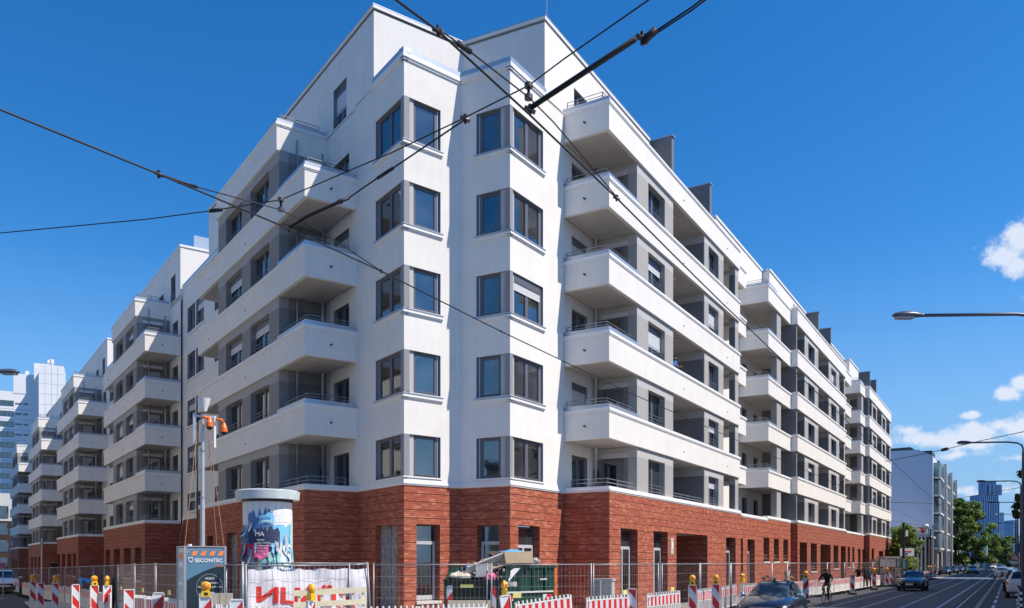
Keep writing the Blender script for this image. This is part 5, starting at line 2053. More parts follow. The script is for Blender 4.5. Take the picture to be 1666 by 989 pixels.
rubbish('blue_sheet', 'blue plastic sheet bulging on top of the brown box', 'plastic sheet', *lump((2.05, 1.15, 2.36), (.44, .3, .13), 3), 'blue_sheet', True)
rubbish('cream_film', 'crumpled cream plastic film in the left front of the skip', 'plastic film', *lump((.48, .3, 1.63), (.42, .28, .16), 4), 'cream_film')
rubbish('pink_sack', 'pink and white sack of rubbish in the middle of the skip', 'sack', *lump((1.40, .2, 1.60), (.24, .2, .16), 5), 'paper_pink')
rubbish('white_bag', 'knotted white plastic bag at the right end of the heap', 'plastic bag', *lump((2.75, 1.1, 2.08), (.2, .18, .16), 6), 'plastic_film')
rubbish('grey_debris', 'grey brown debris filling the skip', 'debris', *lump((1.45, .82, 1.60), (.62, .42, .40), 7, 22, 12, .14), 'cardboard_dark')
dq = MB()
rr = random.Random(77)
for i in range(170):
    f = rr.random()
    u_ = rr.uniform(.05, Ls - .1); w_ = rr.uniform(.1, W_ - .1)
    base = Vector((w_, .06, 0)) + Vector((dx_, dy_, 0)) * u_ * .9
    zt2 = 1.50 + .42 * min(1, u_ / .6) + .38 * math.sin(math.pi * min(1, max(0, u_ / Ls))) * math.sin(math.pi * w_ / W_)
    c_ = Vector((base.x, base.y, zt2 - rr.uniform(0, .16)))
    s_ = rr.uniform(.04, .17)
    M3 = Euler((rr.uniform(0, 6), rr.uniform(0, 6), rr.uniform(0, 6))).to_matrix()
    e1, e2 = M3 @ Vector((s_, 0, 0)), M3 @ Vector((0, s_ * rr.uniform(.3, .9), 0))
    v_, f_ = slab(c_, e1, e2, s_ * rr.uniform(.05, .5))
    dq.add(v_, f_, rr.choice(['cardboard', 'foam_board', 'cardboard_dark', 'column_white', 'cream_film', 'cabinet_dark', 'paper_grey', 'cardboard', 'brick', 'blue_sheet']))
me_ = dq.mesh('rubble'); me_.transform(SM)
tag(link('rubble', me_), 'mixed small rubble and scraps filling the green skip', 'rubble', 'rubbish heaped in the green skip', 'stuff')
lbx = empty('lying_plank_stack', (px(765, 24.6, z=0).x, 24.6, 0), .02, 'pale board lying on edge in front of the green skip', 'board')
q = MB(); q.box(L0, -.66, .62, 0, .1, .72, .95, 'cream_film'); link('board', q.mesh('board'), lbx)
for x in (-.55, .5):
    q = MB(); q.box(L0, x, x + .08, .1, .2, 0, .9, 'cabinet_dark'); link('leg', q.mesh('leg'), lbx)

# --- grey cabinets and orange hose on the wall
cab = empty('power_cabinet', (px(982, 29.5, z=0).x, 29.5, 0), -.35, 'pale grey ribbed power cabinet standing against the dark brick wall', 'cabinet')
q = MB(); q.box(L0, -.33, .30, 0, .45, 0, 1.42, 'cabinet_grey'); link('body', q.mesh('body'), cab)
q = MB(); q.box(L0, -.36, .33, -.03, .48, 1.42, 1.50, 'cabinet_grey'); link('lid', q.mesh('lid'), cab)
for i in range(7):
    q = MB(); q.box(L0, -.28 + i * .085, -.24 + i * .085, -.015, 0, .2, 1.3, 'cabinet_grey'); link('rib', q.mesh('rib'), cab)
cab2 = empty('power_cabinet', (px(970, 29.2, z=0).x, 29.3, 0), -.35, 'narrow dark grey cabinet left of the pale ribbed one', 'cabinet')
q = MB(); q.box(L0, -.17, .15, 0, .4, 0, 1.45, 'cabinet_dark'); link('body', q.mesh('body'), cab2)
for dzz in (0, .02):
    pass
for i, (n_, z0, z1) in enumerate(((2.12, 1.30, 2.02), (2.12, .45, 1.15))):
    q = MB()
    s0 = 2.18 + .16 * i
    q.box(FDE, s0 + .75 - i * .2, s0 + .93 - i * .2, .02, .12, z0, z1, 'orange_plastic')
    o = build('orange_board', q)
    tag(o, ['upper orange board leaning on the corner bricks right of the skip', 'lower orange board leaning on the corner bricks right of the skip'][i], 'board', 'orange boards on the corner wall')

# ================================================================== overhead line
def wpt(x, y, z):
    """point at height z seen at photo (x, y)"""
    D = F_PX * (z - CAMZ) / (HY - y)
    return Vector(((x - CX) / F_PX * D, D, z))


def catmull(pts, n=8):
    P = [Vector(p) for p in pts]
    out = []
    for i in range(len(P) - 1):
        p0 = P[max(i - 1, 0)]; p1 = P[i]; p2 = P[i + 1]; p3 = P[min(i + 2, len(P) - 1)]
        for k in range(n):
            t = k / n
            out.append(.5 * ((2 * p1) + (-p0 + p2) * t + (2 * p0 - 5 * p1 + 4 * p2 - p3) * t * t + (-p0 + 3 * p1 - 3 * p2 + p3) * t ** 3))
    out.append(P[-1])
    return out


def wire(name, pts, r, lab, cat='overhead wire', group='tram wires over the crossing', smooth=False, m='wire_black'):
    q = MB()
    P = [wpt(*p) for p in pts]
    if smooth: P = catmull(P, 6)
    q.tube(P, r, m, 6)
    o = build(name, q)
    return tag(o, lab, cat, group)


W1 = wire('contact_wire', [(-60, 155, 5.6), (0, 178, 5.6), (258, 283, 5.58), (472, 373, 5.56), (620, 441, 5.56), (815, 539, 5.56), (1027, 640, 5.56), (1203, 718, 5.56), (1300, 760, 5.56), (1444, 825, 5.56), (1517, 858, 5.56), (1590, 892, 5.56)], .0085,
          'long black contact wire from the left edge down past the corner into the right street')
W5 = wire('contact_wire', [(560, -80, 5.56), (645, 0, 5.56), (715, 52, 5.56), (860, 185, 5.56), (1003, 322, 5.56), (1130, 449, 5.56), (1180, 498, 5.56), (1393, 699, 5.56), (1440, 740, 5.56), (1519, 813, 5.56), (1600, 884, 5.56)], .0085,
          'thick black contact wire from the top edge across the right facade')
wire('bridle_wire', [(258, 282, 5.60), (320, 304, 5.72), (456, 341, 5.76), (499, 361, 5.72), (619, 440, 5.60)], .006, 'thin bridle wire between the two left clamps of the long contact wire')
wire('bridle_wire', [(715, 48, 5.58), (765, 84, 5.70), (860, 158, 5.76), (900, 198, 5.74), (989, 303, 5.64), (1003, 320, 5.58)], .006, 'thin bridle wire above the thick contact wire before the right bay')
wire('span_wire', [(-80, 388, 6.1), (0, 379, 6.1), (235, 357, 6.1), (342, 343, 6.1), (457, 325, 6.1), (640, 247, 6.1), (757, 191, 6.1), (860, 139, 6.1), (920, 94, 6.1), (1055, 0, 6.1), (1100, -30, 6.1)], .006, 'thin span wire rising from the left edge to the top of the picture')
wire('steady_arm', [(469, 372, 5.62), (500, 352, 5.72), (553, 328, 5.85), (568, 322, 5.9)], .017, 'thick black insulated steady arm below the left balconies', 'steady arm', 'insulated arms of the tram line')
wire('pull_wire', [(566, 323, 5.9), (612, 291, 5.98), (640, 273, 6.02), (757, 194, 6.1)], .008, 'short pull wire between the left steady arm and the span wire')
wire('steady_arm', [(856, 180, 5.66), (1034, 63, 5.9)], .021, 'thick black insulated rod in front of the right penthouse', 'steady arm', 'insulated arms of the tram line')
wire('pull_wire', [(1068, 50, 5.96), (1125, 12, 6.1), (1160, -14, 6.1)], .007, 'upper one of two thin pull wires at the end of the right rod')
wire('pull_wire', [(1068, 54, 5.94), (1125, 17, 6.08), (1158, -8, 6.1)], .006, 'lower one of two thin pull wires at the end of the right rod')
wire('span_wire', [(1440, 751, 6.1), (1480, 743, 6.1), (1541, 730, 6.1), (1600, 716, 6.1), (1700, 695, 6.1)], .012, 'span wire crossing the clouds above the far gable')
wire('span_wire', [(1444, 817, 6.1), (1499, 818, 6.1), (1534, 821, 6.1)], .016, 'level span wire in front of the blue gable')
wire('span_wire', [(1552, 812, 6.1), (1666, 792, 6.1), (1720, 783, 6.1)], .014, 'faint span wire in front of the glass tower')
wire('span_wire', [(1440, 845, 6.1), (1520, 858, 6.1)], .016, 'lowest thin wire in front of the blue gable')
wire('span_wire', [(1561, 870, 6.1), (1650, 858, 6.1), (1700, 852, 6.1)], .02, 'far faint wire low over the street before the tower')


def fitting(x, y, z, lab, s=1.0, seed=0, kind='clamp'):
    c = wpt(x, y, z)
    e = empty('wire_clamp', c, 0, lab, 'wire clamp', 'clamps and insulators of the tram line')
    rr = random.Random(seed)
    q = MB()
    q.tube([(-.05 * s, 0, .02 * s), (.05 * s, 0, -.03 * s)], .022 * s, 'clamp_metal', 8)
    q.cyl((0, 0, -.05 * s), .016 * s, .10 * s, 'wire_black', 8)
    link('body', q.mesh('body'), e)
    for k in range(3):
        q = MB()
        a = rr.uniform(0, 3)
        q.cyl((.035 * s * math.cos(a), .02 * s, .035 * s * math.sin(a)), .013 * s, .02 * s, 'galvanised' if k == 1 else 'clamp_metal', 6)
        link('bolt', q.mesh('bolt'), e)
    return e


for i, (x, y, z, s, lab) in enumerate([
        (258, 283, 5.60, 1.3, 'dark wire clamp left of the balconies against the blue sky'), (620, 441, 5.58, .9, 'wire clamp in front of the left bay window'),
        (713, 50, 5.60, 1.3, 'wire clamp at the top in front of the penthouse corner'), (1003, 322, 5.6, 1.1, 'wire clamp in front of the second right balcony'),
        (815, 539, 5.58, .7, 'small wire clamp in front of the right bay'), (470, 373, 5.62, 1.1, 'wire clamp at the lower end of the left steady arm'),
        (862, 178, 5.66, 1.5, 'shiny clamp at the lower end of the right rod'), (757, 193, 6.1, 1.5, 'large black clamp where pull wire and span wire meet'),
        (1045, 62, 5.95, 1.7, 'shiny clamp at the upper end of the right rod'), (553, 328, 5.86, 1.0, 'clamp where the left steady arm bends')]):
    fitting(x, y, z, lab, s * .55, i)
for (a, b, r, lab) in (((342, 343, 6.1), (361, 341, 6.1), .022, 'loop insulator in the span wire left of the blocks'), ((765, 84, 5.70), (745, 70, 5.68), .020, 'stick insulator below the top wire clamp'),
                       ((290, 296, 5.66), (320, 304, 5.72), .016, 'stick insulator right of the left wire clamp'), ((1045, 68, 5.9), (1068, 48, 5.96), .028, 'black insulator at the end of the right rod'),
                       ((640, 273, 6.02), (614, 290, 5.98), .017, 'stick insulator in the pull wire'), ((1541, 730, 6.1), (1533, 732, 6.1), .06, 'far insulator in the span wire above the gable')):
    q = MB(); q.tube([wpt(*a), wpt(*b)], r, 'wire_black', 8)
    tag(build('insulator', q), lab, 'insulator', 'clamps and insulators of the tram line')
for (x, y0, y1, z, lab) in ((457, 325, 341, 6.05, 'short link with eye nuts on the left span wire'), (860, 139, 158, 6.0, 'short link with eye nuts above the right rod')):
    e = empty('wire_link', wpt(x, y0, z), 0, lab, 'wire link', 'clamps and insulators of the tram line')
    h = (y1 - y0) / F_PX * e.location.y
    q = MB(); q.tube([(0, 0, .02), (0, 0, -h)], .014, 'wire_black', 6); link('rod', q.mesh('rod'), e)
    for zz in (0, -h):
        q = MB(); q.cyl((-.0, 0, zz - .018), .034, .036, 'clamp_metal', 10); link('eye_nut', q.mesh('eye_nut'), e)

# ================================================================== street lamps
mat('lamp_pole', (.075, .085, .11), .45, metal=.3, noise=.1)
mat('lamp_head', (.09, .10, .14), .35, metal=.2)
mat('lamp_glass', (.35, .36, .38), .2)


def street_lamp(hx, hy, pole_x, h, lab, flip=1, D=None, wn_=.32):
    Dh = D or F_PX * (h - CAMZ) / (HY - hy)
    H_ = px(hx, Dh, z=h)
    X1 = (pole_x - CX) / F_PX * Dh
    e = empty('street_lamp', (X1, Dh, gz(X1, Dh)), 0, lab, 'street lamp', 'bent arm street lamps')
    zb_ = h - gz(X1, Dh)
    dx = H_.x - X1
    q = MB(); q.cyl((0, 0, 0), .10, zb_ * .5, 'lamp_pole', 12, .08); q.cyl((0, 0, zb_ * .5), .08, zb_ * .5 - .5, 'lamp_pole', 12, .055)
    link('pole', q.mesh('pole'), e)
    q = MB()
    s = 1 if dx > 0 else -1
    q.tube([(0, 0, zb_ - .55), (0, 0, zb_ - .3), (.08 * s, 0, zb_ - .12), (.3 * s, 0, zb_ - .02), (.8 * s, 0, zb_ + .03), (dx - .25 * s, 0, zb_ - .0)], .042, 'lamp_pole', 8)
    link('arm', q.mesh('arm'), e)
    q = MB()
    vs, fs = [], []
    n = 12
    prof = [(-.30, .05), (-.22, .09), (0, .145), (.25, .15), (.42, .10), (.50, .02)]
    for (x, r) in prof:
        for i in range(n):
            a = 2 * math.pi * i / n
            zz = math.sin(a) * r * (.75 if math.sin(a) > 0 else .30)
            vs.append((dx + s * x, math.cos(a) * r, zb_ + zz - .01))
    fs = [(j * n + i, j * n + (i + 1) % n, (j + 1) * n + (i + 1) % n, (j + 1) * n + i) for j in range(len(prof) - 1) for i in range(n)] + [tuple(range(n)), tuple((len(prof) - 1) * n + i for i in range(n))]
    q.add(vs, fs, 'lamp_head', True)
    hd = link('lamp_head', q.mesh('lamp_head'), e)
    q = MB(); q.box(Frame((dx, 0), (1, 0), (0, 1)), -.02 if s > 0 else -.40, .40 if s > 0 else .02, -.09, .09, zb_ - .085, zb_ - .045, 'lamp_glass')
    link('lens', q.mesh('lens'), hd)
    return e


street_lamp(1484, 513, 1706, 8.2, 'nearest street lamp, its head alone against the sky at right', D=20.46)
street_lamp(1572, 720, 1664.5, 8.2, 'street lamp second nearest on the right, head below the clouds')
street_lamp(1599, 783, 1661, 8.2, 'street lamp third nearest on the right before the glass tower')
street_lamp(1614, 817.5, 1656, 8.2, 'street lamp fourth nearest on the right, before the tower')
street_lamp(1621, 837, 1653, 8.2, 'street lamp fifth nearest on the right')
street_lamp(1627, 851, 1652, 8.2, 'street lamp farthest on the right, tiny')
street_lamp(6, 605, -90, 8.0, 'street lamp whose head enters at the left edge')

# ================================================================== vehicles
mat('tyre', (.02, .02, .02), .85)
mat('rim', (.45, .46, .48), .3, metal=.8)
mat_glass('car_glass', (.018, .026, .032), .5, 2.0, 1.6)
mat('headlight', (.75, .78, .82), .12, coat=.8)
mat('tail_light', (.5, .01, .012), .2, coat=.6)
mat('plate_white', (.7, .7, .7), .5)
mat('chrome', (.6, .62, .65), .15, metal=.9)
PAINTS = {'blue_black': (.012, .016, .032), 'black': (.008, .009, .011), 'silver': (.46, .48, .50), 'white': (.70, .70, .70), 'grey': (.12, .13, .14), 'dark_blue': (.012, .03, .09)}
for k_, c_ in PAINTS.items():
    mat('paint_' + k_, c_, .28, metal=.35 if k_ in ('silver', 'grey', 'blue_black') else .0, coat=1.0, noise=.05)


def ring_mesh(r, w, r2, m):
    q = MB(); n = 20
    prof = [(-w / 2, r * .96), (-w / 4, r), (w / 4, r), (w / 2, r * .96), (w / 2, r2), (-w / 2, r2)]
    vs = [(x, rr * math.cos(2 * math.pi * i / n), rr * math.sin(2 * math.pi * i / n)) for x, rr in prof for i in range(n)]
    k = len(prof)
    q.add(vs, [(j * n + i, j * n + (i + 1) % n, ((j + 1) % k) * n + (i + 1) % n, ((j + 1) % k) * n + i) for j in range(k) for i in range(n)], m, True)
    return q


def make_car_meshes(L=4.1, H=1.46, W=1.74, kind='hatch', paint='black', detail=1):
    P = 'paint_' + paint
    h = W / 2
    f, r = L / 2, -L / 2
    zs = H / 1.46
    belt = .93 * zs
    suv = kind == 'suv'
    lo = .20 if not suv else .28
    st = [  # y, half width, z low, z belt, z top
        (f, .66, lo + .12, .50, .56), (f - .05, .78, lo + .02, .60, .67), (f - .22, .93, lo, .70, .77), (f - .55, .985, lo, .79, .86), (f - .95, 1.0, lo, .86, .93),
        (f - 1.28, 1.0, lo, .90, .985), (f - 1.9, 1.0, lo, .92, .99), (0 - .5, 1.0, lo, .94, .99), (r + .95, .99, lo, .96, 1.0), (r + .45, .97, lo + .01, .97, 1.01),
        (r + .12, .92, lo + .05, .95, .99), (r + .02, .84, lo + .1, .86, .90), (r, .76, lo + .16, .74, .78)]
    q = MB()
    rows = []
    for (y, w, zl, zb, zt) in st:
        w *= h; zb *= zs; zt *= zs
        half = [(0, zl), (w * .86, zl), (w * .985, zl + .10), (w, (zl + zb) * .52), (w * .985, zb - .06), (w * .93, zb), (w * .80, zt), (w * .4, zt + .025), (0, zt + .035)]
        row = [(x, y, z) for x, z in half] + [(-x, y, z) for x, z in half[-2:0:-1]]
        rows.append(row)
    k = len(rows[0])
    vs = [p for row in rows for p in row]
    fs = [(j * k + i, j * k + (i + 1) % k, (j + 1) * k + (i + 1) % k, (j + 1) * k + i) for j in range(len(rows) - 1) for i in range(k)] + [tuple(range(k)), tuple((len(rows) - 1) * k + i for i in range(k))]
    q.add(vs, fs, P, True)
    out = {'body': q.mesh('body')}
    # cabin
    c = [  # y, bottom hw, bottom z, top hw, top z
        (f - 1.22, .80, .975, .78, .98), (f - 1.92, .86, .96, .63, 1.36), (f - 2.15, .87, .97, .62, 1.42), (-.35, .88, .98, .63, 1.455), (r + 1.25, .88, .99, .62, 1.43),
        (r + (.65 if not suv else .35), .86, 1.0, .60, 1.37), (r + .12, .80, 1.0, .76, 1.01)]
    q = MB(); gl = {'windscreen': MB(), 'rear_window': MB(), 'side_window': MB()}
    R = []
    for (y, wb, zb, wt_, zt) in c:
        R.append([Vector((wb * h, y, zb * zs)), Vector((wt_ * h * 1.03, y, (zt - .045) * zs)), Vector((wt_ * h * .88, y, zt * zs)), Vector((0, y, (zt + .02) * zs)),
                  Vector((-wt_ * h * .88, y, zt * zs)), Vector((-wt_ * h * 1.03, y, (zt - .045) * zs)), Vector((-wb * h, y, zb * zs))])
    for j in range(len(R) - 1):
        for i in range(6):
            quad = [R[j][i], R[j][i + 1], R[j + 1][i + 1], R[j + 1][i]]
            q.add(quad, [(0, 1, 2, 3)], P, True)
            cen_ = sum(quad, Vector()) / 4
            if i in (0, 5) and 1 <= j <= 4 or (i in (0, 5) and j in (0,)):
                sgn = 1 if i == 0 else -1
                ins = [cen_ + (p - cen_) * (.86 if j else .55) + Vector((.012 * sgn, 0, .006)) for p in quad]
                gl['side_window'].add(ins, [(0, 1, 2, 3)], 'car_glass')
            if j == 0 and 1 <= i <= 4:
                n_ = Vector((0, .014, .014))
                ins = [p + n_ for p in quad]
                for p in ins: p.x *= .97
                gl['windscreen'].add(ins, [(0, 1, 2, 3)], 'car_glass', True)
            if j == len(R) - 2 and 1 <= i <= 4:
                ins = [cen_ * 0 + p + Vector((0, -.012, .012)) for p in quad]
                for p in ins: p.x *= .92
                gl['rear_window'].add(ins, [(0, 1, 2, 3)], 'car_glass', True)
    out['cabin'] = q.mesh('cabin')
    for k2, v in gl.items(): out[k2] = v.mesh(k2)
    out['tyre'] = ring_mesh(.315 * zs, .21, .20, 'tyre').mesh('tyre')
    rim = ring_mesh(.205 * zs, .17, .03, 'rim')
    out['rim'] = rim.mesh('rim')
    q = MB()
    for s in (-1, 1):
        x = s * h
        q.add([(x * .50, f - .035, .66), (x * .90, f - .20, .70), (x * .955, f - .42, .76), (x * .80, f - .36, .80), (x * .52, f - .10, .755)], [(0, 1, 2, 3, 4)] , 'headlight')
        n0 = len(q.v)
    out['headlight'] = None
    hl = []
    for s in (-1, 1):
        qq = MB(); x = s * h
        qq.hexa([(x * .56, f - .05, .54), (x * .86, f - .16, .56), (x * .93, f - .40, .62), (x * .56, f - .3, .58), (x * .58, f - .09, .655), (x * .84, f - .19, .675), (x * .93, f - .44, .72), (x * .58, f - .3, .66)], 'headlight')
        hl.append(qq.mesh('headlight'))
    out['headlights'] = hl
    tl_ = []
    for s in (-1, 1):
        qq = MB(); x = s * h
        qq.hexa([(x * .62, r - .005, .78), (x * .93, r + .06, .78), (x * .96, r + .25, .80), (x * .6, r + .1, .8), (x * .62, r + .01, .93), (x * .90, r + .07, .94), (x * .93, r + .25, .95), (x * .6, r + .1, .93)], 'tail_light')
        tl_.append(qq.mesh('tail_light'))
    out['tail_lights'] = tl_
    q = MB()
    q.box(L0, -.42, .42, f - .06, f + .012, .56, .63, 'black_box'); q.box(L0, -.55, .55, f - .04, f + .02, .30, .44, 'black_box'); q.box(L0, -.40, .40, f - .05, f + .02, .635, .65, 'chrome')
    out['grille'] = q.mesh('grille')
    q = MB(); q.box(L0, -.26, .26, f - .02, f + .035, .45, .555, 'plate_white'); out['number_plate'] = q.mesh('number_plate')
    q = MB(); q.box(L0, -.26, .26, r - .02, r + .02, .62, .73, 'plate_white'); out['rear_plate'] = q.mesh('number_plate')
    mm = []
    for s in (-1, 1):
        qq = MB(); x = s * h
        vs, fs = lump((x + s * .09, f - 1.42, 1.0 * zs), (.11, .06, .075), 1, 10, 6, .02)
        qq.add(vs, fs, 'chrome' if detail > 1 else P, True)
        qq.tube([(x * .93, f - 1.45, .94 * zs), (x + s * .05, f - 1.42, .97 * zs)], .025, P, 5)
        mm.append(qq.mesh('mirror'))
    out['mirrors'] = mm
    q = MB()
    for s in (-1, 1):
        for y in (f - .80, r + .78):
            vs = [(s * (h + .004), y + .39 * math.cos(a), .33 + .39 * math.sin(a)) for a in [math.pi * i / 10 for i in range(11)]]
            vs += [(s * (h + .004), y + .39, lo), (s * (h + .004), y - .39, lo)]
            q.add(vs, [tuple(range(11)) + (12, 11)], 'black_box')
    out['wheel_arch'] = q.mesh('wheel_arch')
    q = MB(); q.box(L0, -h * .9, h * .9, r + .1, f - .1, lo - .02, lo + .04, 'black_box'); out['underbody'] = q.mesh('underbody')
    q = MB(); q.tube([(0, -.25, 1.46 * zs), (0, -.42, 1.62 * zs)], .006, 'black_box', 4); out['aerial'] = q.mesh('aerial')
    out['dims'] = (L, W, zs)
    return out


CAR_CACHE = {}


def place_car(kind, paint, x, y, heading, lab, name='parked_car', group='cars along the right street', detail=1, scale=1.0, sub=False, **kw):
    key = (kind, paint, detail)
    if key not in CAR_CACHE: CAR_CACHE[key] = make_car_meshes(kind=kind, paint=paint, detail=detail, **kw)
    M = CAR_CACHE[key]
    L, W, zs = M['dims']
    e = empty(name, (x, y, gz(x, y)), heading, lab, 'car', group)
    e.scale = (scale,) * 3
    for k2 in ('body', 'cabin'):
        o = link(k2, M[k2], e)
        if sub:
            md = o.modifiers.new('sub', 'SUBSURF'); md.levels = md.render_levels = 1
    for k2 in ('windscreen', 'rear_window', 'side_window', 'grille', 'number_plate', 'underbody', 'wheel_arch'):
        link(k2, M[k2], e)
    link('number_plate', M['rear_plate'], e)
    if detail > 1: link('aerial', M['aerial'], e)
    for k2 in ('headlights', 'tail_lights', 'mirrors'):
        for m in M[k2]: link(k2[:-1], m, e)
    for s in (-1, 1):
        for yy in (L / 2 - .80, -L / 2 + .78):
            t = link('wheel', M['tyre'], e); t.location = (s * (W / 2 - .10), yy, .315 * zs)
            link('rim', M['rim'], t)
    return e


HU = math.atan2(-.5165, .8563)          # heading along +u (away): local +y to u
TOWARD = HU + math.pi
p = px(1259, 28.3, z=0)
place_car('hatch', 'blue_black', p.x, p.y, TOWARD + .05, 'dark blue black hatchback in the foreground with silver mirrors', 'parked_car', detail=2, sub=True)
p = px(1503, 59.0, z=0)
place_car('hatch', 'black', p.x, p.y + 1.6, TOWARD - .02, 'black hatchback driving towards the camera on the tram tracks', 'moving_car', sub=True)
for i, (x, D, kind, paint, away, lab) in enumerate([
        (1630, 104, 'hatch', 'silver', 1, 'silver car driving away on the right lane'),
        (1582, 142, 'hatch', 'grey', 0, 'dark oncoming car with lit looking headlights far down the street'),
        (1537, 132, 'hatch', 'blue_black', 0, 'first dark parked car beyond the site lamps on the left kerb'),
        (1550, 146, 'hatch', 'black', 0, 'second dark parked car on the left kerb far away'),
        (1561, 162, 'hatch', 'dark_blue', 0, 'third parked car on the left kerb far away, dark blue'),
        (1569, 178, 'hatch', 'grey', 0, 'fourth parked car on the left kerb below the big tree'),
        (1598, 240, 'suv', 'black', 0, 'black car in the far traffic by the green pole'),
        (1606, 230, 'hatch', 'grey', 0, 'grey car in the far traffic right of the green pole'),
        (1616, 250, 'hatch', 'white', 0, 'tiny white car in the far traffic'),
        (1626, 260, 'suv', 'black', 0, 'tall dark van like car far down the street'),
        (1664, 49, 'suv', 'white', 1, 'white parked car cut by the right edge'),
        (1655, 60, 'suv', 'black', 1, 'black parked car before the white one at the right edge'),
        (1651, 71, 'hatch', 'black', 1, 'dark parked car third from the right edge'),
        (1648, 82, 'hatch', 'grey', 1, 'grey parked car fourth from the right edge'),
        (1645.5, 93, 'hatch', 'silver', 1, 'silver roofed parked car fifth from the right edge')]):
    p = px(x, D, z=0)
    place_car(kind, paint, p.x, p.y, HU if away else TOWARD, lab, 'parked_car' if i not in (0, 1, 6, 7, 8, 9) else 'moving_car', H=1.62 if kind == 'suv' else 1.46)
# white van far left behind the barriers
p = px(4, 68, z=0)
place_car('hatch', 'white', p.x, p.y, math.atan2(.578, .816) + math.pi, 'white van behind the far left barriers below the round sign', 'parked_van', 'vehicles on the left street', scale=1.3)

# ================================================================== people
mat('skin', (.52, .30, .21), .55)
mat('hair_dark', (.02, .015, .012), .7)
mat('cloth_black', (.010, .010, .012), .85)
mat('cloth_navy', (.02, .025, .045), .85)
mat('cloth_blue', (.06, .22, .62), .8)
mat('cloth_sky', (.10, .34, .68), .8)
mat('cloth_brown', (.18, .10, .07), .85)
mat('cloth_orange', (.55, .15, .05), .8)
mat('cloth_white', (.62, .62, .60), .85)
mat('cap_grey', (.05, .05, .05), .9)


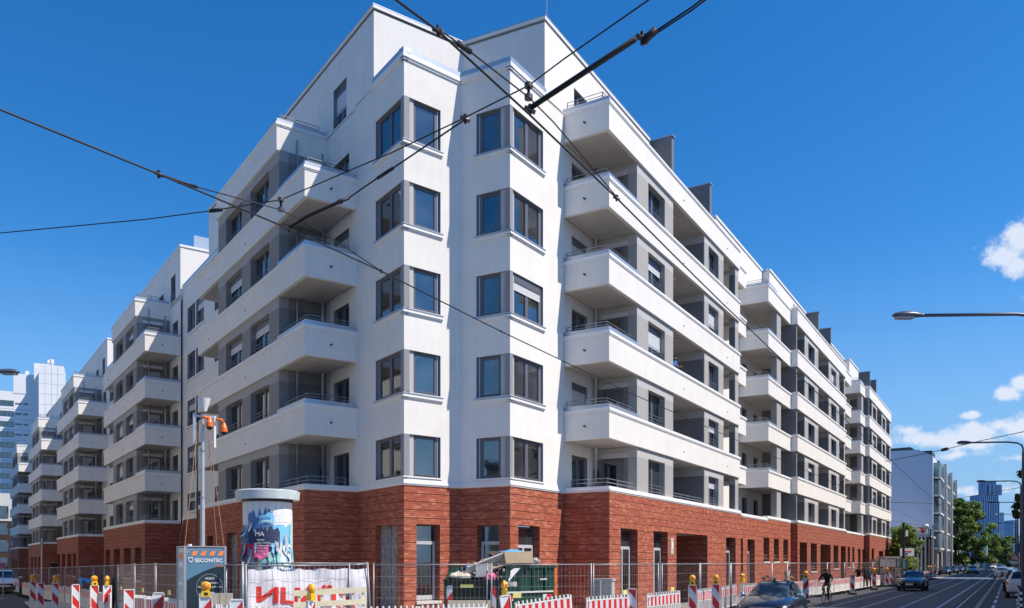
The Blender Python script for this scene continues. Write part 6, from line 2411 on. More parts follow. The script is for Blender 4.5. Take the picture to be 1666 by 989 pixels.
def person(loc, rz, joints, mats, label, scale=1.0, hair='hair_dark', group='people at and around the site', hat=None, grip=.6):
    """one skinned body. joints: dict of local positions; faces -y. mats: torso, arm, leg, fore (forearm), shoe"""
    J = {k: Vector(v) for k, v in joints.items() if k != 'face'}
    e = empty('person', loc, rz, label, 'person', group)
    e.scale = (scale,) * 3
    T, A_, Lg, Fo, Sh = mats
    bones = [('pelvis', 'waist', .135, .125, T), ('waist', 'chest', .125, .15, T), ('chest', 'neck', .15, .062, T), ('neck', 'head', .058, .085, 'skin'), ('head', 'crown', .092, .075, 'skin')]
    for s in 'LR':
        bones += [('chest', 'sh' + s, .13, .068, A_), ('sh' + s, 'el' + s, .062, .045, A_), ('el' + s, 'wr' + s, .043, .028, Fo), ('wr' + s, 'ha' + s, .028, .034, 'skin'),
                  ('pelvis', 'hip' + s, .12, .10, Lg), ('hip' + s, 'kn' + s, .092, .062, Lg), ('kn' + s, 'an' + s, .056, .040, Lg), ('an' + s, 'toe' + s, .042, .036, Sh)]
    for s in 'LR':
        if 'ha' + s not in J:
            d = (J['wr' + s] - J['el' + s]).normalized()
            J['ha' + s] = J['wr' + s] + d * .085
        if 'toe' + s not in J:
            J['toe' + s] = J['an' + s] + Vector((0, -.17, -.045))
    if 'crown' not in J: J['crown'] = J['head'] + (J['head'] - J['neck']).normalized() * .10
    if 'waist' not in J: J['waist'] = (J['pelvis'] + J['chest']) * .5
    names = list(J)
    idx = {n: i for i, n in enumerate(names)}
    rad = {}
    for a, b, ra, rb, m in bones:
        rad[a] = max(rad.get(a, 0), ra) if a not in ('chest',) else .15
        rad[b] = max(rad.get(b, 0), rb)
    me = bpy.data.meshes.new('body')
    me.from_pydata([tuple(J[n]) for n in names], [(idx[a], idx[b]) for a, b, *_ in bones], [])
    bmv = bmesh.new(); bmv.from_mesh(me); bmv.verts.layers.skin.verify(); bmv.to_mesh(me); bmv.free()
    o = bpy.data.objects.new('body', me); COL.objects.link(o)
    sk = o.modifiers.new('skin', 'SKIN'); sk.use_smooth_shade = True
    for n in names:
        v = me.skin_vertices[0].data[idx[n]]
        rr = rad[n]
        v.radius = (rr, rr)
        v.use_root = (n == 'pelvis')
    sb = o.modifiers.new('sub', 'SUBSURF'); sb.levels = sb.render_levels = 1
    dg = bpy.context.evaluated_depsgraph_get()
    m2 = bpy.data.meshes.new_from_object(o.evaluated_get(dg))
    bpy.data.objects.remove(o)
    q = MB()
    # assign by nearest bone
    def seg_d(p_, a, b):
        ab = b - a
        t = max(0, min(1, (p_ - a).dot(ab) / max(1e-9, ab.length_squared)))
        return (p_ - a - ab * t).length
    vs = [v.co.copy() for v in m2.vertices]
    by = {}
    for pl in m2.polygons:
        c = pl.center
        best = min(bones, key=lambda bn: seg_d(c, J[bn[0]], J[bn[1]]) - .3 * (bn[2] + bn[3]) / 2)
        by.setdefault(best[4], []).append(tuple(pl.vertices))
    base = len(q.v)
    q.v += [tuple(v) for v in vs]
    for m, fl in by.items():
        k = q.mi(m)
        for f_ in fl:
            q.f.append(f_); q.m.append(k); q.smooth.append(True)
    hd = J['head']; up = (J['crown'] - J['neck']).normalized()
    fw = Vector(joints.get('face', (0, -1, 0))).normalized() if 'face' in joints else Vector((0, -1, 0))
    rt = fw.cross(up).normalized()
    # face: nose, ears, eyes, mouth
    for (a, b, c_, s_, m) in ((.105, 0, .0, (.012, .016, .018), 'skin'), (.088, .033, .03, (.010, .008, .007), 'hair_dark'), (.088, -.033, .03, (.010, .008, .007), 'hair_dark'),
                              (.0, .095, .01, (.012, .02, .03), 'skin'), (.0, -.095, .01, (.012, .02, .03), 'skin'), (.088, 0, -.045, (.022, .006, .006), 'paper_red')):
        cc = hd + fw * a + rt * b + up * c_
        v_, f_ = lump(cc, s_, 1, 6, 4, 0)
        q.add(v_, f_, m, True)
    # hands: four fingers and a thumb
    for s in 'LR':
        d = (J['ha' + s] - J['wr' + s]).normalized()
        side = d.cross(Vector((0, 0, 1)))
        if side.length < .1: side = Vector((1, 0, 0))
        side.normalize(); nn_ = side.cross(d).normalized()
        for i, ln in enumerate((.065, .075, .07, .055)):
            p0 = J['ha' + s] + side * (-.026 + .0175 * i)
            p1 = p0 + d * ln * .5 - nn_ * .010 * grip
            p2 = p1 + (d * (1 - grip * .8) - nn_ * grip).normalized() * ln * .5
            q.tube([p0, p1, p2], .009, 'skin', 5, r2=.007)
        t0 = J['ha' + s] - d * .03 + side * .03
        q.tube([t0, t0 + side * .025 + d * .03, t0 + side * .02 + d * .06 - nn_ * .02 * grip], .0105, 'skin', 5, r2=.008)
    link('body', q.mesh('body'), e)
    # hair or hat
    q = MB()
    c = hd + up * .045 - fw * .015
    v_, f_ = lump((0, 0, 0), (1, 1, 1), 2, 12, 8, .02)
    rx, ry, rz_ = .102, .112, .095
    out = []
    for p_ in v_:
        p_ = Vector(p_)
        zz = max(p_.z, -.35 if True else -1)
        yy = p_.y
        out.append(c + rt * (p_.x * rx) + fw * (-p_.y * ry if yy > -.2 else -yy * ry * .92) + up * (zz * rz_))
    q.add(out, f_, hat or hair, True)
    link('cap' if hat else 'hair', q.mesh('hair'), e)
    return e


def stand(lean=0, arms='down', headfwd=0):
    J = dict(pelvis=(0, 0, .96), waist=(0, -.01 - lean * .1, 1.12), chest=(0, -.02 - lean * .3, 1.34), neck=(0, -.02 - lean * .42, 1.52), head=(0, -.045 - lean * .5 - headfwd, 1.62),
             shL=(.19, -.02 - lean * .34, 1.44), shR=(-.19, -.02 - lean * .34, 1.44), hipL=(.095, 0, .90), hipR=(-.095, 0, .90), knL=(.11, -.03, .50), knR=(-.10, -.03, .50), anL=(.12, .02, .09), anR=(-.12, .03, .09))
    if arms == 'down':
        J.update(elL=(.25, .03, 1.17), elR=(-.25, .03, 1.17), wrL=(.26, -.06, .93), wrR=(-.26, -.06, .93))
    elif arms == 'hips':
        J.update(elL=(.40, .10, 1.20), elR=(-.40, .10, 1.20), wrL=(.20, -.02, 1.04), wrR=(-.20, -.02, 1.04))
    elif arms == 'work':
        J.update(elL=(.26, -.12, 1.18), elR=(-.25, -.14, 1.2), wrL=(.16, -.34, 1.12), wrR=(-.12, -.36, 1.16))
    return J


bend = dict(pelvis=(0, 0.05, .88), waist=(0, -.10, 1.0), chest=(0, -.34, 1.12), neck=(0, -.52, 1.10), head=(0, -.62, 1.04), crown=(0, -.71, 1.01), shL=(.18, -.42, 1.10), shR=(-.18, -.42, 1.10),
            elL=(.22, -.46, .84), elR=(-.22, -.46, .84), wrL=(.14, -.52, .62), wrR=(-.14, -.54, .62), hipL=(.095, .04, .86), hipR=(-.095, .04, .86), knL=(.11, -.03, .48), knR=(-.11, -.01, .48), anL=(.12, .06, .09), anR=(-.12, .06, .09), face=(0, -.5, -1))
p = px(146, 36.5, z=0)
person((p.x + .15, p.y, gz(p.x, p.y) + .35), R_(-75), bend, ('cloth_sky', 'cloth_sky', 'cloth_navy', 'skin', 'cloth_black'), 'worker in light blue shirt bending over behind the shaded left barriers')
p = px(171, 33, z=0)
person((p.x, p.y + .8, gz(p.x, p.y)), R_(160), stand(.3, 'work'), ('cloth_black', 'cloth_black', 'cloth_black', 'cloth_black', 'cloth_black'), 'worker in black behind the fence right of the blue shirt')
p = px(88, 66, z=0)
person((p.x, p.y, gz(p.x, p.y) + .9), R_(40), stand(0, 'work'), ('cloth_black', 'cloth_black', 'cloth_navy', 'skin', 'cloth_black'), 'small dark worker standing raised at the third block corner')
p = px(1259, 44, z=0)
person((p.x, p.y, .25), R_(-70), bend, ('cloth_brown', 'cloth_orange', 'cloth_black', 'skin', 'cloth_black'), 'worker in brown and orange stooping above the dark car roof')
p = px(1279, 46, z=0)
person((p.x, p.y, .1), R_(35), stand(.25, 'work'), ('cloth_white', 'cloth_brown', 'cloth_navy', 'skin', 'cloth_black'), 'worker with white top behind the fence right of the stooping one')
p = px(1397, 63, z=0)
person((p.x, p.y, .0), R_(150), stand(0, 'hips'), ('cloth_black', 'cloth_black', 'cloth_black', 'skin', 'cloth_black'), 'worker in black with hands on hips seen from behind')
p = px(1408, 63.5, z=0)
person((p.x, p.y, .18), R_(200), stand(.1, 'down'), ('cloth_black', 'cloth_black', 'cloth_black', 'cloth_black', 'cloth_black'), 'tall person in black right of the worker with hands on hips', hat='cap_grey')
p = px(1414, 65, z=0)
person((p.x, p.y, -.05), R_(170), stand(.2, 'work'), ('cloth_navy', 'cloth_navy', 'cloth_black', 'cloth_navy', 'cloth_black'), 'third dark worker standing right before the striped beacon')
# man on the loggia leaning on the parapet (third floor)
q_ = FR.pt(8.5, -.62, 0)
zfl = ZB[3] + .28
J = stand(.35, 'down')
J.update(elL=(.24, -.20, 1.18), elR=(-.24, -.22, 1.18), wrL=(.18, -.42, 1.16), wrR=(-.16, -.44, 1.16), head=(.0, -.24, 1.60), neck=(0, -.17, 1.50))
person((q_[0], q_[1], zfl + .06), math.atan2(.5165, -.8563) * 0 + R_(40), J, ('cloth_blue', 'cloth_blue', 'cloth_navy', 'skin', 'cloth_black'), 'man in blue T-shirt leaning on a third floor loggia parapet')

# --- cyclist
pc_ = px(1345, 41.5, z=0)
HC = TOWARD
bike = empty('bicycle', (pc_.x, pc_.y, 0), TOWARD + math.pi - .08, 'black bicycle ridden towards the camera beside the barriers', 'bicycle')
# local: front is -y
tm_ = ring_mesh(.345, .035, .32, 'rubber').mesh('tyre')
sp = MB()
for i in range(12):
    a = math.pi * i / 6
    sp.tube([(0, 0, 0), (0, .325 * math.cos(a), .325 * math.sin(a))], .002, 'galvanised', 3)
sp.tube([(-.03, 0, 0), (.03, 0, 0)], .02, 'galvanised', 6)
spm = sp.mesh('spokes')
for y in (-.53, .53):
    w_ = link('wheel', tm_, bike); w_.location = (0, y, .345)
    link('spokes', spm, w_)
q = MB()
for a, b, r in (((0, -.42, .83), (0, -.10, .30), .017), ((0, -.10, .30), (0, .14, .88), .015), ((0, -.42, .80), (0, .10, .74), .014), ((0, -.10, .30), (0, .53, .345), .010), ((0, .08, .74), (0, .53, .345), .009), ((0, -.42, .95), (0, -.53, .345), .014)):
    q.tube([a, b], r, 'cloth_black', 6)
link('frame', q.mesh('frame'), bike)
q = MB(); q.tube([(-.30, -.34, 1.04), (-.10, -.42, 1.02), (.10, -.42, 1.02), (.30, -.34, 1.04)], .013, 'black_box', 6); q.tube([(0, -.42, .92), (0, -.42, 1.02)], .013, 'black_box', 6); link('handlebar', q.mesh('handlebar'), bike)
q = MB(); v_, f_ = lump((0, .17, .92), (.08, .13, .035), 3, 10, 6, .05); q.add(v_, f_, 'black_box', True); link('saddle', q.mesh('saddle'), bike)
q = MB(); q.tube([(-.12, -.10, .42), (.02, -.10, .30), (.12, -.10, .18)], .012, 'galvanised', 5); link('crank', q.mesh('crank'), bike)
q = MB(); q.box(L0, -.04, .04, -.56, -.50, .80, .86, 'headlight'); link('front_light', q.mesh('front_light'), bike)
JC = dict(pelvis=(0, .16, 1.02), waist=(0, .12, 1.16), chest=(0, -.0, 1.38), neck=(0, -.08, 1.54), head=(0, -.13, 1.64), shL=(.20, -.02, 1.47), shR=(-.20, -.02, 1.47), elL=(.32, -.14, 1.24), elR=(-.32, -.14, 1.24),
          wrL=(.28, -.32, 1.09), wrR=(-.28, -.32, 1.09), hipL=(.10, .14, .98), hipR=(-.10, .14, .98), knL=(.13, -.20, .66), knR=(-.13, -.22, .82), anL=(.11, -.05, .25), anR=(-.11, -.08, .46))
person((pc_.x, pc_.y, 0), TOWARD + math.pi - .08, JC, ('cloth_black', 'cloth_black', 'cloth_black', 'cloth_black', 'cloth_black'), 'cyclist in black jacket and dark cap riding towards the camera', hat='cap_grey', grip=.9)

# ================================================================== stacked formwork, signs and poles on the right
mat('formwork', (.20, .18, .19), .8, noise=.3, nscale=3)
mat('formwork_light', (.40, .37, .38), .8, noise=.2)
mat('tarp_teal', (.12, .26, .30), .6, noise=.2)
mat('sign_blue', (.02, .09, .40), .5)
mat('sign_red', (.60, .03, .03), .5)
FS = FR.shifted(58, 2.2)
pf = px(1447, 72, z=0)
for i, (x0, x1, D, z0, z1, m, lab) in enumerate([
        (1427, 1450, 70, .1, 1.05, 'formwork', 'lowest pack of dark formwork panels behind the beacons'), (1428, 1452, 70, 1.15, 1.55, 'formwork', 'middle pack of dark formwork panels'),
        (1428, 1462, 72, 1.7, 2.35, 'formwork_light', 'upper pack of grey formwork panels in the stack'), (1439, 1465, 72, 2.40, 2.62, 'formwork_light', 'topmost thin grey formwork panel'),
        (1452, 1470, 74, .1, 1.5, 'formwork', 'steel rack with formwork parts beside the stack'), (1465, 1478, 76, 1.55, 2.4, 'tarp_teal', 'teal container standing right of the formwork stack')]):
    a = px(x0, D, z=0); b = px(x1, D, z=0)
    e = empty('formwork_stack', (a.x, D, 0), .0, lab, 'formwork', 'stacked building material on the right pavement')
    n = max(1, int((z1 - z0) / .16))
    for j in range(n):
        q = MB()
        w_ = b.x - a.x
        zz = z0 + (z1 - z0) * j / n
        q.box(L0, BRR.uniform(0, .06), w_ - BRR.uniform(0, .06), 0, 1.6, zz, zz + (z1 - z0) / n * .78, m)
        link('panel', q.mesh('panel'), e)
    q = MB()
    for x in (.15, w_ - .25): q.box(L0, x, x + .1, .02, 1.5, max(0, z0 - .1), z0, 'cream_film')
    if n > 1:
        for x in (.12, w_ - .16): q.box(L0, x, x + .05, -.03, -.003, z0 - (.1 if z0 > .1 else 0), z1 + .03, 'dark_metal')
    link('bearer', q.mesh('bearer'), e)


def pole(x, D, z1, lab, r=.07, m='dark_metal', cat='pole', z0=0, group=None, name='mast_pole'):
    p_ = px(x, D, z=0)
    q = MB(); q.cyl((0, 0, 0), r, z1, m, 10, r * .8)
    e = empty(name, (p_.x, p_.y, z0), 0, lab, cat, group)
    link('shaft', q.mesh('shaft'), e)
    q = MB(); q.cyl((0, 0, z1), r * 1.1, .06, m, 10); link('cap', q.mesh('cap'), e)
    return e


e = pole(1470, 84, 6.0, 'dark tram pole before the small tree with a white lamp box', .14)
q = MB(); q.box(L0, .2, .42, -.1, .1, 4.7, 5.3, 'print_white'); link('lamp_box', q.mesh('lamp_box'), e)
for x, D, z, m, lab in ((1493, 110, 5.6, 'galvanised', 'thin pale flagpole left before the brown low building'), (1499, 110, 5.6, 'galvanised', 'second thin pale flagpole before the brown low building'),
                        (1505.5, 105, 6.4, 'galvanised', 'pale lamp pole carrying a white ball lamp'), (1514, 105, 6.2, 'dark_metal', 'dark pole at the foot of the blue gable'),
                        (1518, 118, 7.4, 'galvanised', 'grey pole at the edge of the glass bays')):
    e = pole(x, D, z, lab, .10, m, group='poles before the brown low building')
    if 'ball' in lab:
        q = MB(); v_, f_ = lump((.1, 0, z + .2), (.35, .35, .3), 2, 12, 8, 0); q.add(v_, f_, 'print_white', True); link('ball_lamp', q.mesh('ball_lamp'), e)
e = pole(1603.5, 200, 9.0, 'tall green pole far down the street beside the white house', .45, 'paper_teal')
e = pole(68, 45, 3.6, 'thin pale sign post behind the left barriers', .035, 'galvanised', 'sign post', z0=-.3)
q = MB(); q.box(L0, -.07, .07, -.03, .03, 3.1, 3.5, 'cabinet_dark'); link('plate', q.mesh('plate'), e)

# round no stopping sign far left
e = empty('no_parking_sign', (px(5, 62, z=0).x, 62, -.45), 0, 'round no stopping sign seen against the far left house', 'traffic sign')
q = MB(); q.cyl((0, 0, 0), .03, 2.3, 'galvanised', 8); link('post', q.mesh('post'), e)


def disc(r, y, m, z, n=24, y2=None):
    q = MB()
    vs = [(r * math.cos(2 * math.pi * i / n), y, z + r * math.sin(2 * math.pi * i / n)) for i in range(n)]
    vs += [(x, y + .02, zz) for x, _, zz in vs]
    q.add(vs, [tuple(range(n)), tuple(range(2 * n - 1, n - 1, -1))] + [(i, (i + 1) % n, n + (i + 1) % n, n + i) for i in range(n)], m)
    return q


link('disc', disc(.23, -.06, 'sign_red', 2.3).mesh('disc'), e)
link('print', disc(.18, -.065, 'sign_blue', 2.3).mesh('print'), e)
q = MB()
for s in (-1, 1): q.tube([(-.13, -.07, 2.3 - .13 * s), (.13, -.07, 2.3 + .13 * s)], .018, 'sign_red', 4)
link('print', q.mesh('print'), e)

# triangular warning sign
e = empty('warning_sign', (px(1650.5, 66, z=0).x, 66, 0), 0, 'triangular red bordered warning sign with black mark at the right edge', 'traffic sign')
q = MB(); q.cyl((0, .05, 0), .03, 2.2, 'galvanised', 8); link('post', q.mesh('post'), e)


def tri(s, y, z, m):
    q = MB()
    h_ = s * .866
    vs = [(-s / 2, y, z), (s / 2, y, z), (0, y, z + h_)]
    vs += [(a, y + .015, c) for a, _, c in vs]
    q.add(vs, [(0, 1, 2), (5, 4, 3), (0, 1, 4, 3), (1, 2, 5, 4), (2, 0, 3, 5)], m)
    return q


link('border', tri(.80, -.02, 2.22, 'sign_red').mesh('border'), e)
link('face', tri(.56, -.03, 2.29, 'print_white').mesh('face'), e)
q = MB(); q.box(L0, -.025, .025, -.036, -.031, 2.44, 2.66, 'black_box'); q.box(L0, -.025, .025, -.036, -.031, 2.36, 2.40, 'black_box'); link('print', q.mesh('print'), e)
q = MB(); q.box(L0, -.32, .32, -.02, -.0, 1.92, 2.18, 'print_white'); link('plate', q.mesh('plate'), e)
# P sign
e = empty('parking_sign', (px(1661, 68, z=0).x, 68, 0), 0, 'blue parking sign with white letter P at the right edge', 'traffic sign')
q = MB(); q.cyl((0, .05, 0), .03, 3.3, 'galvanised', 8); link('post', q.mesh('post'), e)
q = MB(); q.box(L0, -.21, .21, -.02, 0, 2.85, 3.33, 'sign_blue'); pl2 = link('plate', q.mesh('plate'), e)
put_text('P', .42, 'print_white', pl2, -.10, -.025, 2.94, bold=.01)
q = MB(); q.box(L0, -.19, .19, -.02, 0, 2.62, 2.82, 'print_white'); link('plate', q.mesh('plate'), e)
put_text('50 m', .12, 'black_box', e, -.13, -.025, 2.67)
# delineator bollards bottom right
for i, (x, D) in enumerate(((1661, 36.5), (1659, 39), (1657.5, 42))):
    e = empty('delineator_post', (px(x, D, z=0).x, D, 0), 0, ['black and white ringed bollard nearest the lower right corner', 'second ringed bollard behind the nearest one at lower right', 'third ringed bollard behind at lower right'][i], 'bollard', 'ringed bollards at the right kerb')
    for j in range(7):
        q = MB(); q.cyl((0, 0, .13 * j), .075 - .003 * j, .13, 'print_white' if j % 2 else 'black_box', 14, .075 - .003 * (j + 1)); link('ring', q.mesh('ring'), e)
# large notice board by the small tree
e = empty('notice_board', (px(1464, 92, z=0).x, 92, 0), 0, 'white site notice board with red line and blue logo before the small tree', 'sign board')
wb_ = px(1487, 92, z=0).x - px(1464, 92, z=0).x
q = MB(); q.box(L0, 0, wb_, -.04, 0, 2.75, 3.62, 'print_white'); bd = link('board', q.mesh('board'), e)
q = MB(); q.box(L0, wb_ * .25, wb_ * .82, -.06, -.045, 3.2, 3.3, 'sign_red'); q.box(L0, wb_ * .4, wb_ * .55, -.06, -.045, 2.88, 3.08, 'sign_blue'); link('print', q.mesh('print'), bd)
for x in (.1, wb_ - .1):
    q = MB(); q.cyl((x, .05, 0), .05, 2.8, 'galvanised', 8); link('post', q.mesh('post'), e)
# site lamps row beyond the black car and small striped plates
for i, x in enumerate((1510, 1514, 1521)):
    p_ = px(x, 98 + i, z=0)
    inst_beacon(p_.x, p_.y, ang_to_cam(p_.x, p_.y), 0, ['far striped beacon above the black car roof, leftmost of three', 'far striped beacon above the black car roof, middle of three', 'far striped beacon right of the black car, rightmost of three'][i], 1,
                (['far orange lamp, leftmost of three above the black car', 'far orange lamp, middle of three above the black car', 'far orange lamp, rightmost of three above the black car'][i], 0))

# ================================================================== trees
mat('bark', (.09, .07, .055), .9, noise=.3, nscale=6)
def mat_leaf(name, c):
    m = mat(name, c, .6, noise=.0, island=.45)
    t = m.node_tree
    b = t.nodes['Principled BSDF']
    tr = t.nodes.new('ShaderNodeBsdfTranslucent'); tr.inputs['Color'].default_value = (c[0] * 2.2, c[1] * 2.0, c[2] * .9, 1)
    mxs = t.nodes.new('ShaderNodeMixShader'); mxs.inputs[0].default_value = .30
    out = t.nodes['Material Output']
    t.links.new(b.outputs[0], mxs.inputs[1]); t.links.new(tr.outputs[0], mxs.inputs[2]); t.links.new(mxs.outputs[0], out.inputs['Surface'])
mat_leaf('leaves', (.085, .15, .028))
mat_leaf('leaves_light', (.13, .20, .035))
mat_leaf('leaves_dark', (.05, .10, .022))


def tree(x, D, h, w, lab, m='leaves', seed=0, clumps=26, leaves=6500, ls=.30, trunk_h=.28, group='street trees'):
    rr = random.Random(seed)
    p_ = px(x, D, z=0)
    e = empty('broadleaf_tree', (p_.x, p_.y, 0), rr.uniform(0, 6), lab, 'tree', group)
    t = MB()
    t.tube([(0, 0, 0), (.05, 0, h * trunk_h * .6), (0, .05, h * trunk_h * 1.3), (.1, 0, h * .75)], h * .018, 'bark', 8, r2=h * .006)
    tops = []
    for i in range(9):
        a = 2 * math.pi * i / 9 + rr.uniform(-.3, .3)
        z0 = h * rr.uniform(trunk_h, .6)
        tip = (math.cos(a) * w * rr.uniform(.3, .42), math.sin(a) * w * rr.uniform(.3, .42), z0 + h * rr.uniform(.1, .28))
        t.tube([(0, 0, z0), (tip[0] * .5, tip[1] * .5, z0 + (tip[2] - z0) * .6), tip], h * .007, 'bark', 5, r2=h * .002)
    link('trunk', t.mesh('trunk'), e)
    cl = []
    for i in range(clumps):
        f = rr.uniform(0, 1)
        z = h * (trunk_h * .85 + (1 - trunk_h * .85) * f)
        prof = math.sin(math.pi * min(1, .12 + f * .86)) ** .55
        a = rr.uniform(0, 2 * math.pi); rad_ = w * .5 * prof * rr.uniform(.35, .85)
        cl.append((rad_ * math.cos(a), rad_ * math.sin(a), z, w * rr.uniform(.07, .15)))
    vs, fs = [], []
    for i in range(leaves):
        c = rr.choice(cl)
        d = Vector((rr.gauss(0, 1), rr.gauss(0, 1), rr.gauss(0, 1))).normalized()
        r = c[3] * (rr.random() ** .6) * rr.uniform(.8, 1.7)
        o = Vector(c[:3]) + Vector((d.x * r, d.y * r, d.z * r * .8))
        nrm = (d + Vector((rr.gauss(0, .6), rr.gauss(0, .6), rr.gauss(0, .6) + .4))).normalized()
        a = nrm.orthogonal().normalized(); b = nrm.cross(a)
        s = ls * rr.uniform(.5, 1.2)
        k = len(vs)
        vs += [o - a * s - b * s * .5, o + a * s * .2 - b * s * .7, o + a * s + b * s * .3, o - a * s * .2 + b * s * .8]
        fs.append((k, k + 1, k + 2, k + 3))
    q = MB(); q.add(vs, fs, m)
    link('crown', q.mesh('crown'), e)
    return e


tree(1470, 96, 6.2, 4.6, 'small bright green tree before the brown low building', 'leaves_light', 1, 45, 6500, .14, .10)
tree(1462, 104, 4.2, 4.4, 'low light green bush like tree left of the notice board', 'leaves_light', 2, 16, 3000, .16, .1)
tree(1560, 178, 15.5, 8.0, 'large dense street tree beside the glass bays', 'leaves', 3, 75, 12000, .27, .16)
tree(1583, 186, 15.0, 7.0, 'right half of the large dense tree group before the white house', 'leaves', 4, 70, 11000, .27, .16)
tree(1613, 255, 13.5, 6.4, 'mid sized tree before the foot of the glass tower', 'leaves_light', 5, 50, 8000, .28, .14)
tree(1632, 330, 10.5, 9.0, 'dark tree at the end of the street left of the lamps', 'leaves_dark', 6, 24, 5000, .45, .1)
tree(1645, 340, 12.0, 9.0, 'tree at the end of the street below the lamps', 'leaves', 7, 24, 5000, .45, .1)
tree(1622, 360, 10.0, 9.0, 'farthest tree at the street end under the tower', 'leaves_dark', 8, 20, 4000, .45, .1)
tree(1668, 78, 10.4, 2.6, 'dark tree cut by the right edge behind the lamp poles', 'leaves_dark', 9, 12, 3000, .16, .5)

# ================================================================== buildings at the end of the right street
mat('gable_blue', (.64, .68, .76), .9, noise=.03, nscale=.1, bump=.1)
mat('roof_dark', (.06, .065, .08), .7, noise=.2)
mat('brown_wall', (.045, .028, .022), .85, noise=.25, nscale=.6)
mat_glass('bay_glass', (.10, .16, .16), .4, .4, 1.6)
mat('house_white', (.62, .62, .60), .85, noise=.06)
mat('concrete_light', (.52, .50, .46), .9, noise=.1)
FG = FR.shifted(128.5, 2.0)
gab = empty('gable_house', FG.pt(0, 0, 0), label='tall house with bare pale blue gable and green glass bays on the street', cat='building')
q = MB()
q.box(FG, 0, 56, -26, 0, 0, 20.2, 'gable_blue')
q.add([FG.pt(0, 0, 20.2), FG.pt(0, -26, 20.2), FG.pt(0, -22, 21.6), FG.pt(0, -2.2, 21.4), FG.pt(.4, 0, 20.2), FG.pt(.4, -26, 20.2), FG.pt(.4, -22, 21.6), FG.pt(.4, -2.2, 21.4)],
      [(0, 1, 2, 3), (7, 6, 5, 4), (0, 3, 7, 4), (3, 2, 6, 7), (2, 1, 5, 6)], 'gable_blue')
build('wall', q, gab)
q = MB()
q.hexa([FG.pt(.4, -1, 20.2), FG.pt(50, -1, 20.2), FG.pt(50, -24, 20.2), FG.pt(.4, -24, 20.2), FG.pt(.4, -3.5, 22.0), FG.pt(50, -3.5, 22.0), FG.pt(50, -20, 21.8), FG.pt(.4, -20, 21.8)], 'roof_dark')
build('roof', q, gab)
for j in range(3):
    u0 = 1.2 + j * 17
    for k in range(5):
        z = 4.2 + k * 3.05
        q = MB(); q.box(FG, u0, u0 + 9, 0.02, 1.0, z + .35, z + 2.75, 'bay_glass'); g_ = build('glass_bay', q, gab)
        q = MB(); q.box(FG, u0 - .1, u0 + 9.1, 0.0, 1.1, z, z + .33, 'house_white'); q.box(FG, u0 - .1, u0 + .25, .8, 1.12, z + .33, z + 2.8, 'house_white'); q.box(FG, u0 + 8.8, u0 + 9.1, .8, 1.12, z + .33, z + 2.8, 'house_white')
        build('balcony_frame', q, g_, root=gab)
        q = MB(); q.box(FG, u0 + 10, u0 + 15.5, .02, .9, z + .3, z + 1.4, 'house_white'); build('balcony', q, gab)
        q = MB(); q.box(FG, u0 + 10.5, u0 + 15, .005, .05, z + 1.4, z + 2.6, 'glass'); build('window', q, gab)
    q = MB(); q.box(FG, u0 + 9.4, u0 + 10.1, .9, 1.5, 0, 19.8, 'house_white'); build('column', q, gab)
    q = MB(); q.box(FG, u0 + 1, u0 + 8, -3.2, -.3, 19.6 + .5, 21.4, 'roof_dark'); build('dormer', q, gab)
q = MB(); q.box(FG, 1, 55, .01, .05, .2, 3.8, 'dark_interior'); build('shop_window', q, gab)
for u in (2, 12, 22, 32, 42):
    q = MB(); q.box(FG, u, u + 1.6, .05, .6, 0, 4.0, 'concrete_light'); build('column', q, gab)
FB = FR.shifted(114, 2.3)
low = empty('low_brown_building', FB.pt(0, 0, 0), label='low dark brown building with flat roof at the foot of the blue gable', cat='building')
q = MB(); q.box(FB, 2, 13.5, -30, 0, 0, 6.0, 'brown_wall'); build('wall', q, low)
q = MB(); q.box(FB, 1.8, 13.6, -30.2, .2, 6.0, 6.35, 'cabinet_grey'); build('roof_edge', q, low)
for i in range(6):
    q = MB(); q.box(FB, 1.94, 2.0, -3.2 - i * 1.5, -3.0 - i * 1.5, .2, 5.9, 'dark_metal'); build('panel_strip', q, low)
q = MB(); q.box(FB, 1.85, 1.99, -4.0, -3.55, .2, 5.9, 'sign_red'); build('fascia', q, low)
sg = empty('roof_sign', (px(1482, 127, z=0).x, 127, 6.3), 0, 'grey framed company sign with dark lettering and red picture on the brown roof', 'sign board')
wsg = px(1511, 127, z=0).x - px(1482, 127, z=0).x
q = MB(); q.box(L0, 0, wsg, 0, .1, 0.05, 1.05, 'cabinet_grey'); q.box(L0, -.06, wsg + .06, -.02, .12, 0, .06, 'dark_metal'); q.box(L0, -.06, wsg + .06, -.02, .12, 1.05, 1.12, 'dark_metal'); q.box(L0, -.06, 0, -.02, .12, .06, 1.05, 'dark_metal'); q.box(L0, wsg, wsg + .06, -.02, .12, .06, 1.05, 'dark_metal')
sgb = link('board', q.mesh('board'), sg)
put_text('DITTRICH', .32, 'black_box', sgb, wsg * .08, -.03, .34, width=wsg * .42)
q = MB(); q.box(L0, wsg * .56, wsg * .86, -.03, -.005, .55, .98, 'sign_red'); q.box(L0, wsg * .58, wsg * .80, -.035, -.03, .35, .56, 'black_box'); link('print', q.mesh('print'), sgb)

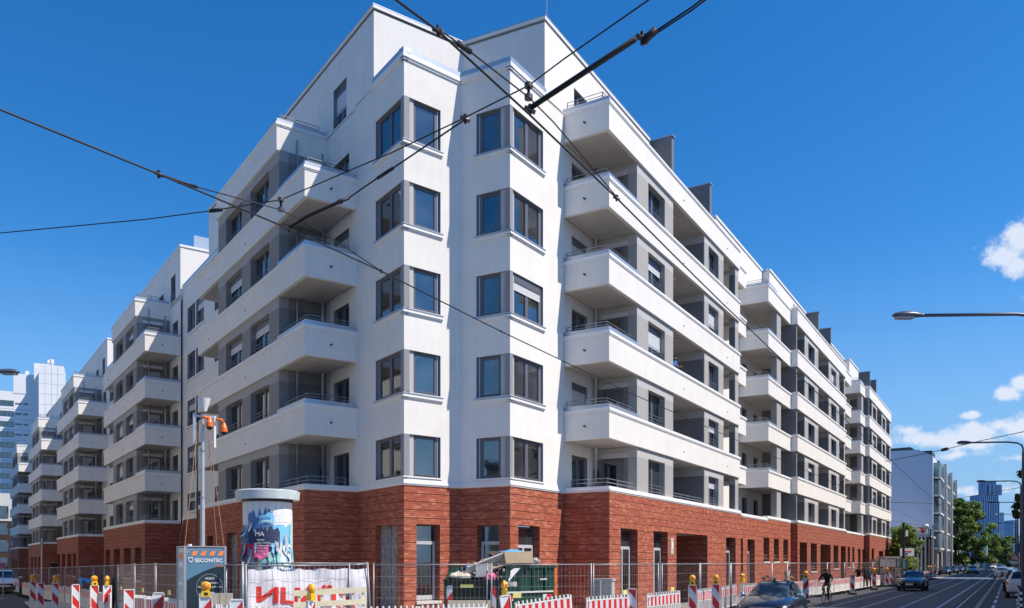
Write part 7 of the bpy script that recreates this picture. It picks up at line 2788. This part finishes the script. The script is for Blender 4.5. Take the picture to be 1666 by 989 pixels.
# white house behind the trees
FW = FR.shifted(215, 1.0)
wh = empty('white_house', FW.pt(0, 0, 0), label='white house far down the street between the two trees', cat='building')
q = MB(); q.box(FW, 0, 60, -14, 0, 0, 11.5, 'house_white'); build('wall', q, wh)
for k in range(3):
    for j in range(8):
        q = MB(); q.box(FW, 3 + j * 7, 5.6 + j * 7, -.05, .03, 1.6 + k * 3.3, 3.6 + k * 3.3, 'glass'); build('window', q, wh)
for j in range(5):
    q = MB(); q.box(FW, j * 12, j * 12 + .8, .03, .5, 0, 11.8, 'house_white'); build('pilaster', q, wh)

# glass tower
mat('tower_blue', (.06, .17, .36), .25, metal=.2)
mat('tower_frame', (.13, .27, .48), .5)
mat('tower_pale', (.22, .38, .60), .4)
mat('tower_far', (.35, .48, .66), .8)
DT = 900.0


def tower(x0, x1, y0, D, lab, m, fm, nfx, nfz, depth=30, y1=914, cat='skyscraper', root=None):
    a = px(x0, D, y0); b = px(x1, D, y1)
    w_ = b.x - a.x
    e = root or empty('skyscraper', (a.x, D, -2), 0, lab, cat)
    ox = a.x - e.location.x
    H_ = a.z + 2
    zb = b.z + 2
    q = MB(); q.box(L0, ox, ox + w_, 0, depth, max(0, zb), H_, m); link('glass_facade', q.mesh('glass_facade'), e)
    q = MB()
    for i in range(nfx + 1):
        x = ox + w_ * i / nfx
        q.box(L0, x - .35, x + .35, -.7, -.02, max(0, zb), H_, fm)
    link('mullions', q.mesh('mullions'), e, kind='stuff')
    q = MB()
    for j in range(nfz + 1):
        z = max(0, zb) + (H_ - max(0, zb)) * j / nfz
        q.box(L0, ox, ox + w_, -.45, -.01, z - .45, z + .35, fm)
    link('floor_edges', q.mesh('floor_edges'), e, kind='stuff')
    return e


tw = tower(1577, 1625, 816, DT, 'broad blue glass skyscraper with stepped crown at the street end', 'tower_blue', 'tower_frame', 12, 26)
tower(1591, 1620, 805, DT + 4, '', 'tower_blue', 'tower_frame', 9, 3, 20, 817, root=tw)
tower(1600, 1622, 790, DT + 8, '', 'tower_pale', 'tower_frame', 10, 5, 16, 806, root=tw)
tower(1595, 1611, 785, DT + 10, '', 'tower_blue', 'tower_frame', 5, 6, 14, 806, root=tw)
q = MB(); q.box(L0, (1611 - 1577) / F_PX * DT, (1632 - 1577) / F_PX * DT, 8, 12, (914 - 791.5) / F_PX * DT + 4, (914 - 790.3) / F_PX * DT + 4, 'tower_pale'); link('roof_blade', q.mesh('roof_blade'), tw)
tower(1562, 1577.5, 821, 960, 'lower blue block left of the glass skyscraper', 'tower_blue', 'tower_frame', 5, 22)
tower(1572, 1576, 816, 955, 'narrow blue shaft left of the glass skyscraper', 'tower_frame', 'tower_frame', 2, 20)
tower(1626.5, 1632.5, 834, 1000, 'slim blue tower right of the glass skyscraper', 'tower_blue', 'tower_pale', 3, 22)
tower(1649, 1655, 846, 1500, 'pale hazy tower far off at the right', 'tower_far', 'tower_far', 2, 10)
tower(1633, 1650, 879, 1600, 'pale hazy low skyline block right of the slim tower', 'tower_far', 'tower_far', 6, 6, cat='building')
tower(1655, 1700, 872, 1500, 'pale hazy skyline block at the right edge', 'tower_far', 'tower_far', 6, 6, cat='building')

# ================================================================== high-rise and low house on the left
mat('cladding', (.84, .85, .86), .6, noise=.04, nscale=.05)
mat('cladding_joint', (.42, .46, .52), .7)
mat('spandrel', (.42, .38, .33), .8, noise=.1)
FT = Frame(px(104, 222, z=0).to_2d(), (-.816, -.578), (.578, -.816))   # u to the left, n towards the light
FTn = Frame(px(104, 222, z=0).to_2d(), (-.90, -.436), (.436, -.90))
hr = empty('high_rise', FTn.pt(0, 0, 0), label='white clad high-rise with ribbon windows and a taller stair shaft', cat='building')


def tz(y, D): return CAMZ + (HY - y) / F_PX * D


def xu(px_, n): return FTn.U(px_, n)


us = xu(63, 0)
q = MB(); q.box(FTn, 0, us, -9, 0, -2, tz(596, 222), 'cladding'); build('stair_shaft', q, hr)
q = MB(); q.box(FTn, us - 3, us + 1.6, -10, -7.0, -2, tz(592, 226), 'cladding'); build('lift_shaft', q, hr)
ux1 = xu(-60, -9)
ua = us - .2
q = MB(); q.box(FTn, ua, ux1, -24, -9, -2, tz(612, 215) - 2, 'cladding'); build('wall', q, hr)
um = xu(22, -9)
q = MB(); q.box(FTn, ua, um, -20, -8.9, tz(612, 215) - 2.4, tz(598, 218), 'cladding'); build('roof_house', q, hr)
# joints of the cladding
for i in range(1, 4):
    q = MB(); u = us * i / 4 * 1.0; q.box(FTn, u - .05, u + .05, .0, .012, 0, tz(596, 222), 'cladding_joint'); build('joint', q, hr)
for k in range(1, 21):
    z = k * 2.75
    q = MB(); q.box(FTn, 0, us, .0, .014, z, z + .08, 'cladding_joint'); build('joint', q, hr)
ztop = tz(612, 215) - 2
k = 0
z = ztop - 3.9
while z > 4:
    u = xu(23, -9)
    q = MB(); q.box(FTn, ua, ux1, -9, -8.97, z - .9, z - .8, 'cladding_joint'); build('joint', q, hr)
    while u < ux1 - 2:
        q = MB(); q.box(FTn, u, u + 4.6, -9.0, -8.95, z - .1, z + 1.45, 'spandrel'); fr_ = build('window', q, hr)
        for a, b in ((.15, 1.5), (1.6, 2.9), (3.0, 4.4)):
            q = MB(); q.box(FTn, u + a, u + b, -8.95, -8.90, z, z + 1.35, 'glass'); build('pane', q, fr_, root=hr)
        u += 5.4
    for a, b in ((25, 35), (38, 46)):
        q = MB(); q.box(FTn, xu(b, -9), xu(a, -9), -9, -8.93, z + .5, z + .95, 'cabinet_dark'); build('vent_slit', q, hr)
    z -= 2.82
q = MB()
q.tube([FTn.pt(us - 2.6, -3, tz(596, 222)), FTn.pt(us - 2.6, -3, tz(582, 222))], .12, 'galvanised', 6)
q.box(FTn, us - 3.4, us - 2.7, -3.4, -2.6, tz(590, 222), tz(583, 222), 'print_white'); q.box(FTn, us - 2.4, us - 1.9, -3.4, -2.6, tz(589, 222), tz(584, 222), 'print_white')
build('antenna', q, hr)
q = MB()
q.tube([FTn.pt(um - 3, -12, tz(598, 218)), FTn.pt(um - 3, -12, tz(588, 218))], .1, 'galvanised', 6); q.box(FTn, um - 3.4, um - 2.6, -12.4, -11.6, tz(594, 218), tz(589, 218), 'print_white')
build('antenna', q, hr)
railing(hr, FTn, [(0.5, -.5), (us - .5, -.5)], tz(596, 222), 1.0)

FH = Frame(px(19, 150, z=0).to_2d(), (-.85, -.53), (.53, -.85))
lh = empty('pale_house', FH.pt(0, 0, 0), label='pale house with balconies at the far left edge under the high-rise', cat='building')
q = MB(); q.box(FH, 0, 30, -12, 0, -1.5, 14.5, 'house_white'); build('wall', q, lh)
q = MB(); q.box(FH, -.05, 2.4, 0, .1, -1.5, 9.5, 'brown_wall'); build('cladding', q, lh)
for k in range(4):
    for j in range(3):
        q = MB(); q.box(FH, .5 + j * 3.2, 2.6 + j * 3.2, .1, .14, .8 + k * 3.1, 2.9 + k * 3.1, 'glass'); build('window', q, lh)
    q = MB(); q.box(FH, 2.5, 12, .1, 1.4, 3.2 + k * 3.1, 3.35 + k * 3.1, 'house_white'); q.box(FH, 2.5, 12, 1.3, 1.4, 3.35 + k * 3.1, 4.1 + k * 3.1, 'cladding'); build('balcony', q, lh)

# ================================================================== houses across the streets (they shade and mirror)
def opposite(F, u0, u1, n0, n1, h, m, lab, step=3.4):
    e = empty('town_house', F.pt(u0, n0, 0), label=lab, cat='building', group='houses on the far sides of the crossing')
    q = MB(); q.box(F, u0, u1, n0, n1, -1, h, m); build('wall', q, e)
    q = MB(); q.box(F, u0 - .3, u1 + .3, min(n0, n1) - .3, max(n0, n1) + .3, h, h + .5, 'roof_dark'); build('roof', q, e)
    q = MB()
    s = -1 if n0 < n1 else 1
    k = 0
    z = 1.2
    while z + 2 < h:
        u = u0 + 1.2
        while u + 1.4 < u1:
            q.box(F, u, u + 1.2, n0 + s * .02, n0 + s * .06, z, z + 1.5, 'glass'); u += step
        z += 3.2
    link_ = build('windows', q, e, kind='stuff')
    return e


mat('cream_house', (.72, .66, .55), .9, noise=.06)
mat('pale_house', (.80, .77, .70), .9, noise=.04)
mat('dark_house', (.10, .10, .10), .9)
mat('grey_house', (.48, .47, .45), .9, noise=.06)
opposite(FR, 14.5, 50, 19.2, 32, 18.5, 'cream_house', 'cream town house across the right street')
opposite(FR, 50.2, 88, 19.2, 32, 19.5, 'grey_house', 'grey town house across the right street')
opposite(FR, 98, 160, 19.2, 32, 18.0, 'cream_house', 'long cream town house farther along the right street')
opposite(FR, 160.2, 240, 19.2, 32, 17.0, 'grey_house', 'long grey town house at the far end of the right street')
opposite(FL, 1, 44, 13.6, 26, 20.0, 'pale_house', 'unseen pale town house set near to bounce light across the left street')  # left row out of view, pulled close and pale to bounce sun on the facade
opposite(FL, 44.2, 100, 13.6, 26, 19.0, 'pale_house', 'second unseen pale town house bouncing light across the left street')
FQ = Frame((26, -26), (.5, .866), (-.866, .5))
opposite(FQ, 0, 30, 0, -14, 13.0, 'grey_house', 'grey corner house behind the camera to the right')
FQ2 = Frame((-24, -30), (-.6, .8), (.8, .6))
opposite(FQ2, 0, 40, 0, -14, 12.0, 'dark_house', 'dark corner house behind the camera to the left')
tree(2100, 20, 12, 7, 'street tree at the crossing mirrored in the bay windows', 'leaves', 21, 18, 2500, .3, .25)
